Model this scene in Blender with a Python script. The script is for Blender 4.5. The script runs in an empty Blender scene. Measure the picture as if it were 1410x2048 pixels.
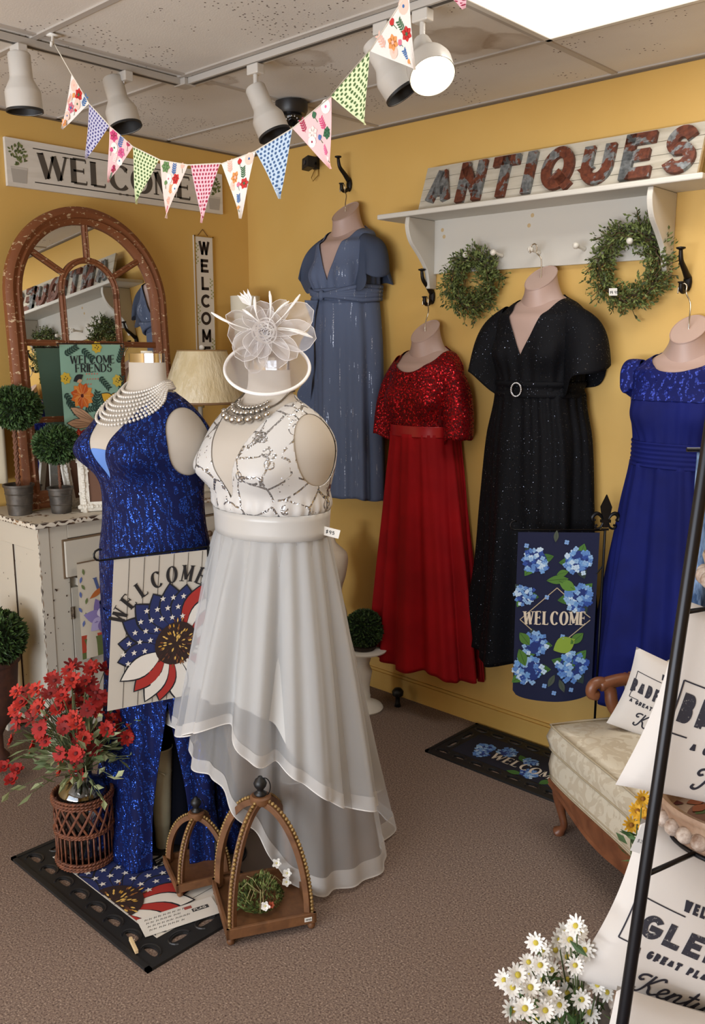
import bpy, math, random
from mathutils import Vector, Matrix, noise
random.seed(7)
PI = math.pi
sc = bpy.context.scene
COL = sc.collection
V = Vector

# ---------------------------------------------------------------- camera, light, exposure
cam_d = bpy.data.cameras.new('camera'); cam = bpy.data.objects.new('camera', cam_d); COL.objects.link(cam)
cam_d.sensor_fit = 'VERTICAL'; cam_d.sensor_height = 36; cam_d.sensor_width = 24.8
cam_d.lens = 1767 / 2048 * 36; cam_d.clip_start = .02
PITCH, HEAD = math.radians(10.704), math.radians(43.14)
cam.location = (3.9727, -3.3785, 1.8127)
cam.rotation_euler = (PI / 2 - PITCH, 0, HEAD)
sc.camera = cam
sc.view_settings.view_transform = 'Standard'; sc.view_settings.look = 'None'
sc.view_settings.gamma = 1; sc.view_settings.use_curve_mapping = False
sc.view_settings.exposure = -0.08

world = bpy.data.worlds.new('daylight'); sc.world = world; world.use_nodes = True
world.node_tree.nodes['Background'].inputs[0].default_value = (.62, .76, 1, 1)
world.node_tree.nodes['Background'].inputs[1].default_value = 1.2

def area(name, loc, rot, sx, sy, power, col):
    l = bpy.data.lights.new(name, 'AREA'); l.shape = 'RECTANGLE'; l.size = sx; l.size_y = sy
    l.energy = power; l.color = col
    o = bpy.data.objects.new(name, l); o.location = loc; o.rotation_euler = rot; COL.objects.link(o); return o
WIN_POWER, TROFFER_POWER, SPOT_POWER = 128, 13, 15
# daylight through the shop window in the front wall
area('window_daylight', (2.6, -5.93, 1.45), (-PI / 2, 0, PI), 4.2, 1.9, WIN_POWER, (.84, .91, 1))
# added fill lamp low at the window, aimed up to brighten the ceiling
area('ceiling_fill', (2.6, -5.9, .75), (-PI / 2 - .75, 0, PI), 4.2, .5, 110, (.97, .97, .97))

# ---------------------------------------------------------------- helpers
MATS = {}
def nm(name):
    m = bpy.data.materials.new(name); m.use_nodes = True
    nt = m.node_tree; return m, nt, nt.nodes['Principled BSDF']
def node(nt, t, **k):
    n = nt.nodes.new(t)
    for a, b in k.items(): setattr(n, a, b)
    return n
def srgb(c):
    if isinstance(c, str): c = tuple(int(c[i:i + 2], 16) for i in (0, 2, 4))
    return tuple(((v / 255) / 12.92 if v <= 10 else ((v / 255 + .055) / 1.055) ** 2.4) for v in c) + (1,)
def plain(hexc, rough=.7, metal=0, **k):
    key = (hexc, rough, metal, tuple(sorted(k.items())))
    if key in MATS: return MATS[key]
    m, nt, b = nm('paint_' + str(len(MATS)))
    b.inputs['Base Color'].default_value = srgb(hexc); b.inputs['Roughness'].default_value = rough
    b.inputs['Metallic'].default_value = metal
    for a, v in k.items():
        b.inputs[a.replace('_', ' ')].default_value = v
    MATS[key] = m; return m
def coords(nt, scale=(1, 1, 1)):
    g = node(nt, 'ShaderNodeNewGeometry'); mp = node(nt, 'ShaderNodeMapping'); mp.inputs['Scale'].default_value = scale
    nt.links.new(g.outputs['Position'], mp.inputs['Vector']); return mp.outputs[0]
def noise_n(nt, vec, scale, detail=3, rough=.5, dist=0):
    n = node(nt, 'ShaderNodeTexNoise'); n.inputs['Scale'].default_value = scale; n.inputs['Detail'].default_value = detail
    n.inputs['Roughness'].default_value = rough; n.inputs['Distortion'].default_value = dist
    nt.links.new(vec, n.inputs['Vector']); return n
def ramp(nt, fac, stops, interp='LINEAR'):
    r = node(nt, 'ShaderNodeValToRGB'); r.color_ramp.interpolation = interp
    el = r.color_ramp.elements
    while len(el) < len(stops): el.new(.5)
    for e, (p, c) in zip(el, stops):
        e.position = p; e.color = srgb(c) if isinstance(c, str) else (c, c, c, 1)
    nt.links.new(fac, r.inputs[0]); return r.outputs[0]
def mixc(nt, fac, a, b):
    m = node(nt, 'ShaderNodeMix', data_type='RGBA')
    for s, v in ((0, fac), (6, a), (7, b)):
        if isinstance(v, (float, int)): m.inputs[s].default_value = v
        elif isinstance(v, str): m.inputs[s].default_value = srgb(v)
        else: nt.links.new(v, m.inputs[s])
    return m.outputs[2]
def mth(nt, op, a, b=None, c=None):
    m = node(nt, 'ShaderNodeMath', operation=op)
    for i, v in enumerate((a, b, c)):
        if v is None: continue
        if isinstance(v, (int, float)): m.inputs[i].default_value = v
        else: nt.links.new(v, m.inputs[i])
    return m.outputs[0]
def bump(nt, b, h, strength=.3, dist=.002):
    n = node(nt, 'ShaderNodeBump'); n.inputs['Strength'].default_value = strength; n.inputs['Distance'].default_value = dist
    nt.links.new(h, n.inputs['Height']); nt.links.new(n.outputs[0], b.inputs['Normal']); return n

def mottled(name, c1, c2, scale=8, rough=.7, metal=0, stretch=(1, 1, 1), bmp=.15, lo=.35, hi=.65, bdist=.002):
    m, nt, b = nm(name); v = coords(nt, stretch); n = noise_n(nt, v, scale, 6, .6)
    nt.links.new(ramp(nt, n.outputs[0], [(lo, c1), (hi, c2)]), b.inputs['Base Color'])
    b.inputs['Roughness'].default_value = rough; b.inputs['Metallic'].default_value = metal
    if bmp: bump(nt, b, n.outputs[0], bmp, bdist)
    return m
def fabric(name, col, rough=.85, sheen=0, c2=None, weave=700, spec=.2):
    m, nt, b = nm(name); v = coords(nt); n = noise_n(nt, v, weave, 2)
    if c2:
        n2 = noise_n(nt, v, 5, 3)
        nt.links.new(ramp(nt, n2.outputs[0], [(.35, col), (.65, c2)]), b.inputs['Base Color'])
    else: b.inputs['Base Color'].default_value = srgb(col)
    b.inputs['Roughness'].default_value = rough; b.inputs['Specular IOR Level'].default_value = spec
    bump(nt, b, n.outputs[0], .15, .0006); return m
def sequin(name, dark, light, scale=230, spread=.9, rough=.22, metal=.75, mask=None, under=None, thr=None):
    """fabric set with small discs, each facing its own way"""
    m, nt, b = nm(name); v = coords(nt)
    vo = node(nt, 'ShaderNodeTexVoronoi'); vo.inputs['Scale'].default_value = scale; nt.links.new(v, vo.inputs['Vector'])
    sep = node(nt, 'ShaderNodeSeparateColor'); nt.links.new(vo.outputs['Color'], sep.inputs[0])
    col = ramp(nt, sep.outputs[0], [(0, dark), (1, light)])
    g = node(nt, 'ShaderNodeNewGeometry')
    sub = node(nt, 'ShaderNodeVectorMath', operation='SUBTRACT'); nt.links.new(vo.outputs['Color'], sub.inputs[0]); sub.inputs[1].default_value = (.5, .5, .5)
    sca = node(nt, 'ShaderNodeVectorMath', operation='SCALE'); nt.links.new(sub.outputs[0], sca.inputs[0]); sca.inputs['Scale'].default_value = spread
    add = node(nt, 'ShaderNodeVectorMath', operation='ADD'); nt.links.new(sca.outputs[0], add.inputs[0]); nt.links.new(g.outputs['Normal'], add.inputs[1])
    nrm = node(nt, 'ShaderNodeVectorMath', operation='NORMALIZE'); nt.links.new(add.outputs[0], nrm.inputs[0])
    disc = mth(nt, 'LESS_THAN', vo.outputs['Distance'], .55)
    if thr is not None: disc = mth(nt, 'MULTIPLY', disc, mth(nt, 'GREATER_THAN', sep.outputs[1], thr))
    if mask == 'strands':
        w = node(nt, 'ShaderNodeTexWave', wave_type='BANDS', bands_direction='DIAGONAL'); w.inputs['Scale'].default_value = 17
        w.inputs['Distortion'].default_value = 16; w.inputs['Detail'].default_value = 3; w.inputs['Detail Scale'].default_value = 1.3
        nt.links.new(coords(nt, (1, 1, .38)), w.inputs['Vector']); disc = mth(nt, 'MULTIPLY', disc, mth(nt, 'GREATER_THAN', w.outputs['Fac'], .5))
    if mask == 'bands':
        n = noise_n(nt, v, 9, 2)
        w = node(nt, 'ShaderNodeTexWave', wave_type='BANDS', bands_direction='X'); w.inputs['Scale'].default_value = 9
        w.inputs['Distortion'].default_value = 14; w.inputs['Detail'].default_value = 2; w.inputs['Detail Scale'].default_value = 1.6
        nt.links.new(v, w.inputs['Vector']); disc = mth(nt, 'MULTIPLY', disc, mth(nt, 'GREATER_THAN', w.outputs['Fac'], .62))
    nt.links.new(mixc(nt, disc, under or dark, col), b.inputs['Base Color'])
    nt.links.new(mth(nt, 'MULTIPLY', disc, metal), b.inputs['Metallic'])
    nt.links.new(mth(nt, 'MULTIPLY_ADD', disc, rough - .75, .75), b.inputs['Roughness'])
    mv = node(nt, 'ShaderNodeMix', data_type='VECTOR'); nt.links.new(disc, mv.inputs[0]); nt.links.new(g.outputs['Normal'], mv.inputs[4]); nt.links.new(nrm.outputs[0], mv.inputs[5])
    b.inputs['Specular IOR Level'].default_value = .2
    nt.links.new(mv.outputs[1], b.inputs['Normal']); return m
def sheer(name, col, alpha, rough=.7):
    m, nt, b = nm(name); b.inputs['Base Color'].default_value = srgb(col); b.inputs['Roughness'].default_value = rough
    tr = node(nt, 'ShaderNodeBsdfTransparent'); tl = node(nt, 'ShaderNodeBsdfTranslucent'); tl.inputs[0].default_value = srgb(col)
    m1 = node(nt, 'ShaderNodeMixShader'); m1.inputs[0].default_value = .45
    nt.links.new(b.outputs[0], m1.inputs[1]); nt.links.new(tl.outputs[0], m1.inputs[2])
    m2 = node(nt, 'ShaderNodeMixShader'); m2.inputs[0].default_value = alpha
    nt.links.new(tr.outputs[0], m2.inputs[1]); nt.links.new(m1.outputs[0], m2.inputs[2])
    nt.links.new(m2.outputs[0], nt.nodes['Material Output'].inputs[0]); return m

def thin_glass(name, tint, refl=.12):
    m, nt, b = nm(name); tr = node(nt, 'ShaderNodeBsdfTransparent'); tr.inputs[0].default_value = srgb(tint)
    gl = node(nt, 'ShaderNodeBsdfGlossy'); gl.inputs['Roughness'].default_value = .05; lw = node(nt, 'ShaderNodeLayerWeight'); lw.inputs[0].default_value = .35
    mx = node(nt, 'ShaderNodeMixShader'); nt.links.new(mth(nt, 'MULTIPLY_ADD', lw.outputs['Facing'], .5, refl), mx.inputs[0]); nt.links.new(tr.outputs[0], mx.inputs[1]); nt.links.new(gl.outputs[0], mx.inputs[2])
    nt.links.new(mx.outputs[0], nt.nodes['Material Output'].inputs[0]); return m
class MB:
    def __init__(s): s.v = []; s.f = []; s.m = []; s.mats = []
    def mi(s, mat):
        if mat not in s.mats: s.mats.append(mat)
        return s.mats.index(mat)
    def add(s, vs, fs, mat):
        k = len(s.v); i = s.mi(mat); s.v.extend([tuple(p) for p in vs])
        for f in fs: s.f.append([k + a for a in f]); s.m.append(i)
    def box(s, lo, hi, mat, F=None):
        x0, y0, z0 = lo; x1, y1, z1 = hi
        vs = [(x0, y0, z0), (x1, y0, z0), (x1, y1, z0), (x0, y1, z0), (x0, y0, z1), (x1, y0, z1), (x1, y1, z1), (x0, y1, z1)]
        if F: vs = [F(*p) for p in vs]
        s.add(vs, [(0, 3, 2, 1), (4, 5, 6, 7), (0, 1, 5, 4), (1, 2, 6, 5), (2, 3, 7, 6), (3, 0, 4, 7)], mat)
    def tube(s, pts, r, mat, n=8, cap=True, closed=False):
        pts = [V(p) for p in pts]; N = len(pts); rr = r if isinstance(r, (list, tuple)) else [r] * N
        vs = []; t0 = None; up = None
        for i, p in enumerate(pts):
            if closed: t = pts[(i + 1) % N] - pts[i - 1]
            else: t = pts[min(i + 1, N - 1)] - pts[max(i - 1, 0)]
            if t.length < 1e-9: t = V((0, 0, 1))
            t.normalize()
            if up is None: up = V((0, 0, 1)) if abs(t.z) < .9 else V((1, 0, 0))
            a = t.cross(up)
            if a.length < 1e-6: a = t.orthogonal()
            a.normalize(); b = a.cross(t).normalized(); up = b
            for j in range(n):
                th = 2 * PI * j / n; vs.append(p + (a * math.cos(th) + b * math.sin(th)) * rr[i])
        fs = []
        for i in range(N if closed else N - 1):
            for j in range(n):
                i2 = (i + 1) % N; fs.append((i * n + j, i * n + (j + 1) % n, i2 * n + (j + 1) % n, i2 * n + j))
        if cap and not closed: fs += [tuple(range(n))[::-1], tuple((N - 1) * n + j for j in range(n))]
        s.add(vs, fs, mat)
    def lathe(s, prof, c, mat, n=32, axis=None, cap=(True, True)):
        """prof: list of (radius, height) along axis through c"""
        c = V(c); ax = V(axis or (0, 0, 1)).normalized(); a = ax.orthogonal().normalized() if abs(ax.z) < .999 else V((1, 0, 0)); b = ax.cross(a)
        vs = []
        for r, h in prof:
            for j in range(n):
                th = 2 * PI * j / n; vs.append(c + ax * h + (a * math.cos(th) + b * math.sin(th)) * r)
        fs = [(i * n + j, i * n + (j + 1) % n, (i + 1) * n + (j + 1) % n, (i + 1) * n + j) for i in range(len(prof) - 1) for j in range(n)]
        if cap[0] and prof[0][0] > 1e-4: fs.append(tuple(range(n))[::-1])
        if cap[1] and prof[-1][0] > 1e-4: fs.append(tuple((len(prof) - 1) * n + j for j in range(n)))
        s.add(vs, fs, mat)
    def ball(s, c, r, mat, n=8, sc=(1, 1, 1)):
        vs = []; m = n // 2
        for i in range(m + 1):
            ph = PI * i / m
            for j in range(n):
                th = 2 * PI * j / n; vs.append((c[0] + r * sc[0] * math.sin(ph) * math.cos(th), c[1] + r * sc[1] * math.sin(ph) * math.sin(th), c[2] + r * sc[2] * math.cos(ph)))
        s.add(vs, [(i * n + j, (i + 1) * n + j, (i + 1) * n + (j + 1) % n, i * n + (j + 1) % n) for i in range(m) for j in range(n)], mat)
    def grid(s, fn, nu, nv, mat, wrap=False, keep=None):
        """fn(u,v) in 0..1 -> point; keep(point,u,v)>0 clips the faces cleanly along keep=0"""
        P = [[V(fn(i / nu, j / nv)) for i in range(nu + (0 if wrap else 1))] for j in range(nv + 1)]
        if not keep:
            W = len(P[0]); s.add([p for r in P for p in r], [(j * W + i, j * W + (i + 1) % W, (j + 1) * W + (i + 1) % W, (j + 1) * W + i) for j in range(nv) for i in range(nu)], mat); return
        K = [[keep(P[j][i], i / nu, j / nv) for i in range(len(P[0]))] for j in range(nv + 1)]
        W = len(P[0]); idx = {}; vs = []; fs = []
        def vert(key, p):
            if key not in idx: idx[key] = len(vs); vs.append(p)
            return idx[key]
        for j in range(nv):
            for i in range(nu):
                q = [(j, i), (j, (i + 1) % W), (j + 1, (i + 1) % W), (j + 1, i)]; k = [K[a][b] for a, b in q]
                if max(k) <= 0: continue
                out = []
                for e in range(4):
                    a, b = q[e], q[(e + 1) % 4]; ka, kb = k[e], k[(e + 1) % 4]
                    if ka > 0: out.append(vert(a, P[a[0]][a[1]]))
                    if (ka > 0) != (kb > 0):
                        t = ka / (ka - kb); out.append(vert((min(a, b), max(a, b)), P[a[0]][a[1]].lerp(P[b[0]][b[1]], t)))
                if len(out) >= 3: fs.append(out)
        s.add(vs, fs, mat)

def new(name, mb, parent=None, smooth=False, solid=0, offset=0, bevel=0, autos=None, subsurf=0):
    me = bpy.data.meshes.new(name); me.from_pydata(mb.v, [], mb.f)
    for m in mb.mats: me.materials.append(m)
    me.polygons.foreach_set('material_index', mb.m)
    if smooth: me.polygons.foreach_set('use_smooth', [True] * len(me.polygons))
    me.update()
    o = bpy.data.objects.new(name, me); COL.objects.link(o)
    if parent is not None:
        o.parent = parent; o.matrix_parent_inverse = Matrix.Translation(-parent_loc(parent))
    if bevel:
        b = o.modifiers.new('bevel', 'BEVEL'); b.width = bevel; b.segments = 2; b.limit_method = 'ANGLE'
    if subsurf:
        b = o.modifiers.new('sub', 'SUBSURF'); b.levels = b.render_levels = subsurf
    if solid:
        b = o.modifiers.new('solid', 'SOLIDIFY'); b.thickness = solid; b.offset = offset
    if autos is not None and smooth:
        try: me.set_sharp_from_angle(angle=autos)
        except Exception: pass
    return o
def parent_loc(p):
    return V((0, 0, 0)) if p.parent else V(p.location)
def thing(name, label, cat, loc=(0, 0, 0), group=None):
    o = bpy.data.objects.new(name, None); COL.objects.link(o); o.location = loc; o.empty_display_size = .05
    o['label'] = label; o['category'] = cat
    if group: o['group'] = group
    return o
def tag(o, label, cat, group=None, kind=None):
    o['label'] = label; o['category'] = cat
    if group: o['group'] = group
    if kind: o['kind'] = kind
    return o
def struct(name, mb, **k):
    o = new(name, mb, **k); o['kind'] = 'structure'; return o

def frame(o, right, up):
    """local (u right, v up, w out of the face) -> world"""
    o = V(o); r = V(right).normalized(); n = r.cross(V(up)).normalized(); u = n.cross(r).normalized()
    return lambda a, b, c=0: o + r * a + u * b + n * c
def spline(pts, n):
    """Catmull-Rom through the points (tuples of any length)"""
    out = []
    P = [pts[0]] + list(pts) + [pts[-1]]
    for i in range(1, len(P) - 2):
        for k in range(n):
            t = k / n; a, b, c, d = P[i - 1], P[i], P[i + 1], P[i + 2]
            out.append(tuple(.5 * (2 * b[q] + (c[q] - a[q]) * t + (2 * a[q] - 5 * b[q] + 4 * c[q] - d[q]) * t * t + (3 * b[q] - a[q] - 3 * c[q] + d[q]) * t ** 3) for q in range(len(b))))
    out.append(tuple(pts[-1])); return out
def interp(tab, x):
    """monotone table lookup [(x, v...)] with smooth blending"""
    if (tab[0][0] > tab[-1][0]): tab = tab[::-1]
    if x <= tab[0][0]: return tab[0][1:]
    for i in range(len(tab) - 1):
        if x <= tab[i + 1][0]:
            x0, x1 = tab[i][0], tab[i + 1][0]; t = (x - x0) / (x1 - x0)
            a = tab[max(i - 1, 0)]; d = tab[min(i + 2, len(tab) - 1)]; b, c = tab[i], tab[i + 1]; out = []
            for q in range(1, len(b)):
                m0 = (c[q] - a[q]) / max(c[0] - a[0], 1e-6) * (x1 - x0); m1 = (d[q] - b[q]) / max(d[0] - b[0], 1e-6) * (x1 - x0)
                t2, t3 = t * t, t ** 3
                out.append((2 * t3 - 3 * t2 + 1) * b[q] + (t3 - 2 * t2 + t) * m0 + (-2 * t3 + 3 * t2) * c[q] + (t3 - t2) * m1)
            return tuple(out)
    return tab[-1][1:]
def sm(a, b, x):
    t = min(1, max(0, (x - a) / (b - a))); return t * t * (3 - 2 * t)

# ---- lettering drawn as strokes
def arc(cx, cy, rx, ry, a0, a1, n=14): return [(cx + rx * math.cos(math.radians(a0 + (a1 - a0) * i / n)), cy + ry * math.sin(math.radians(a0 + (a1 - a0) * i / n))) for i in range(n + 1)]
GL = {
 'A': (.8, [[(0, 0), (.4, 1)], [(.4, 1), (.8, 0)], [(.14, .33), (.66, .33)]]),
 'B': (.62, [[(0, 0), (0, 1)], [(0, 1)] + arc(.3, .76, .26, .24, 90, -90) + [(0, .52)], [(0, .52)] + arc(.32, .26, .3, .26, 90, -90) + [(0, 0)]]),
 'C': (.74, [arc(.42, .5, .42, .5, 42, 318, 22)]),
 'D': (.72, [[(0, 0), (0, 1)], [(0, 1)] + arc(.26, .5, .46, .5, 90, -90, 18) + [(0, 0)]]),
 'E': (.58, [[(0, 0), (0, 1)], [(0, 1), (.56, 1)], [(0, .52), (.46, .52)], [(0, 0), (.58, 0)]]),
 'F': (.56, [[(0, 0), (0, 1)], [(0, 1), (.56, 1)], [(0, .5), (.44, .5)]]),
 'G': (.76, [arc(.42, .5, .42, .5, 42, 330, 22) + [(.8, .45)], [(.48, .45), (.8, .45)]]),
 'I': (.0, [[(0, 0), (0, 1)]]),
 'K': (.66, [[(0, 0), (0, 1)], [(.62, 1), (0, .42)], [(.18, .58), (.66, 0)]]),
 'L': (.54, [[(0, 0), (0, 1)], [(0, 0), (.54, 0)]]),
 'M': (.9, [[(0, 0), (0, 1)], [(0, 1), (.45, .12)], [(.45, .12), (.9, 1)], [(.9, 1), (.9, 0)]]),
 'N': (.72, [[(0, 0), (0, 1)], [(0, 1), (.72, 0)], [(.72, 0), (.72, 1)]]),
 'O': (.84, [arc(.42, .5, .42, .5, 0, 360, 30)]),
 'P': (.6, [[(0, 0), (0, 1)], [(0, 1)] + arc(.3, .73, .3, .27, 90, -90) + [(0, .46)]]),
 'Q': (.84, [arc(.42, .5, .42, .5, 0, 360, 30), [(.5, .25), (.84, -.02)]]),
 'R': (.64, [[(0, 0), (0, 1)], [(0, 1)] + arc(.32, .74, .28, .26, 90, -90) + [(0, .48)], [(.28, .48), (.64, 0)]]),
 'S': (.6, [[(.57, .82)] + arc(.31, .745, .26, .255, 25, 235, 12)[1:] + arc(.29, .27, .29, .27, 62, -160, 14) ]),
 'T': (.66, [[(.33, 0), (.33, 1)], [(0, 1), (.66, 1)]]),
 'U': (.68, [[(0, 1), (0, .34)] + arc(.34, .34, .34, .34, 180, 360, 14) + [(.68, 1)]]),
 'W': (1.1, [[(0, 1), (.28, 0)], [(.28, 0), (.55, .95)], [(.55, .95), (.82, 0)], [(.82, 0), (1.1, 1)]]),
 'Y': (.7, [[(0, 1), (.35, .45)], [(.7, 1), (.35, .45)], [(.35, .45), (.35, 0)]]),
 'H': (.7, [[(0, 0), (0, 1)], [(.7, 0), (.7, 1)], [(0, .5), (.7, .5)]]),
 '1': (.2, [[(0, .8), (.2, 1), (.2, 0)]]), '2': (.5, [arc(.25, .75, .25, .25, 170, -30, 10) + [(0, 0), (.5, 0)]]),
 '$': (.5, [[(.48, .8)] + arc(.26, .72, .22, .2, 25, 235, 8) + arc(.24, .28, .22, .22, 60, -160, 8), [(.25, -.05), (.25, 1.05)]]),
 '9': (.5, [arc(.25, .72, .25, .27, 0, 360, 14), [(.5, .72), (.4, 0)]]), '5': (.5, [[(.45, 1), (.06, 1), (.04, .55)] + arc(.22, .32, .26, .3, 100, -150, 10)]),
 '-': (.4, [[(0, .5), (.4, .5)]]),
}
def ribbon(mb, pts, hw, F, mat, w=0, depth=0, xf=None):
    """flat stroke along 2-D points; hw number or list; extruded by depth when given"""
    N = len(pts); closed = N > 3 and math.dist(pts[0], pts[-1]) < 1e-6
    L = []; Rr = []
    for i in range(N):
        if closed: a, b = pts[(i - 1) % (N - 1)], pts[(i + 1) % (N - 1)] if i < N - 1 else pts[1]
        else: a, b = pts[max(i - 1, 0)], pts[min(i + 1, N - 1)]
        dx, dy = b[0] - a[0], b[1] - a[1]; l = math.hypot(dx, dy) or 1
        h = hw[i] if isinstance(hw, (list, tuple)) else hw
        nx, ny = -dy / l * h, dx / l * h
        if not closed and 0 < i < N - 1:   # mitre
            d1 = (pts[i][0] - a[0], pts[i][1] - a[1]); l1 = math.hypot(*d1) or 1
            c = max(.6, abs((-d1[1] / l1) * nx / h + (d1[0] / l1) * ny / h)) if h else 1
            nx /= c; ny /= c
        L.append((pts[i][0] + nx, pts[i][1] + ny)); Rr.append((pts[i][0] - nx, pts[i][1] - ny))
    q = lambda p, z: F(*(xf(*p) if xf else p), z)
    if not depth:
        mb.add([q(p, w) for p in L] + [q(p, w) for p in Rr], [(i, N + i, N + i + 1, i + 1) for i in range(N - 1)], mat)
    else:
        vs = [q(p, w + depth) for p in L] + [q(p, w + depth) for p in Rr] + [q(p, w) for p in L] + [q(p, w) for p in Rr]
        fs = []
        for i in range(N - 1):
            fs += [(i, N + i, N + i + 1, i + 1), (i + 1, 2 * N + i + 1, 2 * N + i, i), (N + i, 3 * N + i, 3 * N + i + 1, N + i + 1)]
        fs += [(0, 2 * N, 3 * N, N), (N - 1, 2 * N - 1, 4 * N - 1, 3 * N - 1)]
        mb.add(vs, fs, mat)
def glyph(mb, ch, x, y, h, F, mat, wt=.08, serif=False, w=.0006, depth=0, wx=1, xf=None):
    if ch not in GL: return .35 * h
    gw, st = GL[ch]; t = wt
    tx = lambda px, py: (x + (px * wx * (1) + t) * h, y + (t + py * (1 - 2 * t)) * h if not serif else y + py * h)
    for k, s in enumerate(st):
        P = [tx(*p) for p in s]; straight = len(s) == 2
        if serif:
            def wd(a, b):
                dx, dy = b[0] - a[0], b[1] - a[1]; l = math.hypot(dx, dy) or 1; v = abs(dy) / l
                if straight and v > .3:
                    sl = (dx / l) * (1 if dy > 0 else -1)
                    if sl > .15 or (ch in 'NM' and k == 0) or (ch == 'N' and k == 2): return wt * .45
                    return wt * 1.15
                return wt * (.4 + .8 * v ** 1.5)
            H = [wd(s[max(i - 1, 0)], s[min(i + 1, len(s) - 1)]) * h for i in range(len(s))]
            ribbon(mb, P, H, F, mat, w, depth, xf)
            if straight:
                dx, dy = s[1][0] - s[0][0], s[1][1] - s[0][1]
                for e in (0, 1):
                    px, py = s[e]
                    if abs(dy) > .5:
                        if py not in (0, 1): continue
                        sh = [o for o in st if o is not s and any(math.dist(q, s[e]) < .02 for q in (o[0], o[-1])) and abs(o[0][0] - o[-1][0]) > .1 and len(o) == 2 and abs(o[0][1] - o[1][1]) > .3]
                        if sh and (py == 0 or ch == 'A'): continue
                        q = tx(px, py); ribbon(mb, [(q[0] - .15 * h, q[1] + (.02 if py == 0 else -.02) * h), (q[0] + .15 * h, q[1] + (.02 if py == 0 else -.02) * h)], .022 * h, F, mat, w, depth, xf)
                    elif e == 1 and px > .3:
                        q = tx(px, py); s2 = -1 if py == 1 else 1; ribbon(mb, [(q[0], q[1] + (-.1 * h if py == .5 or py == .52 else 0)), (q[0], q[1] + .13 * s2 * h)], .025 * h, F, mat, w, depth, xf)
            elif ch in 'CSG':
                for e in ((0, -1) if ch == 'S' else (0,)):
                    q = tx(*s[e]); ribbon(mb, [(q[0], q[1] - .09 * h), (q[0], q[1] + .12 * h)], .025 * h, F, mat, w, depth, xf)
        else:
            ext = wt * h
            if straight and abs(s[0][0] - s[1][0]) < .35 or ch in 'EFLT':
                a, b = P[0], P[-1]; l = math.dist(a, b) or 1
                if straight: P = [(a[0] - (b[0] - a[0]) / l * ext, a[1] - (b[1] - a[1]) / l * ext), (b[0] + (b[0] - a[0]) / l * ext, b[1] + (b[1] - a[1]) / l * ext)]
            ribbon(mb, P, wt * h, F, mat, w, depth, xf)
    return (gw * wx + 2 * t) * h
def text(mb, s, x, y, h, F, mat, wt=.08, serif=False, w=.0006, gap=.16, wx=1, xf=None, width=None):
    g = gap * h
    if width:
        fix = sum((2 * wt * h if c in GL else .35 * h) for c in s) + g * (len(s) - 1); var = sum(GL[c][0] * h for c in s if c in GL)
        wx = (width - fix) / var
        if wx > 1.25: wx = 1.25; g += (width - fix - 1.25 * var) / (len(s) - 1)
    cx = x
    for c in s: cx += glyph(mb, c, cx, y, h, F, mat, wt, serif, w, 0, wx, xf) + g
    return cx - g - x
CLIP = [None]
def clipped(pts):
    if not CLIP[0]: return pts
    x0, y0, x1, y1 = CLIP[0]
    for ax, s, lim in ((0, 1, x0), (0, -1, x1), (1, 1, y0), (1, -1, y1)):
        out = []
        for i in range(len(pts)):
            a, b = pts[i], pts[(i + 1) % len(pts)]; da, db = s * (a[ax] - lim), s * (b[ax] - lim)
            if da >= 0: out.append(a)
            if (da >= 0) != (db >= 0): t = da / (da - db); out.append((a[0] + (b[0] - a[0]) * t, a[1] + (b[1] - a[1]) * t))
        pts = out
        if len(pts) < 3: return []
    return pts
def poly(mb, pts, F, mat, w=.0004, xf=None):
    pts = clipped(pts)
    if len(pts) < 3: return
    mb.add([F(*(xf(*p) if xf else p), w) for p in pts], [tuple(range(len(pts)))], mat)
def petal(mb, x, y, ang, L, wd, F, mat, w=.0004, tip=1.0, n=7, xf=None):
    c, s = math.cos(ang), math.sin(ang); L1 = []; R1 = []
    for i in range(n + 1):
        t = i / n; ww = wd * math.sin(PI * t ** tip) if i not in (0, n) else 0
        L1.append((t * L, ww)); R1.append((t * L, -ww))
    T = lambda a, b: (x + a * c - b * s, y + a * s + b * c)
    if L < .03:
        poly(mb, [T(a, b) for a, b in L1 + R1[::-1][1:-1]], F, mat, w, xf); return
    for i in range(n):
        q = [L1[i], L1[i + 1], R1[i + 1], R1[i]]
        if i == 0: q = q[1:]
        if i == n - 1: q = [L1[i], L1[i + 1], R1[i]]
        poly(mb, [T(a, b) for a, b in q], F, mat, w, xf)
def disc(mb, x, y, r, F, mat, w=.0004, n=14, ry=None): poly(mb, [(x + r * math.cos(2 * PI * i / n), y + (ry or r) * math.sin(2 * PI * i / n)) for i in range(n)], F, mat, w)
def star(mb, x, y, r, F, mat, w, rot=0):
    pts = [(x + (r if k % 2 == 0 else r * .42) * math.sin(rot + PI * k / 5), y + (r if k % 2 == 0 else r * .42) * math.cos(rot + PI * k / 5)) for k in range(10)]
    if CLIP[0] and not (CLIP[0][0] < x - r and x + r < CLIP[0][2] and CLIP[0][1] < y - r and y + r < CLIP[0][3]): return
    mb.add([F(x, y, w)] + [F(*p, w) for p in pts], [(0, 1 + k, 1 + (k + 1) % 10) for k in range(10)], mat)
def leaf3(mb, p, d, up, L, W, mat):
    d = V(d).normalized(); s = d.cross(V(up))
    if s.length < 1e-4: s = d.orthogonal()
    s.normalize(); n = s.cross(d); p = V(p)
    mb.add([p, p + d * L * .5 + s * W * .5 + n * W * .15, p + d * L, p + d * L * .5 - s * W * .5 + n * W * .15, p + d * L * .5 - n * W * .05], [(0, 4, 1), (1, 4, 2), (2, 4, 3), (3, 4, 0)], mat)
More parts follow.
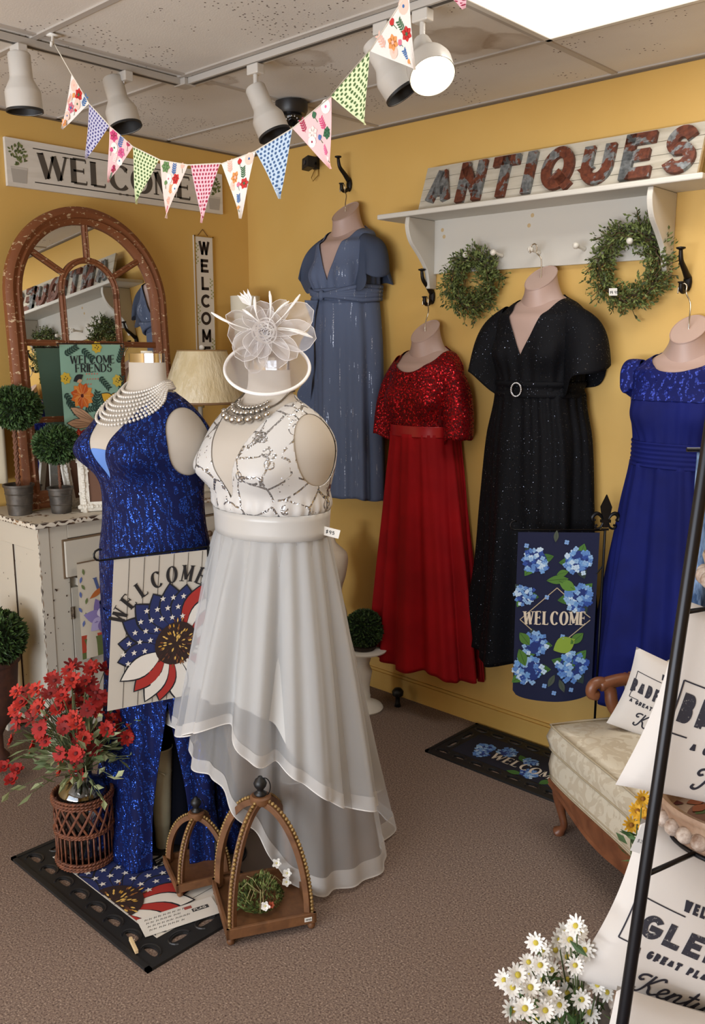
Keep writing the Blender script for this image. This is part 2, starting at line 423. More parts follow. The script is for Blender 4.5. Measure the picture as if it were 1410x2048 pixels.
def rdir():
    while 1:
        v = V((random.uniform(-1, 1), random.uniform(-1, 1), random.uniform(-1, 1)))
        if .05 < v.length < 1: return v.normalized()
def leafball(mb, c, r, n, L, W, mats, zs=1, core=None):
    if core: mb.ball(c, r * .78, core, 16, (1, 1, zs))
    for _ in range(n):
        d = rdir(); p = V((c[0] + d.x * r * .8, c[1] + d.y * r * .8, c[2] + d.z * r * .8 * zs)); q = d * .8 + rdir() * .6
        leaf3(mb, p, q, rdir(), L * random.uniform(.7, 1.2), W, random.choice(mats))
def blossom(mb, c, d, r, np_, mat, cmat, pw=.22, cr=.2, cup=.25, layers=1):
    d = V(d).normalized(); a = d.orthogonal().normalized(); b = d.cross(a); c = V(c)
    for ly in range(layers):
        for k in range(np_):
            th = 2 * PI * (k + .5 * ly) / np_ + random.uniform(-.08, .08); o = a * math.cos(th) + b * math.sin(th); s = d.cross(o)
            R = r * random.uniform(.88, 1.05) * (1 - .25 * ly); cu = cup + .3 * ly
            w = r * pw
            mb.add([c + o * r * .1, c + o * R * .45 + s * w + d * R * cu * .5, c + o * R * .85 + s * w * .8 + d * R * cu * .9, c + o * R + d * R * cu, c + o * R * .85 - s * w * .8 + d * R * cu * .9, c + o * R * .45 - s * w + d * R * cu * .5],
                   [(0, 1, 5), (1, 2, 4, 5), (2, 3, 4)], mat)
    mb.lathe([(r * cr, 0), (r * cr * .9, r * cr * .5), (r * cr * .4, r * cr * .8), (0, r * cr * .85)], c + d * r * .06, cmat, 8, d)

# ================================================================ materials of the room
def wall_mat():
    m, nt, b = nm('yellow_wall_paint'); v = coords(nt)
    n = noise_n(nt, v, 1.6, 4); f = noise_n(nt, v, 90, 4)
    c = ramp(nt, n.outputs[0], [(.35, 'CFA658'), (.65, 'D5AE62')])
    vo = node(nt, 'ShaderNodeTexVoronoi'); vo.inputs['Scale'].default_value = 2.6; nt.links.new(v, vo.inputs['Vector'])
    c = mixc(nt, mth(nt, 'LESS_THAN', vo.outputs['Distance'], .012), c, '5A3F20')       # old nail holes
    nt.links.new(c, b.inputs['Base Color']); b.inputs['Roughness'].default_value = .62
    bump(nt, b, f.outputs[0], .12, .002); return m
M_WALL = wall_mat()
def ceil_mat():
    m, nt, b = nm('pitted_ceiling_tile'); v = coords(nt)
    n = noise_n(nt, v, 3, 4); c = ramp(nt, n.outputs[0], [(.3, 'D6CFC6'), (.7, 'DED8CF')])
    vo = node(nt, 'ShaderNodeTexVoronoi'); vo.inputs['Scale'].default_value = 55; nt.links.new(v, vo.inputs['Vector'])
    g = noise_n(nt, v, 4, 2)
    hole = mth(nt, 'MULTIPLY', mth(nt, 'LESS_THAN', vo.outputs['Distance'], .2), mth(nt, 'GREATER_THAN', g.outputs[0], .56))
    c = mixc(nt, hole, c, '5B4A3E')
    wob = noise_n(nt, v, 9, 4)
    for (x, y, r) in ((1.47, -.97, .07), (1.97, -.72, .10), (2.10, -.60, .05), (1.02, -1.0, .02)):   # water stains
        d = node(nt, 'ShaderNodeVectorMath', operation='DISTANCE'); nt.links.new(coords(nt, (1, 1, 0)), d.inputs[0]); d.inputs[1].default_value = (x, y, 0)
        q = mth(nt, 'ADD', d.outputs['Value'], mth(nt, 'MULTIPLY', wob.outputs[0], .16))
        ring = ramp(nt, mth(nt, 'MULTIPLY', q, 1 / (r + .16)), [(.45, .12), (.78, .42), (.86, 0)])
        c = mixc(nt, ring, c, '8F7557')
    nt.links.new(c, b.inputs['Base Color']); b.inputs['Roughness'].default_value = .9
    f = noise_n(nt, v, 160, 2); bump(nt, b, f.outputs[0], .25, .002); return m
def carpet_mat():
    m, nt, b = nm('speckled_taupe_carpet'); v = coords(nt)
    n = noise_n(nt, v, 170, 2, .6); n2 = noise_n(nt, v, 1.3, 4); n3 = noise_n(nt, v, 60, 3, .7)
    c = ramp(nt, n.outputs[0], [(.32, '4C3F3A'), (.47, '7C6B62'), (.58, '857468'), (.72, 'B8A596')])
    c = mixc(nt, ramp(nt, n2.outputs[0], [(.3, .0), (.75, .28)]), c, '7A6458')
    c = mixc(nt, ramp(nt, n3.outputs[0], [(.62, .0), (.7, .35)]), c, '4B3E38')
    nt.links.new(c, b.inputs['Base Color']); b.inputs['Roughness'].default_value = 1; b.inputs['Specular IOR Level'].default_value = .1
    bump(nt, b, n.outputs[0], .5, .004); return m
def chippy(name, c, under, scale=14, thr=.68, stretch=(1, 1, 1)):
    m, nt, b = nm(name); v = coords(nt, stretch); n = noise_n(nt, v, scale, 7, .65); n2 = noise_n(nt, v, 3, 3)
    base = ramp(nt, n2.outputs[0], [(.3, c), (.7, c)])
    chip = ramp(nt, n.outputs[0], [(thr, 0), (thr + .015, 1)])
    nt.links.new(mixc(nt, chip, base, under), b.inputs['Base Color']); b.inputs['Roughness'].default_value = .6
    bump(nt, b, chip, -.3, .001); return m
def wood_mat(name, c1, c2, scale=5, stretch=(1, 1, 12), rough=.5):
    m, nt, b = nm(name); v = coords(nt, stretch); n = noise_n(nt, v, scale, 5, .6, .6)
    nt.links.new(ramp(nt, n.outputs[0], [(.3, c1), (.7, c2)]), b.inputs['Base Color']); b.inputs['Roughness'].default_value = rough
    bump(nt, b, n.outputs[0], .1, .001); return m

H = 2.843
M_WHITE = plain('E6E2DA', .5); M_BLACK = plain('121214', .45); M_CHROME = plain('D8D8DA', .12, 1); M_BLKMET = plain('17171A', .35, .6)
m = MB(); m.box((-.12, -6.1, -.1), (6.6, .12, 0), carpet_mat()); struct('floor', m)
m = MB(); m.box((-.12, -6.1, H), (6.6, .12, H + .08), ceil_mat()); struct('ceiling', m)
m = MB(); m.box((-.12, -6.1, 0), (0, .12, H), M_WALL); struct('wall_left', m)
m = MB(); m.box((0, 0, 0), (6.6, .12, H), M_WALL); struct('wall_back', m)
m = MB(); m.box((6.5, -6, 0), (6.6, 0, H), M_WALL); struct('wall_right', m)
m = MB()
for lo, hi in (((0, 0), (.5, H)), ((4.7, 0), (6.5, H)), ((.5, 0), (4.7, .5)), ((.5, 2.4), (4.7, H))):
    m.box((lo[0], -6.1, lo[1]), (hi[0], -6, hi[1]), M_WALL)
struct('wall_front', m)
m = MB()
for x in (.5, 2.58, 4.64): m.box((x, -6.08, .5), (x + .06, -6.02, 2.4), M_WHITE)
m.box((.5, -6.08, .5), (4.7, -6.02, .56), M_WHITE); m.box((.5, -6.08, 2.34), (4.7, -6.02, 2.4), M_WHITE)
w = struct('window_1', m)
# baseboards with a small moulding on top, painted the wall's yellow
M_BASE = mottled('yellow_baseboard_paint', 'C9A255', 'D2AC60', 3, .5)
for nme, a, b_ in (('baseboard_back', (0, 0), (6.5, 0)), ('baseboard_left', (0, 0), (0, -6))):
    m = MB()
    if nme.endswith('back'):
        m.box((0, -.014, 0), (6.5, 0, .085), M_BASE); m.box((0, -.02, .085), (6.5, 0, .1), M_BASE); m.box((0, -.01, .1), (6.5, 0, .112), M_BASE)
    else:
        m.box((0, -6, 0), (.014, -.02, .085), M_BASE); m.box((0, -6, .085), (.02, -.02, .1), M_BASE); m.box((0, -6, .1), (.01, -.02, .112), M_BASE)
    struct(nme, m)
# ceiling grid (T bars and wall angle)
M_GRID = plain('B5ADA4', .5)
m = MB(); xs = [.985 + 1.225 * k for k in range(0, 5)]; ys = [-.525 - .61 * k for k in range(0, 9)]
for x in xs: m.box((x - .012, -6, H - .005), (x + .012, 0, H + .001), M_GRID)
for y in ys: m.box((0, y - .012, H - .006), (6.5, y + .012, H + .001), M_GRID)
struct('trim_1', m)
m = MB(); M_ANG = plain('6B5A44', .6)
m.box((0, -.02, H - .006), (6.5, 0, H), M_GRID); m.box((0, -6, H - .006), (.02, 0, H), M_GRID)
m.box((0, -.003, H - .014), (6.5, 0, H - .006), M_ANG); m.box((0, -6, H - .014), (.003, 0, H - .006), M_ANG)
struct('trim_2', m)

# ================================================================ lights of the room
def emis(name, col, s):
    mm, nt, b = nm(name); b.inputs['Base Color'].default_value = srgb(col); b.inputs['Emission Color'].default_value = srgb(col)
    b.inputs['Emission Strength'].default_value = s; return mm
def troffer(x0, y0, label, k=1):
    t = thing('ceiling_light', label, 'ceiling light', (x0 + .6, y0 - .3, H), 'fluorescent ceiling lights')
    m = MB(); fr = plain('D9D4CB', .5)
    x1, y1 = x0 + 1.2, y0 - .585
    for lo, hi in (((x0, y0 - .02), (x1, y0)), ((x0, y1), (x1, y1 + .02)), ((x0, y1), (x0 + .02, y0)), ((x1 - .02, y1), (x1, y0))):
        m.box((lo[0], lo[1], H - .012), (hi[0], hi[1], H - .0065), fr)
    new('frame', m, t)
    m = MB(); mt, nt, b = nm('prismatic_diffuser')
    b.inputs['Base Color'].default_value = srgb('F4F2EA'); v = coords(nt); ck = node(nt, 'ShaderNodeTexChecker'); ck.inputs['Scale'].default_value = 140; nt.links.new(v, ck.inputs[0])
    b.inputs['Emission Color'].default_value = srgb('FFFBF0'); b.inputs['Emission Strength'].default_value = 1.3
    bump(nt, b, ck.outputs['Fac'], .4, .002)
    m.box((x0 + .02, y1 + .02, H - .009), (x1 - .02, y0 - .02, H - .0065), mt); new('diffuser', m, t)
    area('troffer_glow', (x0 + .6, y0 - .29, H - .02), (0, 0, 0), 1.1, .5, TROFFER_POWER * k, (1, .975, .94))
troffer(2.225, -.535, 'white fluorescent ceiling panel light above the shelf wall')
troffer(2.225, -3.585, 'added unseen ceiling panel light behind the camera, for frontal fill', .5)  # extra panel out of view, added for frontal ambient light
troffer(4.675, -2.365, 'added unseen ceiling panel light off to the right, for ambient fill', .3)  # second added panel, unseen, a weaker ambient fill from the right

M_TRACK = plain('B8B2AA', .4)
TZ = H - .006
t = thing('lighting_track', 'white ceiling track running from the left to the corner joint, bunting cord hooked beside it', 'light track', (.93, -2.4, TZ), 'lighting tracks')
m = MB(); m.box((.912, -3.9, TZ - .022), (.948, -1.135, TZ), M_TRACK); m.box((.922, -3.9, TZ - .023), (.938, -1.14, TZ - .0215), plain('4A4642', .6)); new('rail', m, t)
m = MB(); m.box((.905, -1.135, TZ - .026), (.975, -1.08, TZ), M_TRACK); new('corner_joint', m, t, bevel=.003)
t = thing('lighting_track', 'white ceiling track running right from the corner joint towards the lit lamp', 'light track', (2.4, -1.1, TZ), 'lighting tracks')
m = MB(); m.box((.976, -1.118, TZ - .022), (4.2, -1.082, TZ), M_TRACK); m.box((.98, -1.108, TZ - .023), (4.2, -1.092, TZ - .0215), plain('4A4642', .6)); new('rail', m, t)

def track_lamp(x, y, d, label, lit=False, drop=.05, off=(0, 0), kind=0):
    t = thing('track_lamp', label, 'track light', (x, y, TZ - .023), 'white lamp heads on the ceiling tracks')
    W = plain('C9C4BC', .3, 0, Coat_Weight=.3); zt = TZ - .024
    m = MB(); m.box((x - .03, y - .018, zt - .035), (x + .03, y + .018, zt), W); new('adapter', m, t, bevel=.004)
    p0 = V((x, y, zt - .035)); p1 = V((x + off[0], y + off[1], zt - .035 - drop))
    m = MB(); m.tube([p0, p1], .009, W, 10); d = V(d).normalized(); a = p1 - d * .01
    m.tube([p1, p1 + d * .02], .012, plain('8E8B86', .4, .5), 8); new('stem', m, t, smooth=True, autos=.8)
    m = MB()
    if not lit or kind == 1:
        prof = [(.0, 0), (.034, .0), (.038, .006), (.038, .075), (.04, .085), (.058, .118), (.06, .125), (.06, .178), (.0615, .186)]
        m.lathe(prof, a, W, 36, d, (True, False)); m.lathe([(.0585, .186), (.055, .12), (.03, .09), (0, .088)], a, plain('2B2A2A', .5), 36, d, (False, True))
        m.lathe([(.0618, .18), (.0622, .188), (.058, .188)], a, plain('1C1C1C', .5), 36, d, (False, False))
        for k in range(6):
            th = k * PI / 3; o = d.orthogonal().normalized(); q = d.cross(o)
            m.lathe([(.003, -.001), (0, -.0012)], a + (o * math.cos(th) + q * math.sin(th)) * .024, M_BLACK, 6, d, (False, False))
        new('shade', m, t, smooth=True, autos=.7)
        m = MB(); m.ball(tuple(a + d * .125), .038, plain('8A8780', .2), 16); new('bulb', m, t, smooth=True)
    else:
        prof = [(.0, 0), (.026, .0), (.03, .02), (.034, .05), (.062, .085), (.07, .105), (.07, .155)]
        m.lathe(prof, a, W, 36, d, (True, False)); m.lathe([(.068, .155), (.066, .105), (.03, .06), (0, .058)], a, plain('EFEAE0', .2), 36, d, (False, True))
        new('shade', m, t, smooth=True, autos=.7)
        m = MB(); m.lathe([(.0, .105), (.03, .108), (.052, .12), (.06, .135), (.0, .136)][::1], a, emis('lit_bulb_glass', 'FFF1D2', 4), 28, d, (False, False)); new('bulb', m, t, smooth=True)
        l = bpy.data.lights.new('track_lamp_beam', 'SPOT'); l.energy = SPOT_POWER; l.color = (1, .91, .78); l.spot_size = 2.4; l.spot_blend = .8; l.shadow_soft_size = .05
        o = bpy.data.objects.new('track_lamp_beam', l); o.location = a + d * .17; o.rotation_euler = d.to_track_quat('-Z', 'Y').to_euler(); COL.objects.link(o)
    return t
track_lamp(.93, -1.79, (0, .05, -1), 'white unlit track lamp, leftmost, pointing straight down', drop=.0, off=(.0, 0))
track_lamp(.93, -1.375, (.28, .1, -1), 'white unlit track lamp, second from the left, above the floral pennants', drop=-.005, off=(-.035, -.03))
track_lamp(1.354, -1.1, (.4, .2, -1), 'white unlit track lamp on a stem in front of the domed camera', drop=.05)
track_lamp(1.97, -1.1, (.55, .35, -1), 'white unlit track lamp half hidden by the floral pennant', drop=.03, off=(-.02, -.02))
track_lamp(2.13, -1.1, (.62, -.35, -.95), 'lit track lamp with glowing round bulb facing the room', lit=True, drop=.06)

# dome camera, small box camera
t = thing('security_camera', 'black dome security camera on the ceiling behind the track lamps', 'security camera', (1.01, -.6, H - .006))
m = MB(); m.lathe([(.07, 0), (.07, -.035), (.062, -.05), (.0, -.05)], (1.01, -.6, H - .0065), plain('1E1D1F', .4), 36, None, (True, False)); new('housing', m, t, smooth=True, autos=.7)
m = MB(); dd = V((.6, -.5, -.75)).normalized(); m.ball((1.01, -.6, H - .062), .045, plain('0C0C10', .08), 24); new('dome', m, t, smooth=True)
m = MB(); c0 = V((1.01, -.6, H - .062)); m.lathe([(.02, .042), (.02, .047), (.011, .047), (.0, .044)], c0, plain('050507', .2), 20, dd)
o1 = dd.orthogonal().normalized(); o2 = dd.cross(o1)
for k in range(12):
    th = k * PI / 6; m.ball(tuple(c0 + dd * .0405 + (o1 * math.cos(th) + o2 * math.sin(th)) * .026), .0035, plain('C9C7C4', .3), 6)
new('lens', m, t, smooth=True)
t = thing('wall_camera', 'small black box camera on a bracket high on the back wall beside the corner', 'security camera', (.56, -.0, 2.72))
m = MB(); m.box((.545, -.02, 2.70), (.575, 0, 2.76), M_BLACK); m.tube([(.56, -.02, 2.73), (.57, -.07, 2.72)], .006, M_BLACK); new('bracket', m, t)
m = MB(); F = frame((.585, -.09, 2.715), (.9, -.3, .1), (0, .1, 1)); m.box((-.035, -.028, -.02), (.035, .028, .02), M_BLACK, F); m.lathe([(.012, 0), (.012, .004), (0, .004)], F(0, 0, .02), plain('2b2b30', .1), 12, F(0, 0, 1) - F(0, 0, 0)); new('body', m, t, bevel=.003)
m = MB(); m.tube([(.55, -.01, 2.70), (.54, -.025, 2.66), (.555, -.03, 2.64), (.575, -.01, 2.67), (.57, -.004, 2.70)], .0025, plain('8E6D2C', .5)); new('cable', m, t)

# ================================================================ bunting
def pennant(mb, A, B, T, kind):
    A, B, T = V(A), V(B), V(T); r = (B - A).normalized(); nrm = r.cross(V(T) - A).normalized()
    if nrm.dot(V(cam.location) - A) < 0: nrm = -nrm
    base = {'w': 'EFE7DF', 'p': 'F0C4C4', 'g': 'DCE6B8', 'b': 'BFD2E4', 'k': 'F0BFC8', 'l': 'C9C6DC', 'f': 'F2D9CF'}[kind]
    def F(u, v, w=0):    # barycentric: u 0..1 along top, v 0..1 down
        p = A.lerp(B, u * (1 - v) + .5 * v * 0) if False else A * ((1 - u) * (1 - v)) + B * (u * (1 - v)) + T * v
        return p + nrm * (w + .006 * math.sin(v * 3 + u * 5 + A.x * 9) * (v))
    m = plain(base, .85)
    mb.grid(lambda u, v: F(u, v * .999), 8, 12, m)
    W = (B - A).length; Hh = (T - (A + B) / 2).length
    G = lambda x, y, w=0: F((x / W - .0) , y / Hh, w)
    def put(u, v): return (u, v)
    if kind in 'gbkl':
        c = plain({'g': '4F6B3A', 'b': '3F5F8C', 'k': 'A8324E', 'l': '4E4A86'}[kind], .85)
        rows = 15
        for j in range(rows):
            v = (j + .5) / rows; n = int(9 * (1 - v) + .5)
            for i in range(n):
                u = (i + .5 + (.25 if j % 2 else -.05)) / max(n, 1)
                if not .03 < u < .97: continue
                du = .30 / max(n, 1); dv = .024
                P = [F(u + du * math.cos(a), v + dv * math.sin(a), .0008) for a in [k * PI / 3 for k in range(6)]]
                mb.add(P, [range(6)], c)
    else:
        rnd = random.Random(A.x * 100)
        pal = {'w': ['C8322F', '3E6FA8', 'E79A5A', '3E6B45', 'D9788B', 'F3B9A6'], 'p': ['D2477A', '4F6FA8', 'A83250', '3B6B4C', 'E06A9A', 'F5E3DC'], 'f': ['C8322F', 'E79A5A', '6C8F5A', '3E6FA8', 'F3B9A6', 'D9788B']}[kind]
        K = F
        def loc(u, v):   # local metric frame around a spot
            o = F(u, v, .0008); return lambda x, y, w=0: o + r * x + (T - (A + B) / 2).normalized() * (-y) + nrm * w
        spots = [(.22, .1), (.55, .12), (.85, .08), (.35, .3), (.7, .28), (.5, .48), (.2, .42), (.8, .45), (.5, .68), (.45, .85)]
        for k, (u, v) in enumerate(spots):
            L = loc(u, v); c = plain(pal[(k + int(A.x * 10)) % len(pal)], .85); c2 = plain(pal[(k + 2) % len(pal)], .85); s = 1 - .45 * v
            ty = (k + int(A.y * 10)) % 4
            if ty == 0:
                for q in range(6): petal(mb, 0, 0, q * PI / 3, .021 * s, .008 * s, L, c, .0001)
                disc(mb, 0, 0, .005 * s, L, c2, .0006, 8)
            elif ty == 1:
                ribbon(mb, [(0, -.018 * s), (0, .018 * s)], .0008, L, c)
                for q in range(5):
                    for sg in (-1, 1): petal(mb, 0, -.014 * s + q * .007 * s, PI / 2 - sg * .9, .014 * s, .0025 * s, L, c, .0002)
            elif ty == 2:
                petal(mb, 0, 0, PI / 2, .019 * s, .009 * s, L, c); petal(mb, 0, 0, PI / 2 + .7, .012 * s, .004 * s, L, c2, .0003); ribbon(mb, [(0, 0), (.003, -.014 * s)], .0008, L, plain('3E6B45', .85))
            else:
                disc(mb, 0, 0, .018 * s, L, plain('F7EFE6' if kind != 'w' else 'F3CBB9', .85), .0001, 12); disc(mb, 0, 0, .004 * s, L, c, .0005, 8)
t = thing('bunting', 'string of triangular patterned fabric pennants looping across under the ceiling', 'bunting', (1.043, -1.724, 2.83))
PEN = [('w', (1.138, -1.717, 2.696), (1.204, -1.697, 2.597), (1.121, -1.754, 2.521)),
('l', (1.204, -1.697, 2.597), (1.286, -1.676, 2.518), (1.207, -1.722, 2.420)),
('p', (1.286, -1.676, 2.518), (1.374, -1.648, 2.446), (1.293, -1.696, 2.338)),
('g', (1.374, -1.648, 2.446), (1.484, -1.626, 2.395), (1.401, -1.664, 2.263)),
('f', (1.489, -1.626, 2.392), (1.616, -1.612, 2.363), (1.530, -1.640, 2.209)),
('k', (1.627, -1.610, 2.362), (1.744, -1.588, 2.354), (1.673, -1.611, 2.185)),
('w', (1.750, -1.587, 2.352), (1.884, -1.567, 2.372), (1.818, -1.576, 2.188)),
('b', (1.884, -1.567, 2.373), (2.030, -1.554, 2.415), (1.967, -1.550, 2.232)),
('p', (2.030, -1.554, 2.415), (2.182, -1.551, 2.475), (2.144, -1.517, 2.297)),
('g', (2.179, -1.551, 2.475), (2.323, -1.553, 2.560), (2.281, -1.524, 2.390)),
('w', (2.323, -1.553, 2.558), (2.464, -1.568, 2.661), (2.443, -1.514, 2.497)),
('k', (2.494, -1.571, 2.690), (2.659, -1.594, 2.646), (2.616, -1.546, 2.591))]
PL = {'w': 'white floral pennant', 'l': 'lilac dotted pennant', 'p': 'pink floral pennant', 'g': 'green leaf-dotted pennant', 'f': 'pale floral pennant', 'k': 'pink dotted pennant', 'b': 'blue dotted pennant'}
for k, A, B, T in PEN:
    m = MB(); pennant(m, A, B, T, k); o = new('pennant', m, t); o['label'] = PL[k]
m = MB(); pts = [(1.043, -1.724, 2.815), (1.09, -1.72, 2.755)] + [p for k, A, B, T in PEN for p in (A, B)] + [(2.9, -1.7, 2.80), (3.1, -1.74, 2.83)]
m.tube(pts, .002, plain('E8E0D0', .8), 5); new('cord', m, t, smooth=True)
t = thing('ceiling_hook', 'small white adhesive hook on the ceiling holding the left bunting cord', 'hook', (1.043, -1.724, H - .007))
m = MB(); m.box((1.028, -1.74, H - .0115), (1.058, -1.70, H - .0065), M_WHITE); m.tube([(1.043, -1.724, H - .012), (1.043, -1.727, H - .035), (1.05, -1.735, H - .045), (1.057, -1.737, H - .035)], .005, M_WHITE); new('hook_body', m, t, smooth=True)

# ================================================================ shelf with pegs on the back wall
M_SHELF = chippy('rubbed_white_shelf_paint', 'C9C4BA', 'A08A66', 22, .74, (1, 1, 5))
t = thing('wall_shelf', 'long white wooden wall shelf with curved brackets and pegs, ANTIQUES sign on top', 'shelf', (1.85, 0, 2.1))
m = MB(); m.box((1.335, -.02, 2.137), (2.455, -.001, 2.375), M_SHELF)
for (x, z) in ((1.40, 2.30), (1.39, 2.33), (1.85, 2.31), (1.865, 2.35)):
    m.lathe([(.009, -.001), (.009, .0), (.006, .0005)], (x, -.0202, z), plain('C0A67C', .6), 12, (0, -1, .0)); 
new('back_board', m, t, bevel=.003)
m = MB(); m.box((1.17, -.225, 2.375), (2.665, -.001, 2.397), M_SHELF); new('top_board', m, t, bevel=.005)
for x in (1.335, 2.47):
    m = MB(); prof = spline([(-.205, 2.374), (-.21, 2.33), (-.185, 2.27), (-.12, 2.21), (-.07, 2.15), (-.052, 2.07)], 6)
    pts = [(y, z) for y, z in prof] + [(-.001, 2.07), (-.001, 2.374)]
    n = len(pts); m.add([(x - .011, y, z) for y, z in pts] + [(x + .011, y, z) for y, z in pts], [tuple(range(n)), tuple(range(n, 2 * n))[::-1]] + [(i, n + i, n + (i + 1) % n, (i + 1) % n) for i in range(n)], M_SHELF)
    new('bracket', m, t, bevel=.003)
for x in (1.575, 1.72, 1.905, 2.115, 2.345):
    m = MB(); m.lathe([(.009, 0), (.009, .006), (.0065, .012), (.007, .055), (.006, .06), (.012, .064), (.0135, .072), (.010, .081), (0, .084)], (x, -.02, 2.195), plain('DCD6CA', .35), 16, (0, -1, .12)); new('peg', m, t, smooth=True)

# ---- ANTIQUES sign leaning on the shelf
def rust_mat():
    mm, nt, b = nm('rusty_galvanised_metal'); v = coords(nt); n = noise_n(nt, v, 11, 5, .6, .4); n2 = noise_n(nt, v, 60, 4)
    f = ramp(nt, n.outputs[0], [(.47, 0), (.5, 1)])
    c = mixc(nt, f, ramp(nt, n2.outputs[0], [(.35, '6A6E70'), (.65, '94989A')]), ramp(nt, n2.outputs[0], [(.35, '4E261A'), (.65, '6E3A26')]))
    nt.links.new(c, b.inputs['Base Color']); nt.links.new(ramp(nt, f, [(0, .6), (1, .1)]), b.inputs['Metallic']); b.inputs['Roughness'].default_value = .5
    bump(nt, b, n2.outputs[0], .5, .004); return mm
M_RUST = rust_mat(); M_PLANK = wood_mat('whitewashed_sign_board', 'A89F8C', 'C9C2B3', 3, (1, 8, 8), .7)
t = thing('wooden_sign', 'whitewashed plank sign with rusty metal letters spelling ANTIQUES, leaning on the wall shelf', 'sign', (1.95, -.12, 2.397))
SB = (1.335, -.135, 2.3975); SF = frame(SB, (1, 0, 0), (0, .33, .94))
m = MB(); SW, SH = 1.27, .215
for k in range(4): m.box((0 , k * SH / 4 + .0012, -.016), (SW, (k + 1) * SH / 4 - .0012, .0), M_PLANK, SF)
m.box((.002, .002, -.017), (SW - .002, SH - .002, -.004), plain('4A3A2A', .9), SF)
m.box((SW, 0, -.02), (SW + .006, SH, .002), wood_mat('dark_sign_edge', '8A7350', 'A88F66', 4), SF)
new('board', m, t)
lx = .04
for ch, wx in zip('ANTIQUES', (.62, .66, .72, 1, .66, .72, .76, .76)):
    m = MB(); hh = .180
    adv = glyph(m, ch, lx, .02, hh, SF, M_RUST, .12, False, .001, .018, wx)
    new('letter', m, t, bevel=.002); lx += adv + .0375
# ---- iron coat hooks
def coat_hook(x, z, label):
    t = thing('coat_hook', label, 'coat hook', (x, -.002, z), 'black iron coat hooks')
    mt = plain('1B1512', .45, .5)
    m = MB(); m.ball((x, -.006, z), .022, mt, 12, (.8, .5, 1.6)); m.tube(spline([(x, -.012, z + .02), (x, -.04, z + .045), (x, -.075, z + .075), (x, -.085, z + .115)], 5), [.013 - .0004 * i for i in range(16)], mt, 10); m.lathe([(.008, 0), (.017, .004), (.017, .009), (0, .012)], (x, -.085, z + .113), mt, 12); new('upper_prong', m, t, smooth=True)
    m = MB(); m.tube(spline([(x, -.012, z - .02), (x, -.035, z - .035), (x, -.058, z - .03), (x, -.062, z - .005)], 5), .009, mt, 10); m.lathe([(.006, 0), (.013, .003), (.013, .007), (0, .009)], (x, -.062, z - .007), mt, 12); new('lower_prong', m, t, smooth=True)
coat_hook(.79, 2.60, 'black iron coat hook holding the slate blue dress form')
coat_hook(1.325, 2.035, 'black iron coat hook left of the shelf bracket, holding the red dress form')
coat_hook(2.545, 2.045, 'black iron coat hook under the shelf right bracket, holding the royal blue dress form')

# ---- wreaths
M_LEAF = [plain(c, .6) for c in ('4F5A2A', '5F6B33', '3A451F', '6E7A40')]
def wreath(cx, cz, R, label, n, gap=0):
    t = thing('boxwood_wreath', label, 'wreath', (cx, -.07, cz), 'leafy wreaths on the shelf pegs')
    m = MB()
    for k in range(3): m.tube([(cx + (R + .012 * math.sin(7 * a + k * 2)) * math.cos(a), -.055 + .012 * math.cos(5 * a + k * 2.1), cz + (R + .012 * math.sin(7 * a + k * 2)) * math.sin(a)) for a in [i * 2 * PI / 60 for i in range(60)]], .003, plain('4A3A26', .8), 5, closed=True)
    new('twig_ring', m, t)
    m = MB()
    for i in range(n):
        a = random.uniform(0, 2 * PI); rr = random.gauss(0, .022); d = V((math.cos(a), 0, math.sin(a))); c = V((cx, -.06, cz)) + d * (R + rr) + V((0, random.uniform(-.035, .03), 0))
        tw = d.cross(V((0, 1, 0))) * (.6 if i % 2 else .9); g = (tw + rdir() * .9 + d * (.9 if rr > 0 else -.6))
        g.normalize()
        if i % 12 == 0: m.tube([c, c + g * .05], .0015, plain('5A4A2A', .8), 4); c = c + g * .03
        for q in range(3): leaf3(m, c + g * .009 * q, g + rdir() * .8, rdir(), random.uniform(.014, .024), .009, random.choice(M_LEAF))
    new('leaves', m, t)
    return t
w = wreath(1.59, 2.085, .103, 'smaller boxwood wreath on the left peg above the red and black dresses', 950)
w = wreath(2.335, 2.115, .125, 'larger boxwood wreath with white price tag on the right peg', 1000)
m = MB(); F = frame((2.30, -.115, 2.015), (1, -.1, -.03), (0, -.2, 1)); m.box((-.018, -.014, 0), (.018, .014, .001), M_WHITE, F); text(m, '19 95', -.014, -.008, .012, F, plain('2b2b2b', .7), .09, False, .0013, .1); new('price_tag', m, w)

# ---- WELCOME signs on the left wall  (u along +y, seen from +x)
M_INK = plain('2C2520', .7)
t = thing('wooden_sign', 'long horizontal white WELCOME sign with potted herbs painted at both ends, left wall', 'sign', (0, -.8, 2.6))
F = frame((0.001, -1.407, 2.512), (0, 1, 0), (0, 0, 1)); W0, H0 = 1.216, .206
m = MB(); bd = wood_mat('cream_sign_face', 'CFC8BC', 'DED8CE', 3, (4, 1, 8), .7); m.box((0, 0, 0), (W0, H0, .018), bd, F)
ex = lambda a, b, c=0: F(a, b, c + .0185)
for y in (.03, .176): ribbon(m, [(.13, y), (W0 - .11, y)], .0022, ex, M_INK)
dk = plain('514A42', .7); text(m, 'WELCOME', .15, .052, .108, ex, dk, .12, True, .0006, .1, 1.15, None, .86)
for cx in (.56, .60, .64): petal(m, cx, .03, 0, .03, .005, ex, dk, .001)
pot_c = plain('AFA9A0', .7); gr = [plain(c, .7) for c in ('5F6B3A', '76804A', '4A552C')]
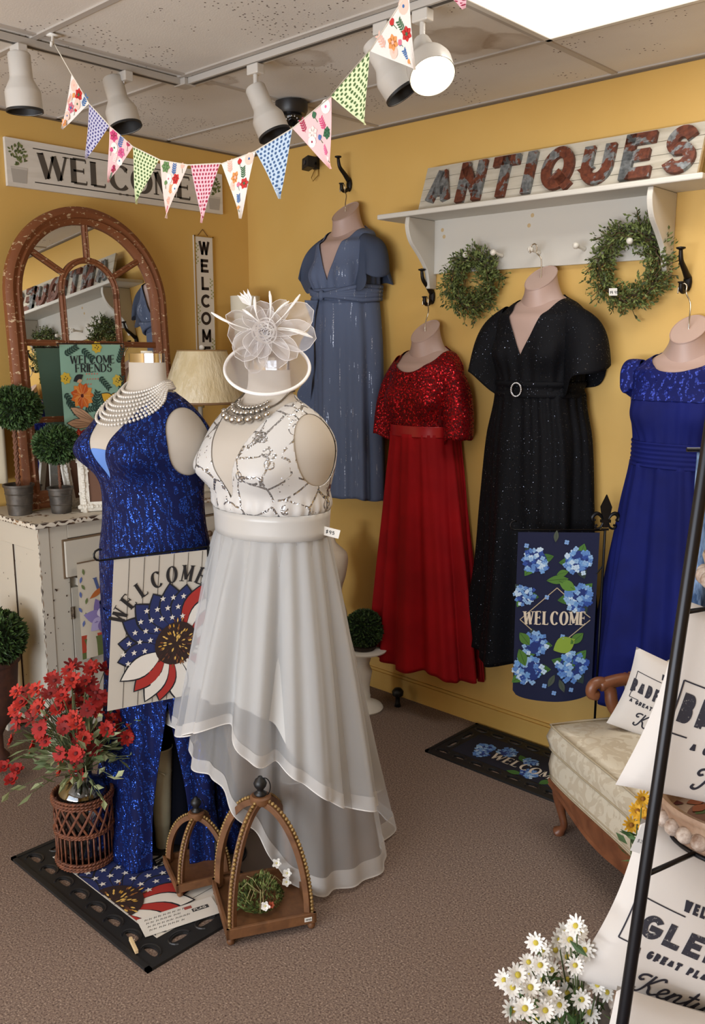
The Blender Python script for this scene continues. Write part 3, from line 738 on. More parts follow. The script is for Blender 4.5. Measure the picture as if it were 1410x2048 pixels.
for cx in (.06, W0 - .055):
    poly(m, [(cx - .035, .018), (cx + .03, .018), (cx + .038, .085), (cx - .042, .085)], ex, pot_c, .0007); ribbon(m, [(cx - .042, .08), (cx + .038, .08)], .004, ex, plain('C6C0B6', .7), .001)
    rnd = random.Random(3)
    for k in range(60):
        a = PI / 2 + rnd.uniform(-1, 1); r_ = rnd.uniform(.01, .105); petal(m, cx + math.cos(a) * r_ * .55, .085 + math.sin(a) * r_ * .9, a + rnd.uniform(-1, 1), .016, .004, ex, rnd.choice(gr), .0008 + k * .00001)
new('board', m, t)
t = thing('wooden_sign', 'narrow vertical WELCOME sign hanging from a cord beside the mirror', 'sign', (0, -.32, 2.1))
F = frame((.001, -.387, 1.70), (0, 1, 0), (0, 0, 1)); W0, H0 = .128, .688
m = MB(); m.box((0, 0, 0), (W0, H0, .012), plain('DFD8CC', .7), F)
gold = plain('A8813A', .5)
for lo, hi in (((0, 0), (.006, H0)), ((W0 - .006, 0), (W0, H0)), ((0, 0), (W0, .006)), ((0, H0 - .006), (W0, H0))): m.box((lo[0], lo[1], .012), (hi[0], hi[1], .015), gold, F)
ex = lambda a, b, c=0: F(a, b, c + .0125)
for k, ch in enumerate('WELCOME'):
    gw = GL[ch][0]; wx = .72 if ch in 'WM' else .9; hh = .070; w_ = (gw * wx + .2) * hh
    glyph(m, ch, W0 / 2 - w_ / 2, H0 - .098 - k * .0925, hh, ex, plain('2B1E1A', .7), .11, False, .0006, 0, wx)
rnd = random.Random(5)
for (x, y) in ((.018, .62), (.016, .56), (.106, .44), (.112, .38), (.016, .24), (.02, .30), (.11, .12), (.105, .08)):
    for k in range(5): petal(m, x, y - .02 + k * .01, PI / 2 + (-1) ** k * .9, .014, .0035, ex, plain('9AA05E', .7), .0006 + k * .00005)
new('board', m, t)
m = MB(); m.tube([F(.03, H0, .006), F(W0 / 2, H0 + .035, .004), F(W0 - .03, H0, .006)], .0018, plain('5A3A22', .8), 5); new('cord', m, t)
# ---- long sign low on the back wall, mostly behind the dresses
t = thing('wooden_sign', 'framed cream sign low on the wall behind the black dress, IF Y showing', 'sign', (1.9, -.02, .56))
F = frame((1.54, -.001, .41), (1, 0, 0), (0, 0, 1)); W0, H0 = .80, .295
m = MB(); m.box((0, 0, 0), (W0, H0, .014), plain('C9C0B0', .7), F); ex = lambda a, b, c=0: F(a, b, c + .0145)
for y in (.012, H0 - .012): ribbon(m, [(.0, y), (W0, y)], .003, ex, M_INK)
for y in (.03, H0 - .03, .12): ribbon(m, [(.0, y), (W0, y)], .0015, ex, M_INK)
text(m, 'IF Y', .012, .185, .04, ex, M_INK, .11, True, .0006, .12); text(m, 'LD', .69, .185, .04, ex, M_INK, .11, True, .0006, .12)
new('board', m, t)

# ================================================================ arched mirror
M_FRAME = chippy('scraped_redbrown_mirror_frame', '7B4725', 'C4AB88', 34, .60, (1, 1, 2.2))
LEAN = .082; th = math.radians(1.0)
up = V((-LEAN, math.sin(th), 1)); MF = frame((.225, -1.118, 1.0755), (-.021, math.cos(th), -math.sin(th)), up)
t = thing('arched_mirror', 'large arched window-pane mirror in scraped brown wood frame, standing on the white cupboard', 'mirror', (.2, -1.11, 1.076))
HW, SP, HB = .425, .945, .0
def archpath(hw, y0, sp, n=40): return [(-hw, y0 + (sp - y0) * k / 10) for k in range(10)] + [(-hw * math.cos(PI * k / n), sp + hw * math.sin(PI * k / n)) for k in range(n + 1)] + [(hw, sp - (sp - y0) * (k + 1) / 10) for k in range(10)]
def moulding(mb, path, wid, prof, closed=False):
    """sweep prof [(across -1..1, out)] along the 2-D path"""
    N = len(path); k = len(prof); vs = []
    for i, p in enumerate(path):
        a, b = path[max(i - 1, 0)], path[min(i + 1, N - 1)]
        dx, dy = b[0] - a[0], b[1] - a[1]; l = math.hypot(dx, dy); nx, ny = -dy / l, dx / l
        for c, o in prof: vs.append(MF(p[0] + nx * c * wid, p[1] + ny * c * wid, o))
    mb.add(vs, [(i * k + j, i * k + (j + 1) % k, (i + 1) * k + (j + 1) % k, (i + 1) * k + j) for i in range(N - 1) for j in range(k)] + [tuple(range(k)), tuple((N - 1) * k + j for j in range(k))[::-1]], M_FRAME)
PROF = [(-1, -.012), (-1, .012), (-.75, .022), (-.4, .028), (-.25, .018), (0, .022), (.3, .03), (.7, .026), (1, .014), (1, -.012)]
m = MB(); moulding(m, archpath(HW - .04, .0, SP), .04, PROF); moulding(m, [(-HW, .04), (HW, .04)], .04, PROF); new('frame', m, t, smooth=True, autos=.6)
BAR = [(-1, 0), (-1, .006), (-.5, .012), (-.25, .009), (.25, .009), (.5, .012), (1, .006), (1, 0)]
for path in ([(-.35, .745), (.35, .745)], [(-.35, .40), (.35, .40)], [(-.145, .075), (-.145, .985)], [(.145, .075), (.145, .985)], [(x, y) for x, y in archpath(.145, .96, .985, 24)],
             [(0, 1.13), (0, 1.29)], [(-.125, 1.06), (-.29, 1.155)], [(.125, 1.06), (.29, 1.155)]):
    m = MB(); moulding(m, path, .0135, BAR); new('glazing_bar', m, t, smooth=True, autos=.6)
m = MB(); g = archpath(HW - .06, .05, SP); mm = plain('E4E6E6', .01, 1); m.add([MF(a, b, -.002) for a, b in g], [tuple(range(len(g)))], mm)
m.add([MF(a, b, -.01) for a, b in g], [tuple(range(len(g)))[::-1]], plain('6B5A44', .8)); new('mirror_glass', m, t)

# ================================================================ white cupboard (dresser)
M_CUP = chippy('chipped_cream_cupboard_paint', 'C2BBAD', '4A382A', 19, .70)
M_CUPT = chippy('worn_cupboard_top', 'D3CBBC', '7A6148', 16, .60)
X1, Y0, Y1, TZ2 = .50, -1.62, -.42, 1.075
t = thing('cupboard', 'tall chipped white farmhouse cupboard with panelled door, pots and mirror on top', 'cupboard', (.25, -1.0, 0))
m = MB(); pts = []
m.box((.012, Y0 - .03, TZ2 - .022), (X1 + .035, Y1 + .03, TZ2), M_CUPT); o = new('top', m, t, bevel=.004)
m = MB(); rw = random.Random(21); WD = plain('3E2B1E', .8); WD2 = plain('8A6E52', .8)
def wear(p, d, n, L_, wdt, inset):      # knocked-off paint along an edge p -> p+d, lying on the face whose inward direction is n
    p, d, n = V(p), V(d), V(n); q = 0; T = d.length; dn = d.normalized(); out = dn.cross(n)
    for s in (1, -1):
        pass
    while q < T:
        l = rw.uniform(.3, 1.6) * L_; w0, w1, w2 = [rw.uniform(.1, 1) * wdt for _ in range(3)]
        a = [p + dn * q, p + dn * min(T, q + l * .3) + n * w0, p + dn * min(T, q + l * .6) + n * w1, p + dn * min(T, q + l)]
        m.add([x + V(inset) for x in a], [(0, 1, 2, 3)], WD if rw.random() < .7 else WD2); q += l * rw.uniform(1.0, 1.7)
wear((X1 + .0355, Y0 - .03, TZ2 - .001), (0, Y1 - Y0 + .06, 0), (0, 0, -1), .03, .012, (.0006, 0, 0)); wear((X1 + .0355, Y0 - .03, TZ2 - .0215), (0, Y1 - Y0 + .06, 0), (0, 0, 1), .03, .010, (.0006, 0, 0))
wear((.02, Y0 - .0305, TZ2 - .001), (X1, 0, 0), (0, 0, -1), .03, .012, (0, -.0006, 0)); wear((.02, Y0 - .0305, TZ2 - .0215), (X1, 0, 0), (0, 0, 1), .03, .009, (0, -.0006, 0))
wear((X1 + .034, Y0 - .03, TZ2), (0, Y1 - Y0 + .06, 0), (-1, 0, 0), .035, .016, (0, 0, .0007)); wear((.02, Y0 - .029, TZ2), (X1, 0, 0), (0, 1, 0), .04, .012, (0, 0, .0007))
wear((X1, Y0 + .001, .02), (0, 0, TZ2 - .05), (0, 1, 0), .03, .006, (.0007, 0, 0)); wear((X1 - .001, Y0, .02), (0, 0, TZ2 - .05), (-1, 0, 0), .03, .006, (0, -.0007, 0))
for _ in range(26):
    y, z = rw.uniform(Y0 + .01, Y0 + .13), rw.uniform(.1, TZ2 - .1); r = rw.uniform(.0015, .005); m.add([(X1 + .0006, y + r * math.cos(a), z + r * 1.3 * math.sin(a)) for a in [k * PI / 3 for k in range(6)]], [tuple(range(6))], WD)
for _ in range(14):
    x, z = rw.uniform(.1, X1 - .06), rw.uniform(.2, TZ2 - .15); r = rw.uniform(.001, .004); m.add([(x + r * math.cos(a), Y0 + .0073, z + r * 1.3 * math.sin(a)) for a in [k * PI / 3 for k in range(6)]], [tuple(range(6))], WD)
m.box((.03, Y0 + .005, .0), (.06, Y0 + .02, .1), M_CUP)
m.box((.022, Y0 + .008, .18), (X1 - .03, Y0 + .02, TZ2 - .023), M_CUP)                 # side panel
for y in (Y0, Y1 - .05):
    m.box((X1 - .05, y, 0), (X1, y + .05, TZ2 - .023), M_CUP); m.box((.022, y, 0), (.07, y + .05, TZ2 - .023), M_CUP)
m.box((.022, Y0 + .001, TZ2 - .13), (X1 - .04, Y0 + .014, TZ2 - .023), M_CUP); m.box((.022, Y0 + .001, .17), (X1 - .04, Y0 + .016, .22), M_CUP)
m.box((.25, Y0 + .002, .2), (.256, Y0 + .0085, TZ2 - .13), plain('3A2A1E', .9))
m.box((.022, Y1 - .02, .1), (X1 - .03, Y1 - .006, TZ2 - .023), M_CUP); m.box((.022, Y0 + .02, .1), (.03, Y1, TZ2 - .023), M_CUP)
m.box((X1 - .03, Y0 + .05, .12), (X1 - .004, Y0 + .137, TZ2 - .023), M_CUP)
m.box((X1 - .03, Y0 + .137, TZ2 - .09), (X1 - .004, Y1 - .05, TZ2 - .023), M_CUP)
m.box((X1 - .03, Y0 + .05, .10), (X1 - .004, Y1 - .05, .2), M_CUP); m.box((X1 - .03, Y0 + .17, .765), (X1 - .004, Y1 - .05, .80), M_CUP)
m.box((.03, Y0 + .02, .1), (X1 - .02, Y1 - .02, .12), M_CUP)
m.box((X1 - .035, Y0 + .1, .12), (X1 - .03, Y1 - .06, TZ2 - .08), M_CUP)
new('body', m, t, bevel=.003)
dy0 = Y0 + .135
def door(y0, y1, z0, z1, hinge):
    m = MB(); x = X1 - .004
    m.box((x - .018, y0, z0), (x, y0 + .075, z1), M_CUP); m.box((x - .018, y1 - .075, z0), (x, y1, z1), M_CUP)
    m.box((x - .018, y0 + .075, z1 - .08), (x, y1 - .075, z1), M_CUP); m.box((x - .018, y0 + .075, z0), (x, y1 - .075, z0 + .1), M_CUP)
    m.box((x - .02, y0 + .07, z0 + .09), (x - .012, y1 - .07, z1 - .07), M_CUP); d = new('door', m, t, bevel=.002)
    for z in (z0 + .08, z1 - .14):
        m = MB(); rm = mottled('rusty_hinge', '3A2A20', '8A7A66', 90, .7, .4); m.box((x - .001, hinge - .01, z), (x + .004, hinge + .008, z + .055), rm); m.tube([(x + .005, hinge, z), (x + .005, hinge, z + .055)], .004, rm); new('hinge', m, d)
    return d
D1 = door(Y0 + .14, Y0 + .6, .205, .76, Y0 + .14); D2 = door(Y0 + .61, Y1 - .055, .205, .76, Y1 - .055)
m = MB(); m.ball((X1 + .012, Y0 + .3, .745), .012, plain('7A5A34', .5), 12); new('turn_button', m, D1)
for y0, y1 in ((Y0 + .115, Y0 + .59), (Y0 + .62, Y1 - .06)):
    m = MB(); m.box((X1 - .004, y0, .815), (X1 + .012, y1, .975), M_CUP); m.box((X1 - .006, y0 - .008, .808), (X1 + .001, y1 + .008, .983), plain('6B5640', .8)); d = new('drawer', m, t, bevel=.002)
    m = MB(); m.ball((X1 + .03, (y0 + y1) / 2, .895), .016, plain('5A4430', .5), 14); m.tube([(X1 + .01, (y0 + y1) / 2, .895), (X1 + .03, (y0 + y1) / 2, .895)], .007, plain('5A4430', .5)); new('knob', m, d, smooth=True)

# ================================================================ garden flags
def cloth_flag(mb, F, w, h, mat, wob=.006, ph=0, round_bottom=0, k=3, hem='plain'):
    G = lambda a, b, c=0: F(a, b, c + wob * math.sin(a / w * k * PI + ph) * (1 - b / h) + wob * .5 * math.sin(b / h * 5 + ph))
    def fn(u, v):
        x = u * w; dip = round_bottom * math.sqrt(max(0, 1 - (2 * u - 1) ** 2)) - round_bottom if round_bottom else 0
        y = h * v if v > .4 else h * .4 * (v / .4) 
        return G(x, y - (dip * (1 - v)) if round_bottom else y, -.0012)
    mb.grid(fn, 24, 30, mat)
    mb.grid(lambda u, v: V(fn(u, v)) + (F(0, 0, -.0012) - F(0, 0, 0)), 24, 30, mat)
    return G
def hydrangea(mb, x, y, r, G, seed, lay=.001):
    rnd = random.Random(seed); pal = [plain(c, .8) for c in ('2F4FA0', '5B86C8', '8FB6E0', 'C3DBF0', '1F3478', '6F9FD8')]
    disc(mb, x, y, r * .8, G, pal[4], lay, 16)
    for k in range(46):
        a = rnd.uniform(0, 2 * PI); q = r * math.sqrt(rnd.random()) * .95; px, py = x + q * math.cos(a), y + q * math.sin(a); c = pal[rnd.choice((0, 1, 1, 2, 2, 3, 5))]; s = r * .17; ro = rnd.random() * 2
        for j in range(4): disc(mb, px + s * .62 * math.cos(ro + j * PI / 2), py + s * .62 * math.sin(ro + j * PI / 2), s * .56, G, c, lay + .0002 + k * .00002, 6)
def leafart(mb, x, y, a, L, w, G, c, vein='2E4A1E', lay=.0009):
    petal(mb, x, y, a, L, w, G, plain(c, .8), lay, 1, 9); ribbon(mb, [(x, y), (x + L * .9 * math.cos(a), y + L * .9 * math.sin(a))], L * .012, G, plain(vein, .8), lay + .0002)
# friends flag hanging on the mirror bar
t = thing('garden_flag', 'teal WELCOME FRIENDS garden flag with poppies and butterfly, hanging over the mirror', 'garden flag', (.3, -1.16, 1.83))
F = frame((.275, -1.345, 1.365), (-.02, 1, 0), (0, 0, 1)); FW, FH = .315, .45
m = MB(); G = cloth_flag(m, F, FW, FH, plain('8FB9A6', .85), .004, 1)
S = lambda px, py: ((px - 50) / 1040 * FW, FH - (py - 60) / 1440 * FH)       # flag-local layout
def P2(px, py): return S(px, py)
ink = plain('22262B', .8)
x, y = S(210, 335); text(m, 'WELCOME', x, y, .036, G, ink, .09, True, .001, .1, 1.1, None, .232)
x, y = S(290, 460); text(m, 'FRIENDS', x, y, .036, G, ink, .09, True, .001, .1, 1.1, None, .19)
for (px, py, r, c) in ((670, 100, .026, 'D8B83C'), (120, 540, .026, 'D8B83C'), (1010, 600, .028, 'D9BE4A')):
    x, y = S(px, py)
    for k in range(7): petal(m, x, y, k * .9, r * 1.1, r * .45, G, plain(c, .8), .0008 + k * .00005)
    for k in range(4): disc(m, x + .008 * math.cos(k * 1.7), y + .008 * math.sin(k * 1.7), .003, G, ink, .0014, 6)
for (px, py, R_, cols) in ((380, 800, .062, ('D9702A', 'E8923E', 'C85A20')), (300, 1470, .062, ('B5261E', 'D0352A', '8F1A18'))):
    x, y = S(px, py)
    for k in range(11):
        a = k * 2 * PI / 11; petal(m, x, y, a, R_, R_ * .36, G, plain(cols[k % 3], .8), .0009 + k * .00006, .8)
        ribbon(m, [(x, y), (x + R_ * .8 * math.cos(a), y + R_ * .8 * math.sin(a))], .0008, G, plain('F0B27A', .8), .0018)
    disc(m, x, y, .009, G, plain('5A1C1C', .8), .002, 8)
x, y = S(340, 620); petal(m, x - .03, y + .01, .5, .06, .016, G, ink, .0022); petal(m, x - .012, y + .006, .3, .03, .009, G, plain('D8B08A', .8), .0024)
for (px, py, a, L_, w_, c) in ((870, 900, 2.5, .06, .024, 'E2B23A'), (870, 900, .5, .062, .024, 'E2B23A'), (880, 930, 3.7, .06, .02, 'D9A62E'), (900, 930, -.1, .045, .016, 'D9A62E')):
    x, y = S(px, py); petal(m, x, y, a, L_ * 1.08, w_ * 1.15, G, ink, .0009, .7); petal(m, x, y, a, L_, w_, G, plain(c, .8), .0012, .7)
x, y = S(860, 830); ribbon(m, [(x, y), (x + .02, y - .045)], .003, G, ink, .0016)
for (px, py, a, L_, w_) in ((620, 1220, 2.62, .16, .022), (600, 1230, 3.05, .155, .022)):
    x, y = S(px, py); petal(m, x, y, a, L_ * 1.03, w_ * 1.1, G, ink, .0010, 1.3); petal(m, x, y, a, L_, w_, G, plain('C9A283', .8), .0013, 1.3)
    for q in (-.12, 0, .12): ribbon(m, [(x, y), (x + L_ * .85 * math.cos(a + q), y + L_ * .85 * math.sin(a + q))], .0007, G, plain('6B4A38', .8), .0016)
for (px, py, a) in ((700, 540, -.85), (120, 850, -1.0), (640, 1100, 1.6), (420, 130, -.7), (420, 1010, .1), (130, 200, .5), (1040, 330, 1.2), (1060, 760, 1.4), (690, 780, -1.2), (560, 1130, .3), (90, 760, -.9), (560, 960, 1.2)):
    x, y = S(px, py); c = plain('23413A', .8); L_ = .075; ribbon(m, [(x, y), (x + L_ * math.cos(a), y + L_ * math.sin(a))], .0011, G, c, .001)
    for k in range(6):
        q = k / 6 * L_
        for sg in (-1, 1): petal(m, x + q * math.cos(a), y + q * math.sin(a), a + sg * .8, .022, .0042, G, c, .0011)
for k in range(12):
    x, y = S(470 + (k % 5) * 45 + 10 * (k // 5), 500 + (k // 5) * 75); petal(m, x, y, 1.2, .009, .003, G, plain('D9796B', .8), .001)
new('cloth', m, t, smooth=False)
m = MB(); q = [F(-.012, FH - .014, .008), F(-.012, FH + .004, .0), F(FW * .5, FH + .004, .0), F(FW + .018, FH + .004, 0), F(FW + .018, FH - .02, .0), F(FW + .004, FH - .02, .0)]
m.tube(q, .0026, M_BLACK, 6); new('hanger', m, t)
# iris flag on the cupboard door
t = thing('garden_flag', 'small iris flag with pale boards hanging on the cupboard front beside the drawer', 'garden flag', (.53, -1.45, .8))
F = frame((.548, -1.475, .44), (0, 1, 0), (0, 0, 1)); FW, FH = .29, .44; m = MB(); G = cloth_flag(m, F, FW, FH, plain('CFC5B2', .85), .003, 0)
text(m, 'WEL', .075, .29, .07, G, plain('4A5A8A', .8), .09, True, .001, .12)
poly(m, [(0, 0), (FW, 0), (FW, .1), (0, .09)], G, plain('5F6B3A', .8), .0006); poly(m, [(0, .03), (.16, .02), (.17, .1), (0, .11)], G, plain('B5432C', .8), .0008); poly(m, [(.18, .03), (FW, .03), (FW, .09), (.18, .09)], G, plain('A83A28', .8), .0008)
for k, (a, L_, c) in enumerate(((1.2, .1, '8E80B8'), (1.9, .1, '7B6CA8'), (.3, .1, '9C90C6'), (2.8, .1, '8E80B8'), (-.5, .08, 'B5AAD6'), (-2.5, .08, 'B5AAD6'), (-1.5, .08, '7B6CA8'), (1.55, .06, 'D8D0EA'))):
    petal(m, .11, .17, a, L_, .03, G, plain(c, .8), .001 + k * .0001, .8)
petal(m, .11, .15, -1.5, .04, .006, G, plain('E3A83A', .8), .0022)
for k in range(8): petal(m, .01 + .02 * (k % 2), .15 + k * .033, 1.3 + (k % 3) * .4, .03, .006, G, plain(('5F6FA8', '6B7A4A')[k % 2], .8), .001)
petal(m, .05, .27, .5, .09, .013, G, plain('B5642C', .8), .0012); petal(m, .2, .38, 2.8, .09, .01, G, plain('4A5A8A', .8), .0012)
new('cloth', m, t); m = MB(); m.tube([F(0, FH, 0), F(FW, FH, 0)], .003, plain('6B5640', .6)); new('rod', m, t)

# ================================================================ things on the cupboard
M_GALV = mottled('galvanised_pot', '4E4A46', '67615A', 25, .45, .6)
M_GREEN = [plain(c, .65) for c in ('2F4A22', '3E5C2C', '24391A', '4F6B38')]
def topiary(c, pr, ph, trunk_top, ball_c, ball_r, label, leaves=1500, trunk_r=.022, zs=.8):
    t = thing('topiary', label, 'potted topiary', c, 'boxwood topiaries on the cupboard')
    x, y, z = c
    m = MB(); m.lathe([(.0, 0), (pr * .8, 0), (pr, ph - .012), (pr + .005, ph - .01), (pr + .006, ph), (pr, ph), (pr - .004, ph - .003), (pr * .95, ph - .02), (0, ph - .02)], c, M_GALV, 36)
    for k in (.35, .7): m.lathe([(pr * (.8 + .2 * k) + .001, ph * k - .003), (pr * (.8 + .2 * k) + .003, ph * k), (pr * (.8 + .2 * k) + .001, ph * k + .003)], c, M_GALV, 36, None, (False, False))
    new('pot', m, t, smooth=True, autos=.8)
    m = MB(); m.ball((x, y, z + ph - .02), pr * .85, plain('5A4632', .95), 14, (1, 1, .15)); new('moss', m, t)
    m = MB(); tw = plain('6B4632', .8)
    for k in range(4): m.tube([(x + trunk_r * .6 * math.cos(k * 1.57 + s * 2.2), y + trunk_r * .6 * math.sin(k * 1.57 + s * 2.2), z + ph - .02 + (trunk_top - z - ph + .02) * s / 12.0) for s in range(13)], trunk_r * .45, tw, 6)
    new('trunk', m, t, smooth=True)
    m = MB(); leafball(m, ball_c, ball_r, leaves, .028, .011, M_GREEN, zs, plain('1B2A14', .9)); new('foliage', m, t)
topiary((.262, -1.575, 1.0755), .062, .135, 1.5, (.27, -1.57, 1.545), .12, 'taller topiary with twisted trunk in a grey metal pot, left on the cupboard', 2200, .013)
topiary((.36, -1.43, 1.0755), .053, .115, 1.32, (.36, -1.435, 1.38), .105, 'shorter round topiary in a grey metal pot, right one on the cupboard', 2000, .008)
M_CARVE = mottled('chalky_white_carved_frame', 'D8D2C4', 'EAE5DA', 40, .7)
def photo_frame(o, right, up, w, h, label, depth=.012, ins='6B4A38'):
    t = thing('picture_frame', label, 'picture frame', tuple(o), 'ornate white photo frames')
    F = frame(o, right, up); m = MB(); bw = .042
    for lo, hi in (((0, 0), (w, bw)), ((0, h - bw), (w, h)), ((0, bw), (bw, h - bw)), ((w - bw, bw), (w, h - bw))): m.box((lo[0], lo[1], 0), (hi[0], hi[1], depth), M_CARVE, F)
    rnd = random.Random(2)
    for k in range(70):
        s = k / 70 * 2 * (w + h)
        if s < w: q = (s, bw / 2)
        elif s < w + h: q = (w - bw / 2, s - w)
        elif s < 2 * w + h: q = (s - w - h, h - bw / 2)
        else: q = (bw / 2, s - 2 * w - h)
        p = F(q[0], q[1], depth); m.ball(tuple(p), rnd.uniform(.006, .013), M_CARVE, 6)
        p = F(q[0] + rnd.uniform(-.022, .022), q[1] + rnd.uniform(-.022, .022), depth * .6); m.ball(tuple(p), rnd.uniform(.005, .010), M_CARVE, 6)
    new('carved_border', m, t, smooth=False)
    m = MB(); m.box((bw, bw, .001), (w - bw, h - bw, .004), plain(ins, .5), F); new('backing', m, t)
photo_frame((.30, -1.365, 1.0757), (-.1, 1, 0), (-.22, 0, 1), .20, .26, 'white carved photo frame behind the two topiaries')
photo_frame((.42, -1.37, 1.0757), (.35, .75, 0), (-.25, .1, 1), .17, .26, 'white carved photo frame leaning beside the blue dress, right of the topiaries')
# table lamp
t = thing('table_lamp', 'table lamp with crackled cream cone shade behind the two mannequins', 'lamp', (.33, -.62, 1.076))
m = MB(); c = (.33, -.62, 1.0757); m.lathe([(.0, 0), (.075, 0), (.078, .015), (.03, .03), (.02, .06), (.045, .12), (.055, .2), (.03, .29), (.012, .33), (.012, .43)], c, plain('B9AE9A', .4), 28); new('base', m, t, smooth=True)
m = MB(); sm_ = mottled('crackled_cream_lampshade', 'D2BE94', 'DECCA6', 26, .18, 0, (1, 1, .2), .9, .4, .6, .012); c = (.35, -.615, 1.53)
m.lathe([(.215, 0), (.218, .006), (.124, .252), (.122, .256)], c, sm_, 48, None, (False, False)); m.lathe([(.122, .256), (.212, .002)], c, plain('E9DFC8', .7), 48, None, (False, False)); m.lathe([(.216, -.004), (.220, 0), (.218, .008)], c, plain('7A5A3A', .6), 48, None, (False, False)); m.lathe([(.121, .252), (.126, .254), (.122, .259)], c, plain('9A7A50', .6), 48, None, (False, False)); new('lamp_shade', m, t, smooth=True, autos=1)
m = MB(); m.ball((.35, -.615, 1.80), .014, plain('EDE9E0', .3), 12); m.tube([(.35, -.615, 1.5), (.35, -.615, 1.79)], .004, plain('9A8A60', .3, .8)); m.tube([(.35 - .12, -.615, 1.783), (.35 + .12, -.615, 1.783)], .002, plain('9A8A60', .3, .8)); new('finial', m, t, smooth=True)
# white architectural column in the corner
t = thing('baluster', 'tall turned white column standing in the room corner behind the hat', 'column', (.2, -.2, 0))
m = MB(); mc = chippy('chalky_column_paint', 'DDD3BC', '9A855E', 12, .7)
m.lathe([(.0, 0), (.1, 0), (.1, .06), (.075, .08), (.075, .1), (.05, .13), (.055, .8), (.06, 1.4), (.058, 1.78), (.075, 1.80), (.077, 1.83), (.062, 1.85), (.062, 1.98), (.078, 1.99), (.08, 2.07), (.0, 2.07)], (.2, -.2, .001), mc, 32); new('column_body', m, t, smooth=True, autos=.6)
# curtain at the left edge
t = thing('hanging_towel', 'cream linen towel hanging on the wall at the left picture edge', 'towel', (.03, -1.72, 1.5))
m = MB(); m.grid(lambda u, v: (.05 + .02 * math.sin(u * 14), -1.95 + u * .42, 1.18 + v * .34 + .01 * math.sin(u * 9)), 30, 6, plain('C9BDA2', .9)); new('cloth', m, t, smooth=True, solid=.004)
m = MB(); m.tube([(.05, -1.97, 1.525), (.05, -1.51, 1.525)], .006, M_BLKMET); m.tube([(.0, -1.9, 1.525), (.05, -1.9, 1.525)], .004, M_BLKMET); new('rail', m, t)

# ================================================================ gowns on hanging forms
M_SKIN = plain('B0958A', .45)
def foldv(u, z, zt, zb, amp, n, ph):
    k = sm(0, 1, (zt - z) / max(zt - zb, 1e-4)); w = u * 2 * PI
    s = .5 * math.cos(n * w + ph + .8 * math.sin(2 * w + ph)) + .3 * math.cos((n * 1.7 // 1) * w + ph * 2.3) + .2 * math.cos((n * 2.6 // 1) * w + ph)
    return amp * (.18 + .82 * k ** .8) * s
class Gown:
    """points of a body hung against the wall: front faces -y"""
    def __init__(s, cx, rows, bf=.17, yb=-.05, bust=(0, 0), bs=.07):
        s.cx, s.rows, s.bf, s.yb, s.bust, s.bs = cx, rows, bf, yb, bust, bs
    def P(s, u, z, off=0):
        r = interp(s.rows, z); a = r[0]; b = s.bf * (r[1] if len(r) > 1 else 1); w = 2 * PI * u; c, sn = math.cos(w), math.sin(w)
        q = 2 / 2.25; cc = math.copysign(abs(c) ** q, c); ss = math.copysign(abs(sn) ** q, sn)
        x = a + off; y = (b + off) if sn < 0 else (.022 + off * .5)
        px, py = s.cx + x * cc, s.yb + y * ss
        if s.bust[0] and sn < 0:
            g = math.exp(-((z - s.bust[1]) / s.bs) ** 2) * (math.exp(-((w - 4.22) / .36) ** 2) + math.exp(-((w - 5.2) / .36) ** 2))
            px += c * g * s.bust[0]; py += sn * g * s.bust[0]
        return (px, py, z)
def in_v(p, g, tip, top, hw, kind):
    """> 0 outside the neck opening"""
    dx, z = abs(p[0] - g.cx), p[2]
    if p[1] > g.yb + .0: return 1.0
    if kind == 'v': return max(tip - z, dx - hw * (z - tip) / (top - tip)) * 10
    e = 1 - ((dx / hw) ** 2 + ((z - top) / (top - tip)) ** 2); return -e if z < top + .001 else (dx - hw) * 10
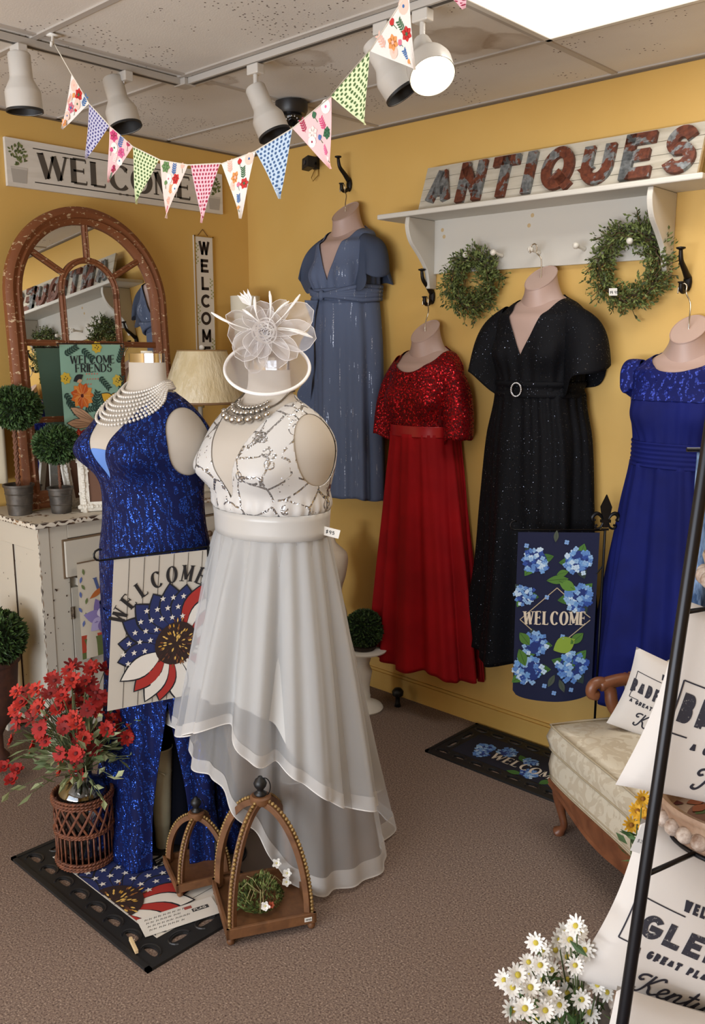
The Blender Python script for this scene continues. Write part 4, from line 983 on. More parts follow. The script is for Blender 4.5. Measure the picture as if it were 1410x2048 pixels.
def hang(cx, zt, rows, name, label, cat, flabel, mats, neck, waist, hem, folds, sleeve, bf=.17, hook=None, bustz=None, belt_h=.0, belt=True):
    """zt: height of the shoulder point at the neck"""
    top = [(zt + .014, .082, .42), (zt, .102, .48), (zt - .022, .145, .6), (zt - .055, rows[0][1] - .012, .78)]
    g = Gown(cx, top + [r if len(r) > 2 else r + (1,) for r in rows], bf, -.05, (.042, bustz or zt - .24))
    # the form
    t = thing('dress_form', flabel, 'dress form', (cx, -.03, zt), 'beige hanging dress forms')
    m = MB(); zl = zt - .36; m.grid(lambda u, v: g.P(u, zt + .01 - v * (zt + .01 - zl), -.009), 64, 26, M_SKIN, True)
    def nk(u, v):
        w = 2 * PI * u; z0 = zt + .005; zc = zt + .080; k = v; a = .064 + .044 * (1 - k) ** 2.2; b = .066 + .008 * (1 - k) ** 2
        y = -.085 - .012 * k + b * math.sin(w); x = cx + a * math.cos(w); base = z0 - .02 - .07 * max(0, -math.sin(w)) ; topz = zc + .78 * (y + .097)
        return (x, y, base + (topz - base) * k)
    m.grid(nk, 48, 12, M_SKIN, True); new('torso', m, t, smooth=True)
    m = MB(); P = [nk(i / 48, 1) for i in range(48)]; c = V((cx, -.097, zt + .082)); m.add(P + [c], [(i, (i + 1) % 48, 48) for i in range(48)], plain('B89E92', .5)); m.tube([tuple(V(p)) for p in P], .0022, M_SKIN, 6, closed=True); new('neck_cap', m, t, smooth=True, autos=.5)
    m = MB(); hx, hy, hz = hook; y0 = -.097
    pts = spline([(cx, y0, zt + .075), (cx, y0, zt + .115), (cx + (hx - cx) * .5 + .015, (y0 + hy) / 2, (zt + .115 + hz) / 2), (hx + .012, hy, hz - .02), (hx + .012, hy - .0, hz + .006), (hx - .002, hy, hz + .016), (hx - .018, hy, hz + .004), (hx - .02, hy, hz - .02)], 5)
    m.tube(pts, .0028, plain('B8AFA0', .2, 1), 8); new('hanger_hook', m, t, smooth=True)
    # the gown
    d = thing(name, label, cat, (cx, -.03, zt), 'evening gowns along the back wall')
    keep = lambda p, u, v: in_v(p, g, *neck)
    z0, z1 = waist
    m = MB(); nb = 26
    def bod(u, v):
        z = zt + .012 - v * (zt + .012 - z1); w = u * 2 * PI; k = sm(zt - .12, z0, z) if False else sm(0, 1, (zt - .12 - z) / max(.02, zt - .12 - z0)) if z < zt - .12 else 0
        o = folds.get('gather', 0) * k * math.cos(26 * w + 2 * math.sin(3 * w)) * (1 if math.sin(w) < 0 else .3)
        return g.P(u, z, o)
    sp = folds.get('split')
    if sp:
        m.grid(lambda u, v: g.P(u, zt + .012 - v * (zt + .012 - sp), .002), 200, 40, mats['bodice'], True, keep); new('bodice', m, d, smooth=True, solid=.0022)
        m = MB(); m.grid(lambda u, v: g.P(u, sp + .004 - v * (sp + .004 - z1), .0035 * math.cos(u * 2 * PI * 36 + math.sin(u * 40)) * (.3 + .7 * v)), 240, 24, mats['skirt'], True); new('bust_panel', m, d, smooth=True, solid=.002)
    else:
        m.grid(bod, 200, nb * 2, mats['bodice'], True, keep); new('bodice', m, d, smooth=True, solid=.0022)
    if belt:
        m = MB()
        def bl(u, v):
            z = z0 - v * (z0 - z1); return g.P(u, z, .005 + folds.get('beltfold', 0) * (math.sin(v * PI * folds.get('bn', 5)) * (1 + .3 * math.sin(u * 30))))
        m.grid(bl, 96, 24, mats['belt'], True); new('waistband', m, d, smooth=True, solid=.002)
    m = MB(); zz = z1 + .012
    def sk(u, v):
        zb = hem(u); z = zz - v * (zz - zb); z = min(zz, z)
        return g.P(u, z, foldv(u, z, zz, zb, folds['amp'], folds['n'], folds.get('ph', 0)) + folds.get('fine', 0) * math.cos(u * 2 * PI * 33 + 1.5 * math.sin(u * 2 * PI * 5)) * (1 - sm(.05, .5, v)) + .003 * (1 - v))
    m.grid(sk, 260, 60, mats['skirt'], True); new('skirt', m, d, smooth=True, solid=.002)
    for sd in (-1, 1):
        m = MB(); ash = rows[0][1]; sl = sleeve
        xA, xB, ra, rb, L, rip, nr = ash - sl.get('inn', .035), ash + sl['out'], sl.get('ra', .062), sl['rb'], sl['L'], sl.get('rip', .01), sl.get('nr', 4)
        def fl(u, v, sd=sd):
            w = 2 * PI * u; cw, sw = math.cos(w), math.sin(w); k = v
            zA = zt - .045 - .8 * ra; A = V((xA - .015 * (1 - cw), -.098 + ra * .85 * sw, zA + ra * cw))
            B = V((xB - sl.get('hx', .05) * (1 - cw) + rip * math.cos(nr * w + sd), -.105 + rb * sw + rip * math.sin(nr * w + 1), zt - L - sl.get('drop', .0) * (1 - cw) * .5 + rip * math.sin(nr * w)))
            p = A.lerp(B, k); b = math.sin(PI * k) * max(0, .35 + cw); p += V((.030 * b, 0, .026 * b)); r2 = 1 + 0
            p = V((g.cx + sd * p.x, p.y, p.z)); p.y = min(p.y, -.012); return p
        m.grid(fl, 72, 26, mats['sleeve'], True)
        new('sleeve', m, d, smooth=True, solid=.002)
    return d, g

def streaks(name, col, c2, line):
    mm, nt, b = nm(name); v = coords(nt); n = noise_n(nt, coords(nt, (1, 1, .05)), 90, 3, .6); n2 = noise_n(nt, v, 240, 2)
    f = mth(nt, 'MULTIPLY', mth(nt, 'GREATER_THAN', n.outputs[0], .64), mth(nt, 'GREATER_THAN', n2.outputs[0], .52))
    nt.links.new(mixc(nt, f, col, line), b.inputs['Base Color']); nt.links.new(mth(nt, 'MULTIPLY', f, .8), b.inputs['Metallic'])
    nt.links.new(mth(nt, 'MULTIPLY_ADD', f, -.4, .75), b.inputs['Roughness']); b.inputs['Specular IOR Level'].default_value = .25; return mm
M_SLATE = streaks('slate_blue_chiffon_with_glitter_threads', '56617A', '4A5670', 'B4BCCA'); M_SLATE_S = sheer('sheer_slate_chiffon', '5A6680', .86)
M_REDSK = fabric('red_chiffon', 'A00D16', .8, 0, '8C0B13'); M_REDSEQ = sequin('red_sequins', '6A0810', 'C01A22', 150, .8, .25, .65, None, '4E060C'); M_REDSAT = plain('A01018', .35)
M_NAVY = sequin('black_navy_glitter_knit', '030408', '8A93A8', 330, .9, .3, .9, None, '04050B', .965)
M_ROYAL = fabric('royal_blue_chiffon', '111A60', .8, 0, '0D1450'); M_LACE = sequin('royal_blue_corded_lace', '111A62', '3A4CB0', 130, .7, .4, .25, 'bands', '0E1654')
hemf = lambda z, amp=.012, n=7, ph=0: (lambda u: z + amp * math.cos(2 * PI * u * n + ph) - .012 * math.sin(2 * PI * u))
d, g = hang(.85, 2.375, [(2.30, .172), (2.20, .185), (2.10, .185), (2.03, .18), (1.95, .19), (1.8, .205), (1.4, .215), (1.03, .225)], 'slate_blue_gown', 'slate blue chiffon gown with flutter sleeves and twisted waist, hung highest near the corner', 'dress',
     'beige hanging dress form wearing the slate blue gown', {'bodice': M_SLATE, 'belt': M_SLATE, 'skirt': M_SLATE, 'sleeve': M_SLATE_S}, (2.12, 2.385, .112, 'v'), (2.085, 2.015), hemf(1.04, .006), {'amp': .032, 'n': 8, 'ph': 1, 'gather': .0035, 'beltfold': .006, 'bn': 4},
     {'L': .225, 'out': .095, 'rb': .095, 'rip': .020, 'nr': 4, 'hx': .06, 'drop': .09}, .165, (.80, -.062, 2.578), 2.15)
m = MB()
for k in range(6):
    sg = 1 if k % 2 else -1; zz = 2.10 - k * .018
    pts = []
    for i in range(17):
        u = .5 + .5 * i / 16; q = (i / 16 - .46) * 2.2; z = 2.052 + (zz - 2.052) * min(1, abs(q) * 1.3) + (.02 * q if k > 2 else -.01 * q); pts.append(g.P(u, z, .016))
    m.tube(pts, .0115, M_SLATE, 8)
p = g.P(.73, 2.052, .02); m.ball(p, .022, M_SLATE, 10, (.8, .6, 1.2)); new('waist_twist', m, d, smooth=True)
m = MB()     # ruffle falling from the knot along the left
m.grid(lambda u, v: V(g.P(.70 - .10 * v - .02 * math.sin(v * 9), 2.03 - v * .62, .012 + u * .03 * math.sin(v * 16 + u * 2))) + V((-.04 * u, -.02 * u, 0)), 10, 50, M_SLATE); new('side_ruffle', m, d, smooth=True, solid=.0015)

hang(1.36, 1.795, [(1.72, .185), (1.62, .195), (1.50, .185), (1.42, .178), (1.37, .178), (1.2, .205), (1.0, .232), (.7, .275), (.25, .335)], 'red_sequin_gown', 'red gown with sequinned bodice and elbow sleeves over a long chiffon skirt', 'dress',
     'beige hanging dress form wearing the red sequinned gown', {'bodice': M_REDSEQ, 'belt': M_REDSAT, 'skirt': M_REDSK, 'sleeve': M_REDSEQ}, (1.69, 1.80, .118, 'o'), (1.445, 1.395), hemf(.245, .012, 6, 1), {'amp': .045, 'n': 9, 'ph': 2, 'fine': .002},
     {'L': .395, 'out': .088, 'rb': .09, 'rip': .008, 'nr': 3, 'hx': .06, 'drop': .03, 'ra': .07}, .17, (1.335, -.062, 2.015), 1.56)
d, g = hang(1.965, 2.005, [(1.93, .195), (1.84, .205), (1.74, .20), (1.64, .195), (1.57, .20), (1.42, .232), (1.15, .25), (.8, .265), (.4, .33)], 'black_glitter_gown', 'black-navy glitter gown with deep V neck, cape sleeves and rhinestone ring belt', 'dress',
     'beige hanging dress form wearing the black glitter gown, hung from a shelf peg', {'bodice': M_NAVY, 'belt': M_NAVY, 'skirt': M_NAVY, 'sleeve': M_NAVY}, (1.77, 2.015, .115, 'v'), (1.665, 1.60), hemf(.415, .02, 6, 2), {'amp': .05, 'n': 7, 'ph': .5, 'gather': .0038, 'beltfold': .004, 'bn': 3, 'fine': .0028},
     {'L': .275, 'out': .125, 'rb': .115, 'rip': .014, 'nr': 3, 'hx': .085, 'drop': .12, 'ra': .07}, .17, (1.93, -.100, 2.207), 1.78)
m = MB(); c = V(g.P(.745, 1.632, .018)); n_ = V((-.1, -1, 0)).normalized()
pts = [c + V((math.cos(a), 0, math.sin(a) * 1.15)) * .024 for a in [i * 2 * PI / 24 for i in range(24)]]
m.tube(pts, .004, plain('8A8A90', .2, 1), 6, closed=True)
for p in pts: m.ball(tuple(p + n_ * .003), .0038, plain('E6E8EC', .08, .8), 6)
new('rhinestone_ring', m, d, smooth=True)
hang(2.60, 1.79, [(1.72, .205), (1.63, .21), (1.53, .20), (1.45, .192), (1.36, .195), (1.2, .225), (.83, .275), (.36, .325)], 'royal_blue_gown', 'royal blue long gown with lace cap-sleeved yoke and pleated waist, far right of the wall', 'dress',
     'beige hanging dress form wearing the royal blue gown', {'bodice': M_LACE, 'belt': M_ROYAL, 'skirt': M_ROYAL, 'sleeve': M_LACE}, (1.715, 1.80, .135, 'o'), (1.455, 1.36), hemf(.36, .01, 6, 1), {'amp': .045, 'n': 9, 'ph': 0, 'fine': .002, 'split': 1.61, 'beltfold': .0025, 'bn': 11},
     {'L': .125, 'out': .025, 'rb': .075, 'rip': .004, 'nr': 5, 'hx': .02, 'drop': .05, 'ra': .06}, .17, (2.555, -.062, 2.022), 1.56)

# ================================================================ the two standing mannequins
M_MANN = fabric('cream_mannequin_jersey', 'BBB2A6', .8, .1)
class Body:
    def __init__(s, c, rows, k=.75, bust=.04, bz=1.42, bs=.065): s.c, s.rows, s.k, s.bust, s.bz, s.bs = c, rows, k, bust, bz, bs
    def P(s, u, z, off=0):
        a = interp(s.rows, z)[0]; kk = s.k * (.8 + .2 * sm(1.62, 1.5, z)) if z > 1.5 else s.k; w = 2 * PI * u; c, sn = math.cos(w), math.sin(w); x = c * (a + off); y = sn * (a * kk + off)
        if sn < 0:
            g = math.exp(-((z - s.bz) / s.bs) ** 2) * (math.exp(-((w - 4.15) / .38) ** 2) + math.exp(-((w - 5.27) / .38) ** 2)) * s.bust; x += c * g; y += sn * g * 1.2
        return (s.c[0] + x, s.c[1] + y, z)
def mannequin(b, ztop, zbase, label, stand):
    t = thing('mannequin', label, 'mannequin', (b.c[0], b.c[1], 0), 'cream standing mannequins')
    m = MB(); m.grid(lambda u, v: b.P(u, ztop - v * (ztop - .95), -.0015), 96, 80, M_MANN, True)
    P = [b.P(i / 72, ztop, -.006) for i in range(72)]; m.add(P, [tuple(range(72))[::-1]], M_MANN); new('torso', m, t, smooth=True, autos=.9)
    m = MB(); m.grid(lambda u, v: b.P(u, ztop - .002 + v * .032, -.003), 48, 2, M_CHROME, True); P = [b.P(i / 48, ztop + .03, -.003) for i in range(48)]; m.add(P, [tuple(range(48))], M_CHROME)
    m.tube([(b.c[0], b.c[1], ztop + .03), (b.c[0], b.c[1], ztop + .038)], .02, plain('E8E0CC', .5), 16); new('neck_cap', m, t, smooth=True, autos=.6)
    m = MB(); m.tube([(b.c[0], b.c[1], .012), (b.c[0], b.c[1], 1.0)], .014, plain('8A8078', .25, .9), 16); new('pole', m, t, smooth=True)
    m = MB()
    if stand: m.box((b.c[0] - .18, b.c[1] - .15, .002), (b.c[0] + .18, b.c[1] + .15, .012), plain('75655A', .3, .4))
    else: m.lathe([(0, .002), (.16, .002), (.165, .008), (.15, .014), (0, .016)], (b.c[0], b.c[1], 0), plain('3A3634', .4, .5), 40)
    new('base_plate', m, t, bevel=.002); return t
ROWW = [(1.80, .086), (1.735, .086), (1.68, .090), (1.645, .11), (1.62, .15), (1.59, .195), (1.545, .228), (1.49, .243), (1.43, .238), (1.38, .225), (1.33, .213), (1.28, .204), (1.20, .20), (1.1, .192), (.95, .18)]
BW = Body((1.80, -1.455), ROWW, .75, .045, 1.42)
ROWB = [(1.80, .084), (1.735, .085), (1.69, .090), (1.655, .118), (1.63, .16), (1.60, .20), (1.555, .232), (1.50, .25), (1.44, .238), (1.38, .215), (1.30, .205), (1.20, .21), (1.1, .228), (.9, .232), (.7, .222), (.4, .232), (.2, .25), (.0, .27)]
BB = Body((1.375, -1.63), ROWB, .75, .05, 1.45)
mannequin(BW, 1.735, 0, 'cream mannequin with chrome neck cap wearing the white tulle dress', True)
mannequin(BB, 1.755, 0, 'cream mannequin with chrome neck cap wearing the royal blue beaded gown', False)
def neckarm(b, tip, top, hw, za, rz, ry):
    def k(p, u, v):
        dx, dy, z = p[0] - b.c[0], p[1] - b.c[1], p[2]
        f = 1.0
        if dy < .02: f = min(f, max(tip - z, abs(dx) - hw * ((z - tip) / (top - tip)) ** .85 if z > tip else 1) * 10)
        else: f = min(f, (1.655 - z) * 10)
        if abs(dx) > .11: f = min(f, ((dy - .0) / ry) ** 2 + ((z - za) / rz) ** 2 - 1)
        return f
    return k
# white bodice: satin with silver sequin tracery
def tracery():
    mm, nt, b = nm('white_satin_with_silver_sequin_tracery'); v = coords(nt); n = noise_n(nt, v, 6, 2)
    wv = node(nt, 'ShaderNodeVectorMath', operation='MULTIPLY_ADD'); nt.links.new(n.outputs['Color'], wv.inputs[0]); wv.inputs[1].default_value = (.05, .05, .05); nt.links.new(v, wv.inputs[2])
    vo = node(nt, 'ShaderNodeTexVoronoi', feature='DISTANCE_TO_EDGE'); vo.inputs['Scale'].default_value = 12.5; nt.links.new(wv.outputs[0], vo.inputs['Vector'])
    dash = noise_n(nt, v, 38, 1); line = mth(nt, 'MULTIPLY', mth(nt, 'LESS_THAN', vo.outputs['Distance'], .042), mth(nt, 'GREATER_THAN', dash.outputs[0], .43))
    v2 = node(nt, 'ShaderNodeTexVoronoi'); v2.inputs['Scale'].default_value = 9; nt.links.new(wv.outputs[0], v2.inputs['Vector'])
    rings = mth(nt, 'GREATER_THAN', mth(nt, 'SINE', mth(nt, 'MULTIPLY', v2.outputs['Distance'], 58)), .62)
    rose = mth(nt, 'MULTIPLY', mth(nt, 'MULTIPLY', rings, mth(nt, 'LESS_THAN', v2.outputs['Distance'], .3)), mth(nt, 'GREATER_THAN', dash.outputs[0], .38))
    v3 = node(nt, 'ShaderNodeTexVoronoi'); v3.inputs['Scale'].default_value = 75; nt.links.new(v, v3.inputs['Vector'])
    dots = mth(nt, 'MULTIPLY', mth(nt, 'LESS_THAN', v3.outputs['Distance'], .2), mth(nt, 'GREATER_THAN', noise_n(nt, v, 13, 1).outputs[0], .6))
    f = mth(nt, 'MINIMUM', mth(nt, 'ADD', mth(nt, 'ADD', line, rose), dots), 1)
    v4 = node(nt, 'ShaderNodeTexVoronoi'); v4.inputs['Scale'].default_value = 260; nt.links.new(v, v4.inputs['Vector'])
    sp = node(nt, 'ShaderNodeSeparateColor'); nt.links.new(v4.outputs['Color'], sp.inputs[0])
    nt.links.new(mixc(nt, f, 'C9C6C2', ramp(nt, sp.outputs[0], [(0, '8E8D8C'), (1, 'D5D6D8')])), b.inputs['Base Color'])
    nt.links.new(mth(nt, 'MULTIPLY', f, .85), b.inputs['Metallic']); nt.links.new(mth(nt, 'MULTIPLY_ADD', f, -.2, .45), b.inputs['Roughness'])
    g = node(nt, 'ShaderNodeNewGeometry'); sub = node(nt, 'ShaderNodeVectorMath', operation='SUBTRACT'); nt.links.new(v4.outputs['Color'], sub.inputs[0]); sub.inputs[1].default_value = (.5, .5, .5)
    sc_ = node(nt, 'ShaderNodeVectorMath', operation='SCALE'); nt.links.new(sub.outputs[0], sc_.inputs[0]); nt.links.new(mth(nt, 'MULTIPLY', f, .8), sc_.inputs['Scale'])
    ad = node(nt, 'ShaderNodeVectorMath', operation='ADD'); nt.links.new(sc_.outputs[0], ad.inputs[0]); nt.links.new(g.outputs['Normal'], ad.inputs[1])
    no = node(nt, 'ShaderNodeVectorMath', operation='NORMALIZE'); nt.links.new(ad.outputs[0], no.inputs[0]); nt.links.new(no.outputs[0], b.inputs['Normal']); return mm
wd = thing('white_gown', 'white high-low tulle dress with silver tracery bodice and satin belt, centre of the picture', 'dress', (BW.c[0], BW.c[1], 0))
kp = neckarm(BW, 1.335, 1.64, .125, 1.49, .112, .092)
m = MB()
def wb(u, v):
    z = 1.66 - v * (1.66 - 1.278); w = 2 * PI * u; q = sm(1.36, 1.30, z) * (1 - .6 * sm(1.30, 1.278, z)); return BW.P(u, z, .0025 + .014 * q + .0025 * q * math.cos(w * 30 + math.sin(5 * w)))
m.grid(wb, 220, 80, tracery(), True, kp); new('bodice', m, wd, smooth=True, solid=.002)
M_SATIN = plain('BDBAB5', .3, 0, Sheen_Weight=.2)
m = MB(); m.grid(lambda u, v: BW.P(u, 1.288 - v * .084, .016 - .001 * v), 96, 4, M_SATIN, True); new('belt', m, wd, smooth=True, solid=.002)
RIGHT = V((.7297, .6838, 0)); CF = V((.6838, -.7297, 0))
def skirt_fn(c, top, hem, amp, n, ph, bulge=.0, bell=1.0):
    """top(alpha)->(r,z); hem: table [(alpha deg, r, z)] alpha measured from the viewer's side of the stand to the right"""
    H_ = sorted(hem); H_ = [(H_[-1][0] - 360,) + H_[-1][1:]] + H_ + [(H_[0][0] + 360,) + H_[0][1:]]
    def fn(u, v):
        al = -180 + 360 * u; r1, z1 = interp(H_, al); a = math.radians(al); d_ = CF * math.cos(a) + RIGHT * math.sin(a)
        th = math.atan2(d_.y, d_.x) % (2 * PI); p0 = V(top(th / (2 * PI))); p1 = V((c[0], c[1], z1)) + d_ * r1
        k = v; r = (1 - (1 - k) ** bell)
        w = a; f = amp * (.03 + .97 * k ** .9) * (.48 * math.cos(n * w + ph + math.sin(2 * w + ph)) + .22 * math.cos((n + 5) * w + ph * 2) + .30 * k ** -.35 * math.cos((2 * n + 3) * w + 1)) if k > .001 else 0
        p = V((p0.x + (p1.x - p0.x) * k, p0.y + (p1.y - p0.y) * k, p0.z + (p1.z - p0.z) * k)); p += d_ * (f + bulge * math.sin(PI * k)); return p
    return fn
M_TUL = sheer('sheer_white_tulle', 'D8D8D8', .62); M_TUL2 = sheer('lower_white_tulle', 'DDDBD8', .42); M_HEM = sheer('horsehair_hem_tulle', 'EDEAE6', .62)
M_LIN = fabric('white_skirt_lining', 'C2C0BC', .75, .1)
topw = lambda u: BW.P(u, 1.212, .010)
WC = (BW.c[0], BW.c[1])
LIN = [(-180, .38, .2), (-135, .30, .45), (-90, .265, .66), (-45, .275, .68), (-15, .26, .68), (5, .265, .62), (20, .27, .50), (45, .285, .36), (70, .29, .26), (90, .295, .22), (135, .34, .14)]
T1 = [(-180, .40, .22), (-135, .36, .42), (-95, .325, .53), (-70, .335, .52), (-50, .335, .58), (-28, .315, .62), (-12, .28, .53), (0, .275, .49), (14, .28, .47), (30, .31, .40), (50, .335, .31), (70, .335, .26), (90, .335, .22), (135, .40, .15)]
T2 = [(-180, .46, .06), (-135, .34, .35), (-95, .29, .47), (-60, .29, .42), (-35, .28, .40), (-15, .25, .26), (5, .22, .1), (25, .25, .03), (50, .33, .018), (75, .375, .015), (95, .39, .015), (135, .50, .012)]
lf = skirt_fn(WC, lambda u: BW.P(u, 1.205, .0), LIN, .03, 9, 1.2, -.012)
m = MB(); m.grid(lf, 200, 40, M_LIN, True); new('lining', m, wd, smooth=True)
for nm_, tab, amp, n, ph, mt, bu in (('upper_tulle_layer', T1, .066, 9, 1.2, M_TUL, .008), ('lower_tulle_layer', T2, .032, 8, 2.6, M_TUL2, .0)):
    f = skirt_fn(WC, topw, tab, amp, n, ph, bu); m = MB(); m.grid(f, 240, 44, mt, True); ly = new(nm_, m, wd, smooth=True)
    m = MB(); m.grid(lambda u, v, f=f: V(f(u, .945 + .055 * v)) + (V((f(u, 1)) ) - V((WC[0], WC[1], f(u, 1)[2]))).normalized() * .003, 240, 4, M_HEM, True)
    m.tube([V(f(i / 240, 1)) for i in range(240)], .0022, plain('EFECE8', .7), 5, closed=True); new('hem_band', m, ly, smooth=True)
m = MB(); F = frame(BW.P(.035, 1.235, .012), (.75, .65, -.25), (0, 0, 1)); m.box((0, -.02, 0), (.055, .008, .003), M_WHITE, F); text(m, '$95', .01, -.012, .012, F, plain('555555', .7), .1, False, .0036); new('price_tag', m, wd)
# necklaces
def strand(mb, b, z0, dz, off, r, mat, n, side=0, lift=.0, fr=None, ramp_r=None):
    for i in range(n):
        u = i / n; w = 2 * PI * u; f = max(0, -math.sin(w)); z = z0 - dz * f ** 1.3 + lift * (1 - f); p = V(b.P(u, z, off)); rr = r if not ramp_r else r * (ramp_r + (1 - ramp_r) * f ** 2)
        mb.ball(tuple(p), rr, mat, 8)
M_PEARL = plain('D9D4CC', .16, .35, Coat_Weight=.5)
t = thing('pearl_necklace', 'five-strand silver pearl necklace on the mannequin in the blue gown', 'necklace', (BB.c[0], BB.c[1], 1.66))
for k in range(8):
    m = MB(); strand(m, BB, 1.690 - .003 * k, .035 + .0115 * k, .006 + .0035 * (k % 2), .0062, M_PEARL, 66 + 5 * k, lift=0); new('strand', m, t, smooth=True)
t = thing('beaded_necklace', 'bib necklace of clustered silver balls on the white-dressed mannequin', 'necklace', (BW.c[0], BW.c[1], 1.64))
M_SIL = plain('B9B5AF', .12, .9)
m = MB(); pts = []
for i in range(60):
    w = 2 * PI * i / 60; f = max(0, -math.sin(w)); pts.append(BW.P(i / 60, 1.668 - .06 * f ** 1.3, .006))
m.tube(pts, .0028, plain('8A857E', .3, .9), 5, closed=True); new('chain', m, t, smooth=True)
m = MB()
for row, (zz, r, n, sp_) in enumerate(((1.618, .007, 13, .018), (1.603, .010, 11, .021), (1.582, .0145, 8, .026))):
    for i in range(n):
        q = (i - (n - 1) / 2) / ((n - 1) / 2); u = .757 + q * .085; z = zz + .020 * q * q; m.ball(BW.P(u, z, .012 + .003 * row), r * (1.12 - .35 * abs(q)), M_SIL, 12)
new('ball_cluster', m, t, smooth=True)
# fascinator hat
hc = V((1.832, -1.49, 1.742))
t = thing('fascinator_hat', 'white sheer fascinator hat with loops, feathers and rosette resting on the mannequin neck', 'hat', tuple(hc))
hn = (CF * .58 + V((0, 0, .80)) + RIGHT * .03).normalized(); h1 = hn.cross(V((0, 0, 1))).normalized(); h1 = -h1 if h1.dot(RIGHT) < 0 else h1; h2 = hn.cross(h1)
hp = lambda x, y, z=0: hc + h1 * x + h2 * y + hn * z
M_ORG = sheer('white_organza', 'ECE8E8', .42, .5); M_ORG2 = sheer('white_organza_edge', 'F4F2F2', .85, .5); R0 = .134
m = MB(); m.grid(lambda u, v: hp(R0 * (.02 + .98 * v) * math.cos(2 * PI * u), R0 * (.02 + .98 * v) * math.sin(2 * PI * u), .045 * (1 - v * v) - .0), 64, 12, sheer('sinamay_brim', 'E4DEDC', .33), True); new('brim', m, t, smooth=True)
m = MB(); m.tube([hp(R0 * math.cos(a), R0 * math.sin(a)) for a in [i * 2 * PI / 72 for i in range(72)]], .0055, plain('EFECEA', .6), 8, closed=True); new('brim_edge', m, t, smooth=True)
fc = hp(.0, .045, .07) + V((0, 0, .03)) + CF * .02
m = MB(); e = MB(); rnd = random.Random(11)
LOOPS = [(-110, .14, .060), (-70, .125, .065), (-140, .13, .055), (-40, .13, .060), (-8, .165, .062), (22, .17, .06), (55, .115, .05), (98, .095, .045), (128, .095, .045), (158, .135, .05), (186, .12, .058), (212, .115, .05), (5, .09, .05), (240, .09, .06), (75, .07, .05)]
for k, (a, L_, w_) in enumerate(LOOPS):
    a = math.radians(a); d_ = (RIGHT * math.cos(a) + V((0, 0, 1)) * math.sin(a) + CF * rnd.uniform(.05, .45)).normalized(); s_ = d_.cross(CF).normalized()
    nn = d_.cross(s_)
    def lp(u, v, d_=d_, s_=s_, nn=nn, L_=L_, w_=w_): q = (v - .5) * 2; x = math.sin(u * PI); wdt = w_ * (.8 if k % 3 else .6) * (.35 + .65 * math.sin(min(1, u * 1.1) * PI * .62)); return fc + d_ * L_ * u + s_ * (q * wdt) + nn * (.022 * math.sin(u * PI) * (1 - q * q) + .012 * math.sin(q * 4 + u * 3))
    def lp2(u, v, f=lp): return f(u if u < .97 else .97, v)
    m.grid(lambda u, v: lp(u, .5 + (v - .5) * math.sqrt(max(0, 1 - max(0, (u - .62) / .38) ** 2)) ), 12, 8, M_ORG)
    for sd in (0, 1): e.tube([lp(u, .5 + (sd - .5) * math.sqrt(max(0, 1 - max(0, (u - .62) / .38) ** 2))) for u in [i / 12 for i in range(13)]], .0009, plain('E2DEDC', .6), 5)
new('organza_loops', m, t, smooth=True); new('loop_edging', e, t, smooth=True)
m = MB()
for k in range(5):
    r = .012 + .008 * k
    m.grid(lambda u, v, r=r, k=k: fc + CF * (.045 - .004 * k + .012 * v) + (RIGHT * math.cos(2 * PI * u + k) + V((0, 0, 1)) * math.sin(2 * PI * u + k)) * (r + .006 * v + .003 * math.sin(u * 18 + k)) * .8, 28, 3, sheer('rosette_organza', 'F4F1F0', .75) if k == 0 else m.mats[0], True)
new('rosette', m, t, smooth=True)
m = MB()
for k in range(5): m.ball(tuple(fc + CF * .062 + RIGHT * (.007 * (k - 2)) + V((0, 0, .003 * (k % 2)))), .0042, plain('B9B7BC', .1, .9), 8)
new('brooch', m, t, smooth=True)
m = MB(); MF_ = plain('F1EEEA', .7)
for a, L_, cv in ((128, .10, .04), (118, .09, -.03), (70, .11, .04), (58, .11, -.05), (30, .15, -.04), (12, .14, .05), (178, .165, .05), (22, .12, .06)):
    a = math.radians(a); d_ = RIGHT * math.cos(a) + V((0, 0, 1)) * math.sin(a) + CF * .2; s_ = d_.cross(CF).normalized(); P_ = [fc + d_ * L_ * q + s_ * cv * q * q + CF * .03 * math.sin(q * 3) for q in [i / 10 for i in range(11)]]
    m.tube(P_, [.0012 + .0035 * sm(.5, .8, i / 10) * (1 - sm(.9, 1.05, i / 10)) for i in range(11)], MF_, 6)
for a in (115, 128, 140, 100):
    a = math.radians(a); b0 = fc + RIGHT * -.045 + V((0, 0, .075)); d_ = (RIGHT * math.cos(a) + V((0, 0, 1)) * math.sin(a)); leaf3(m, b0, d_, CF, .055, .016, MF_)
new('feathers', m, t)

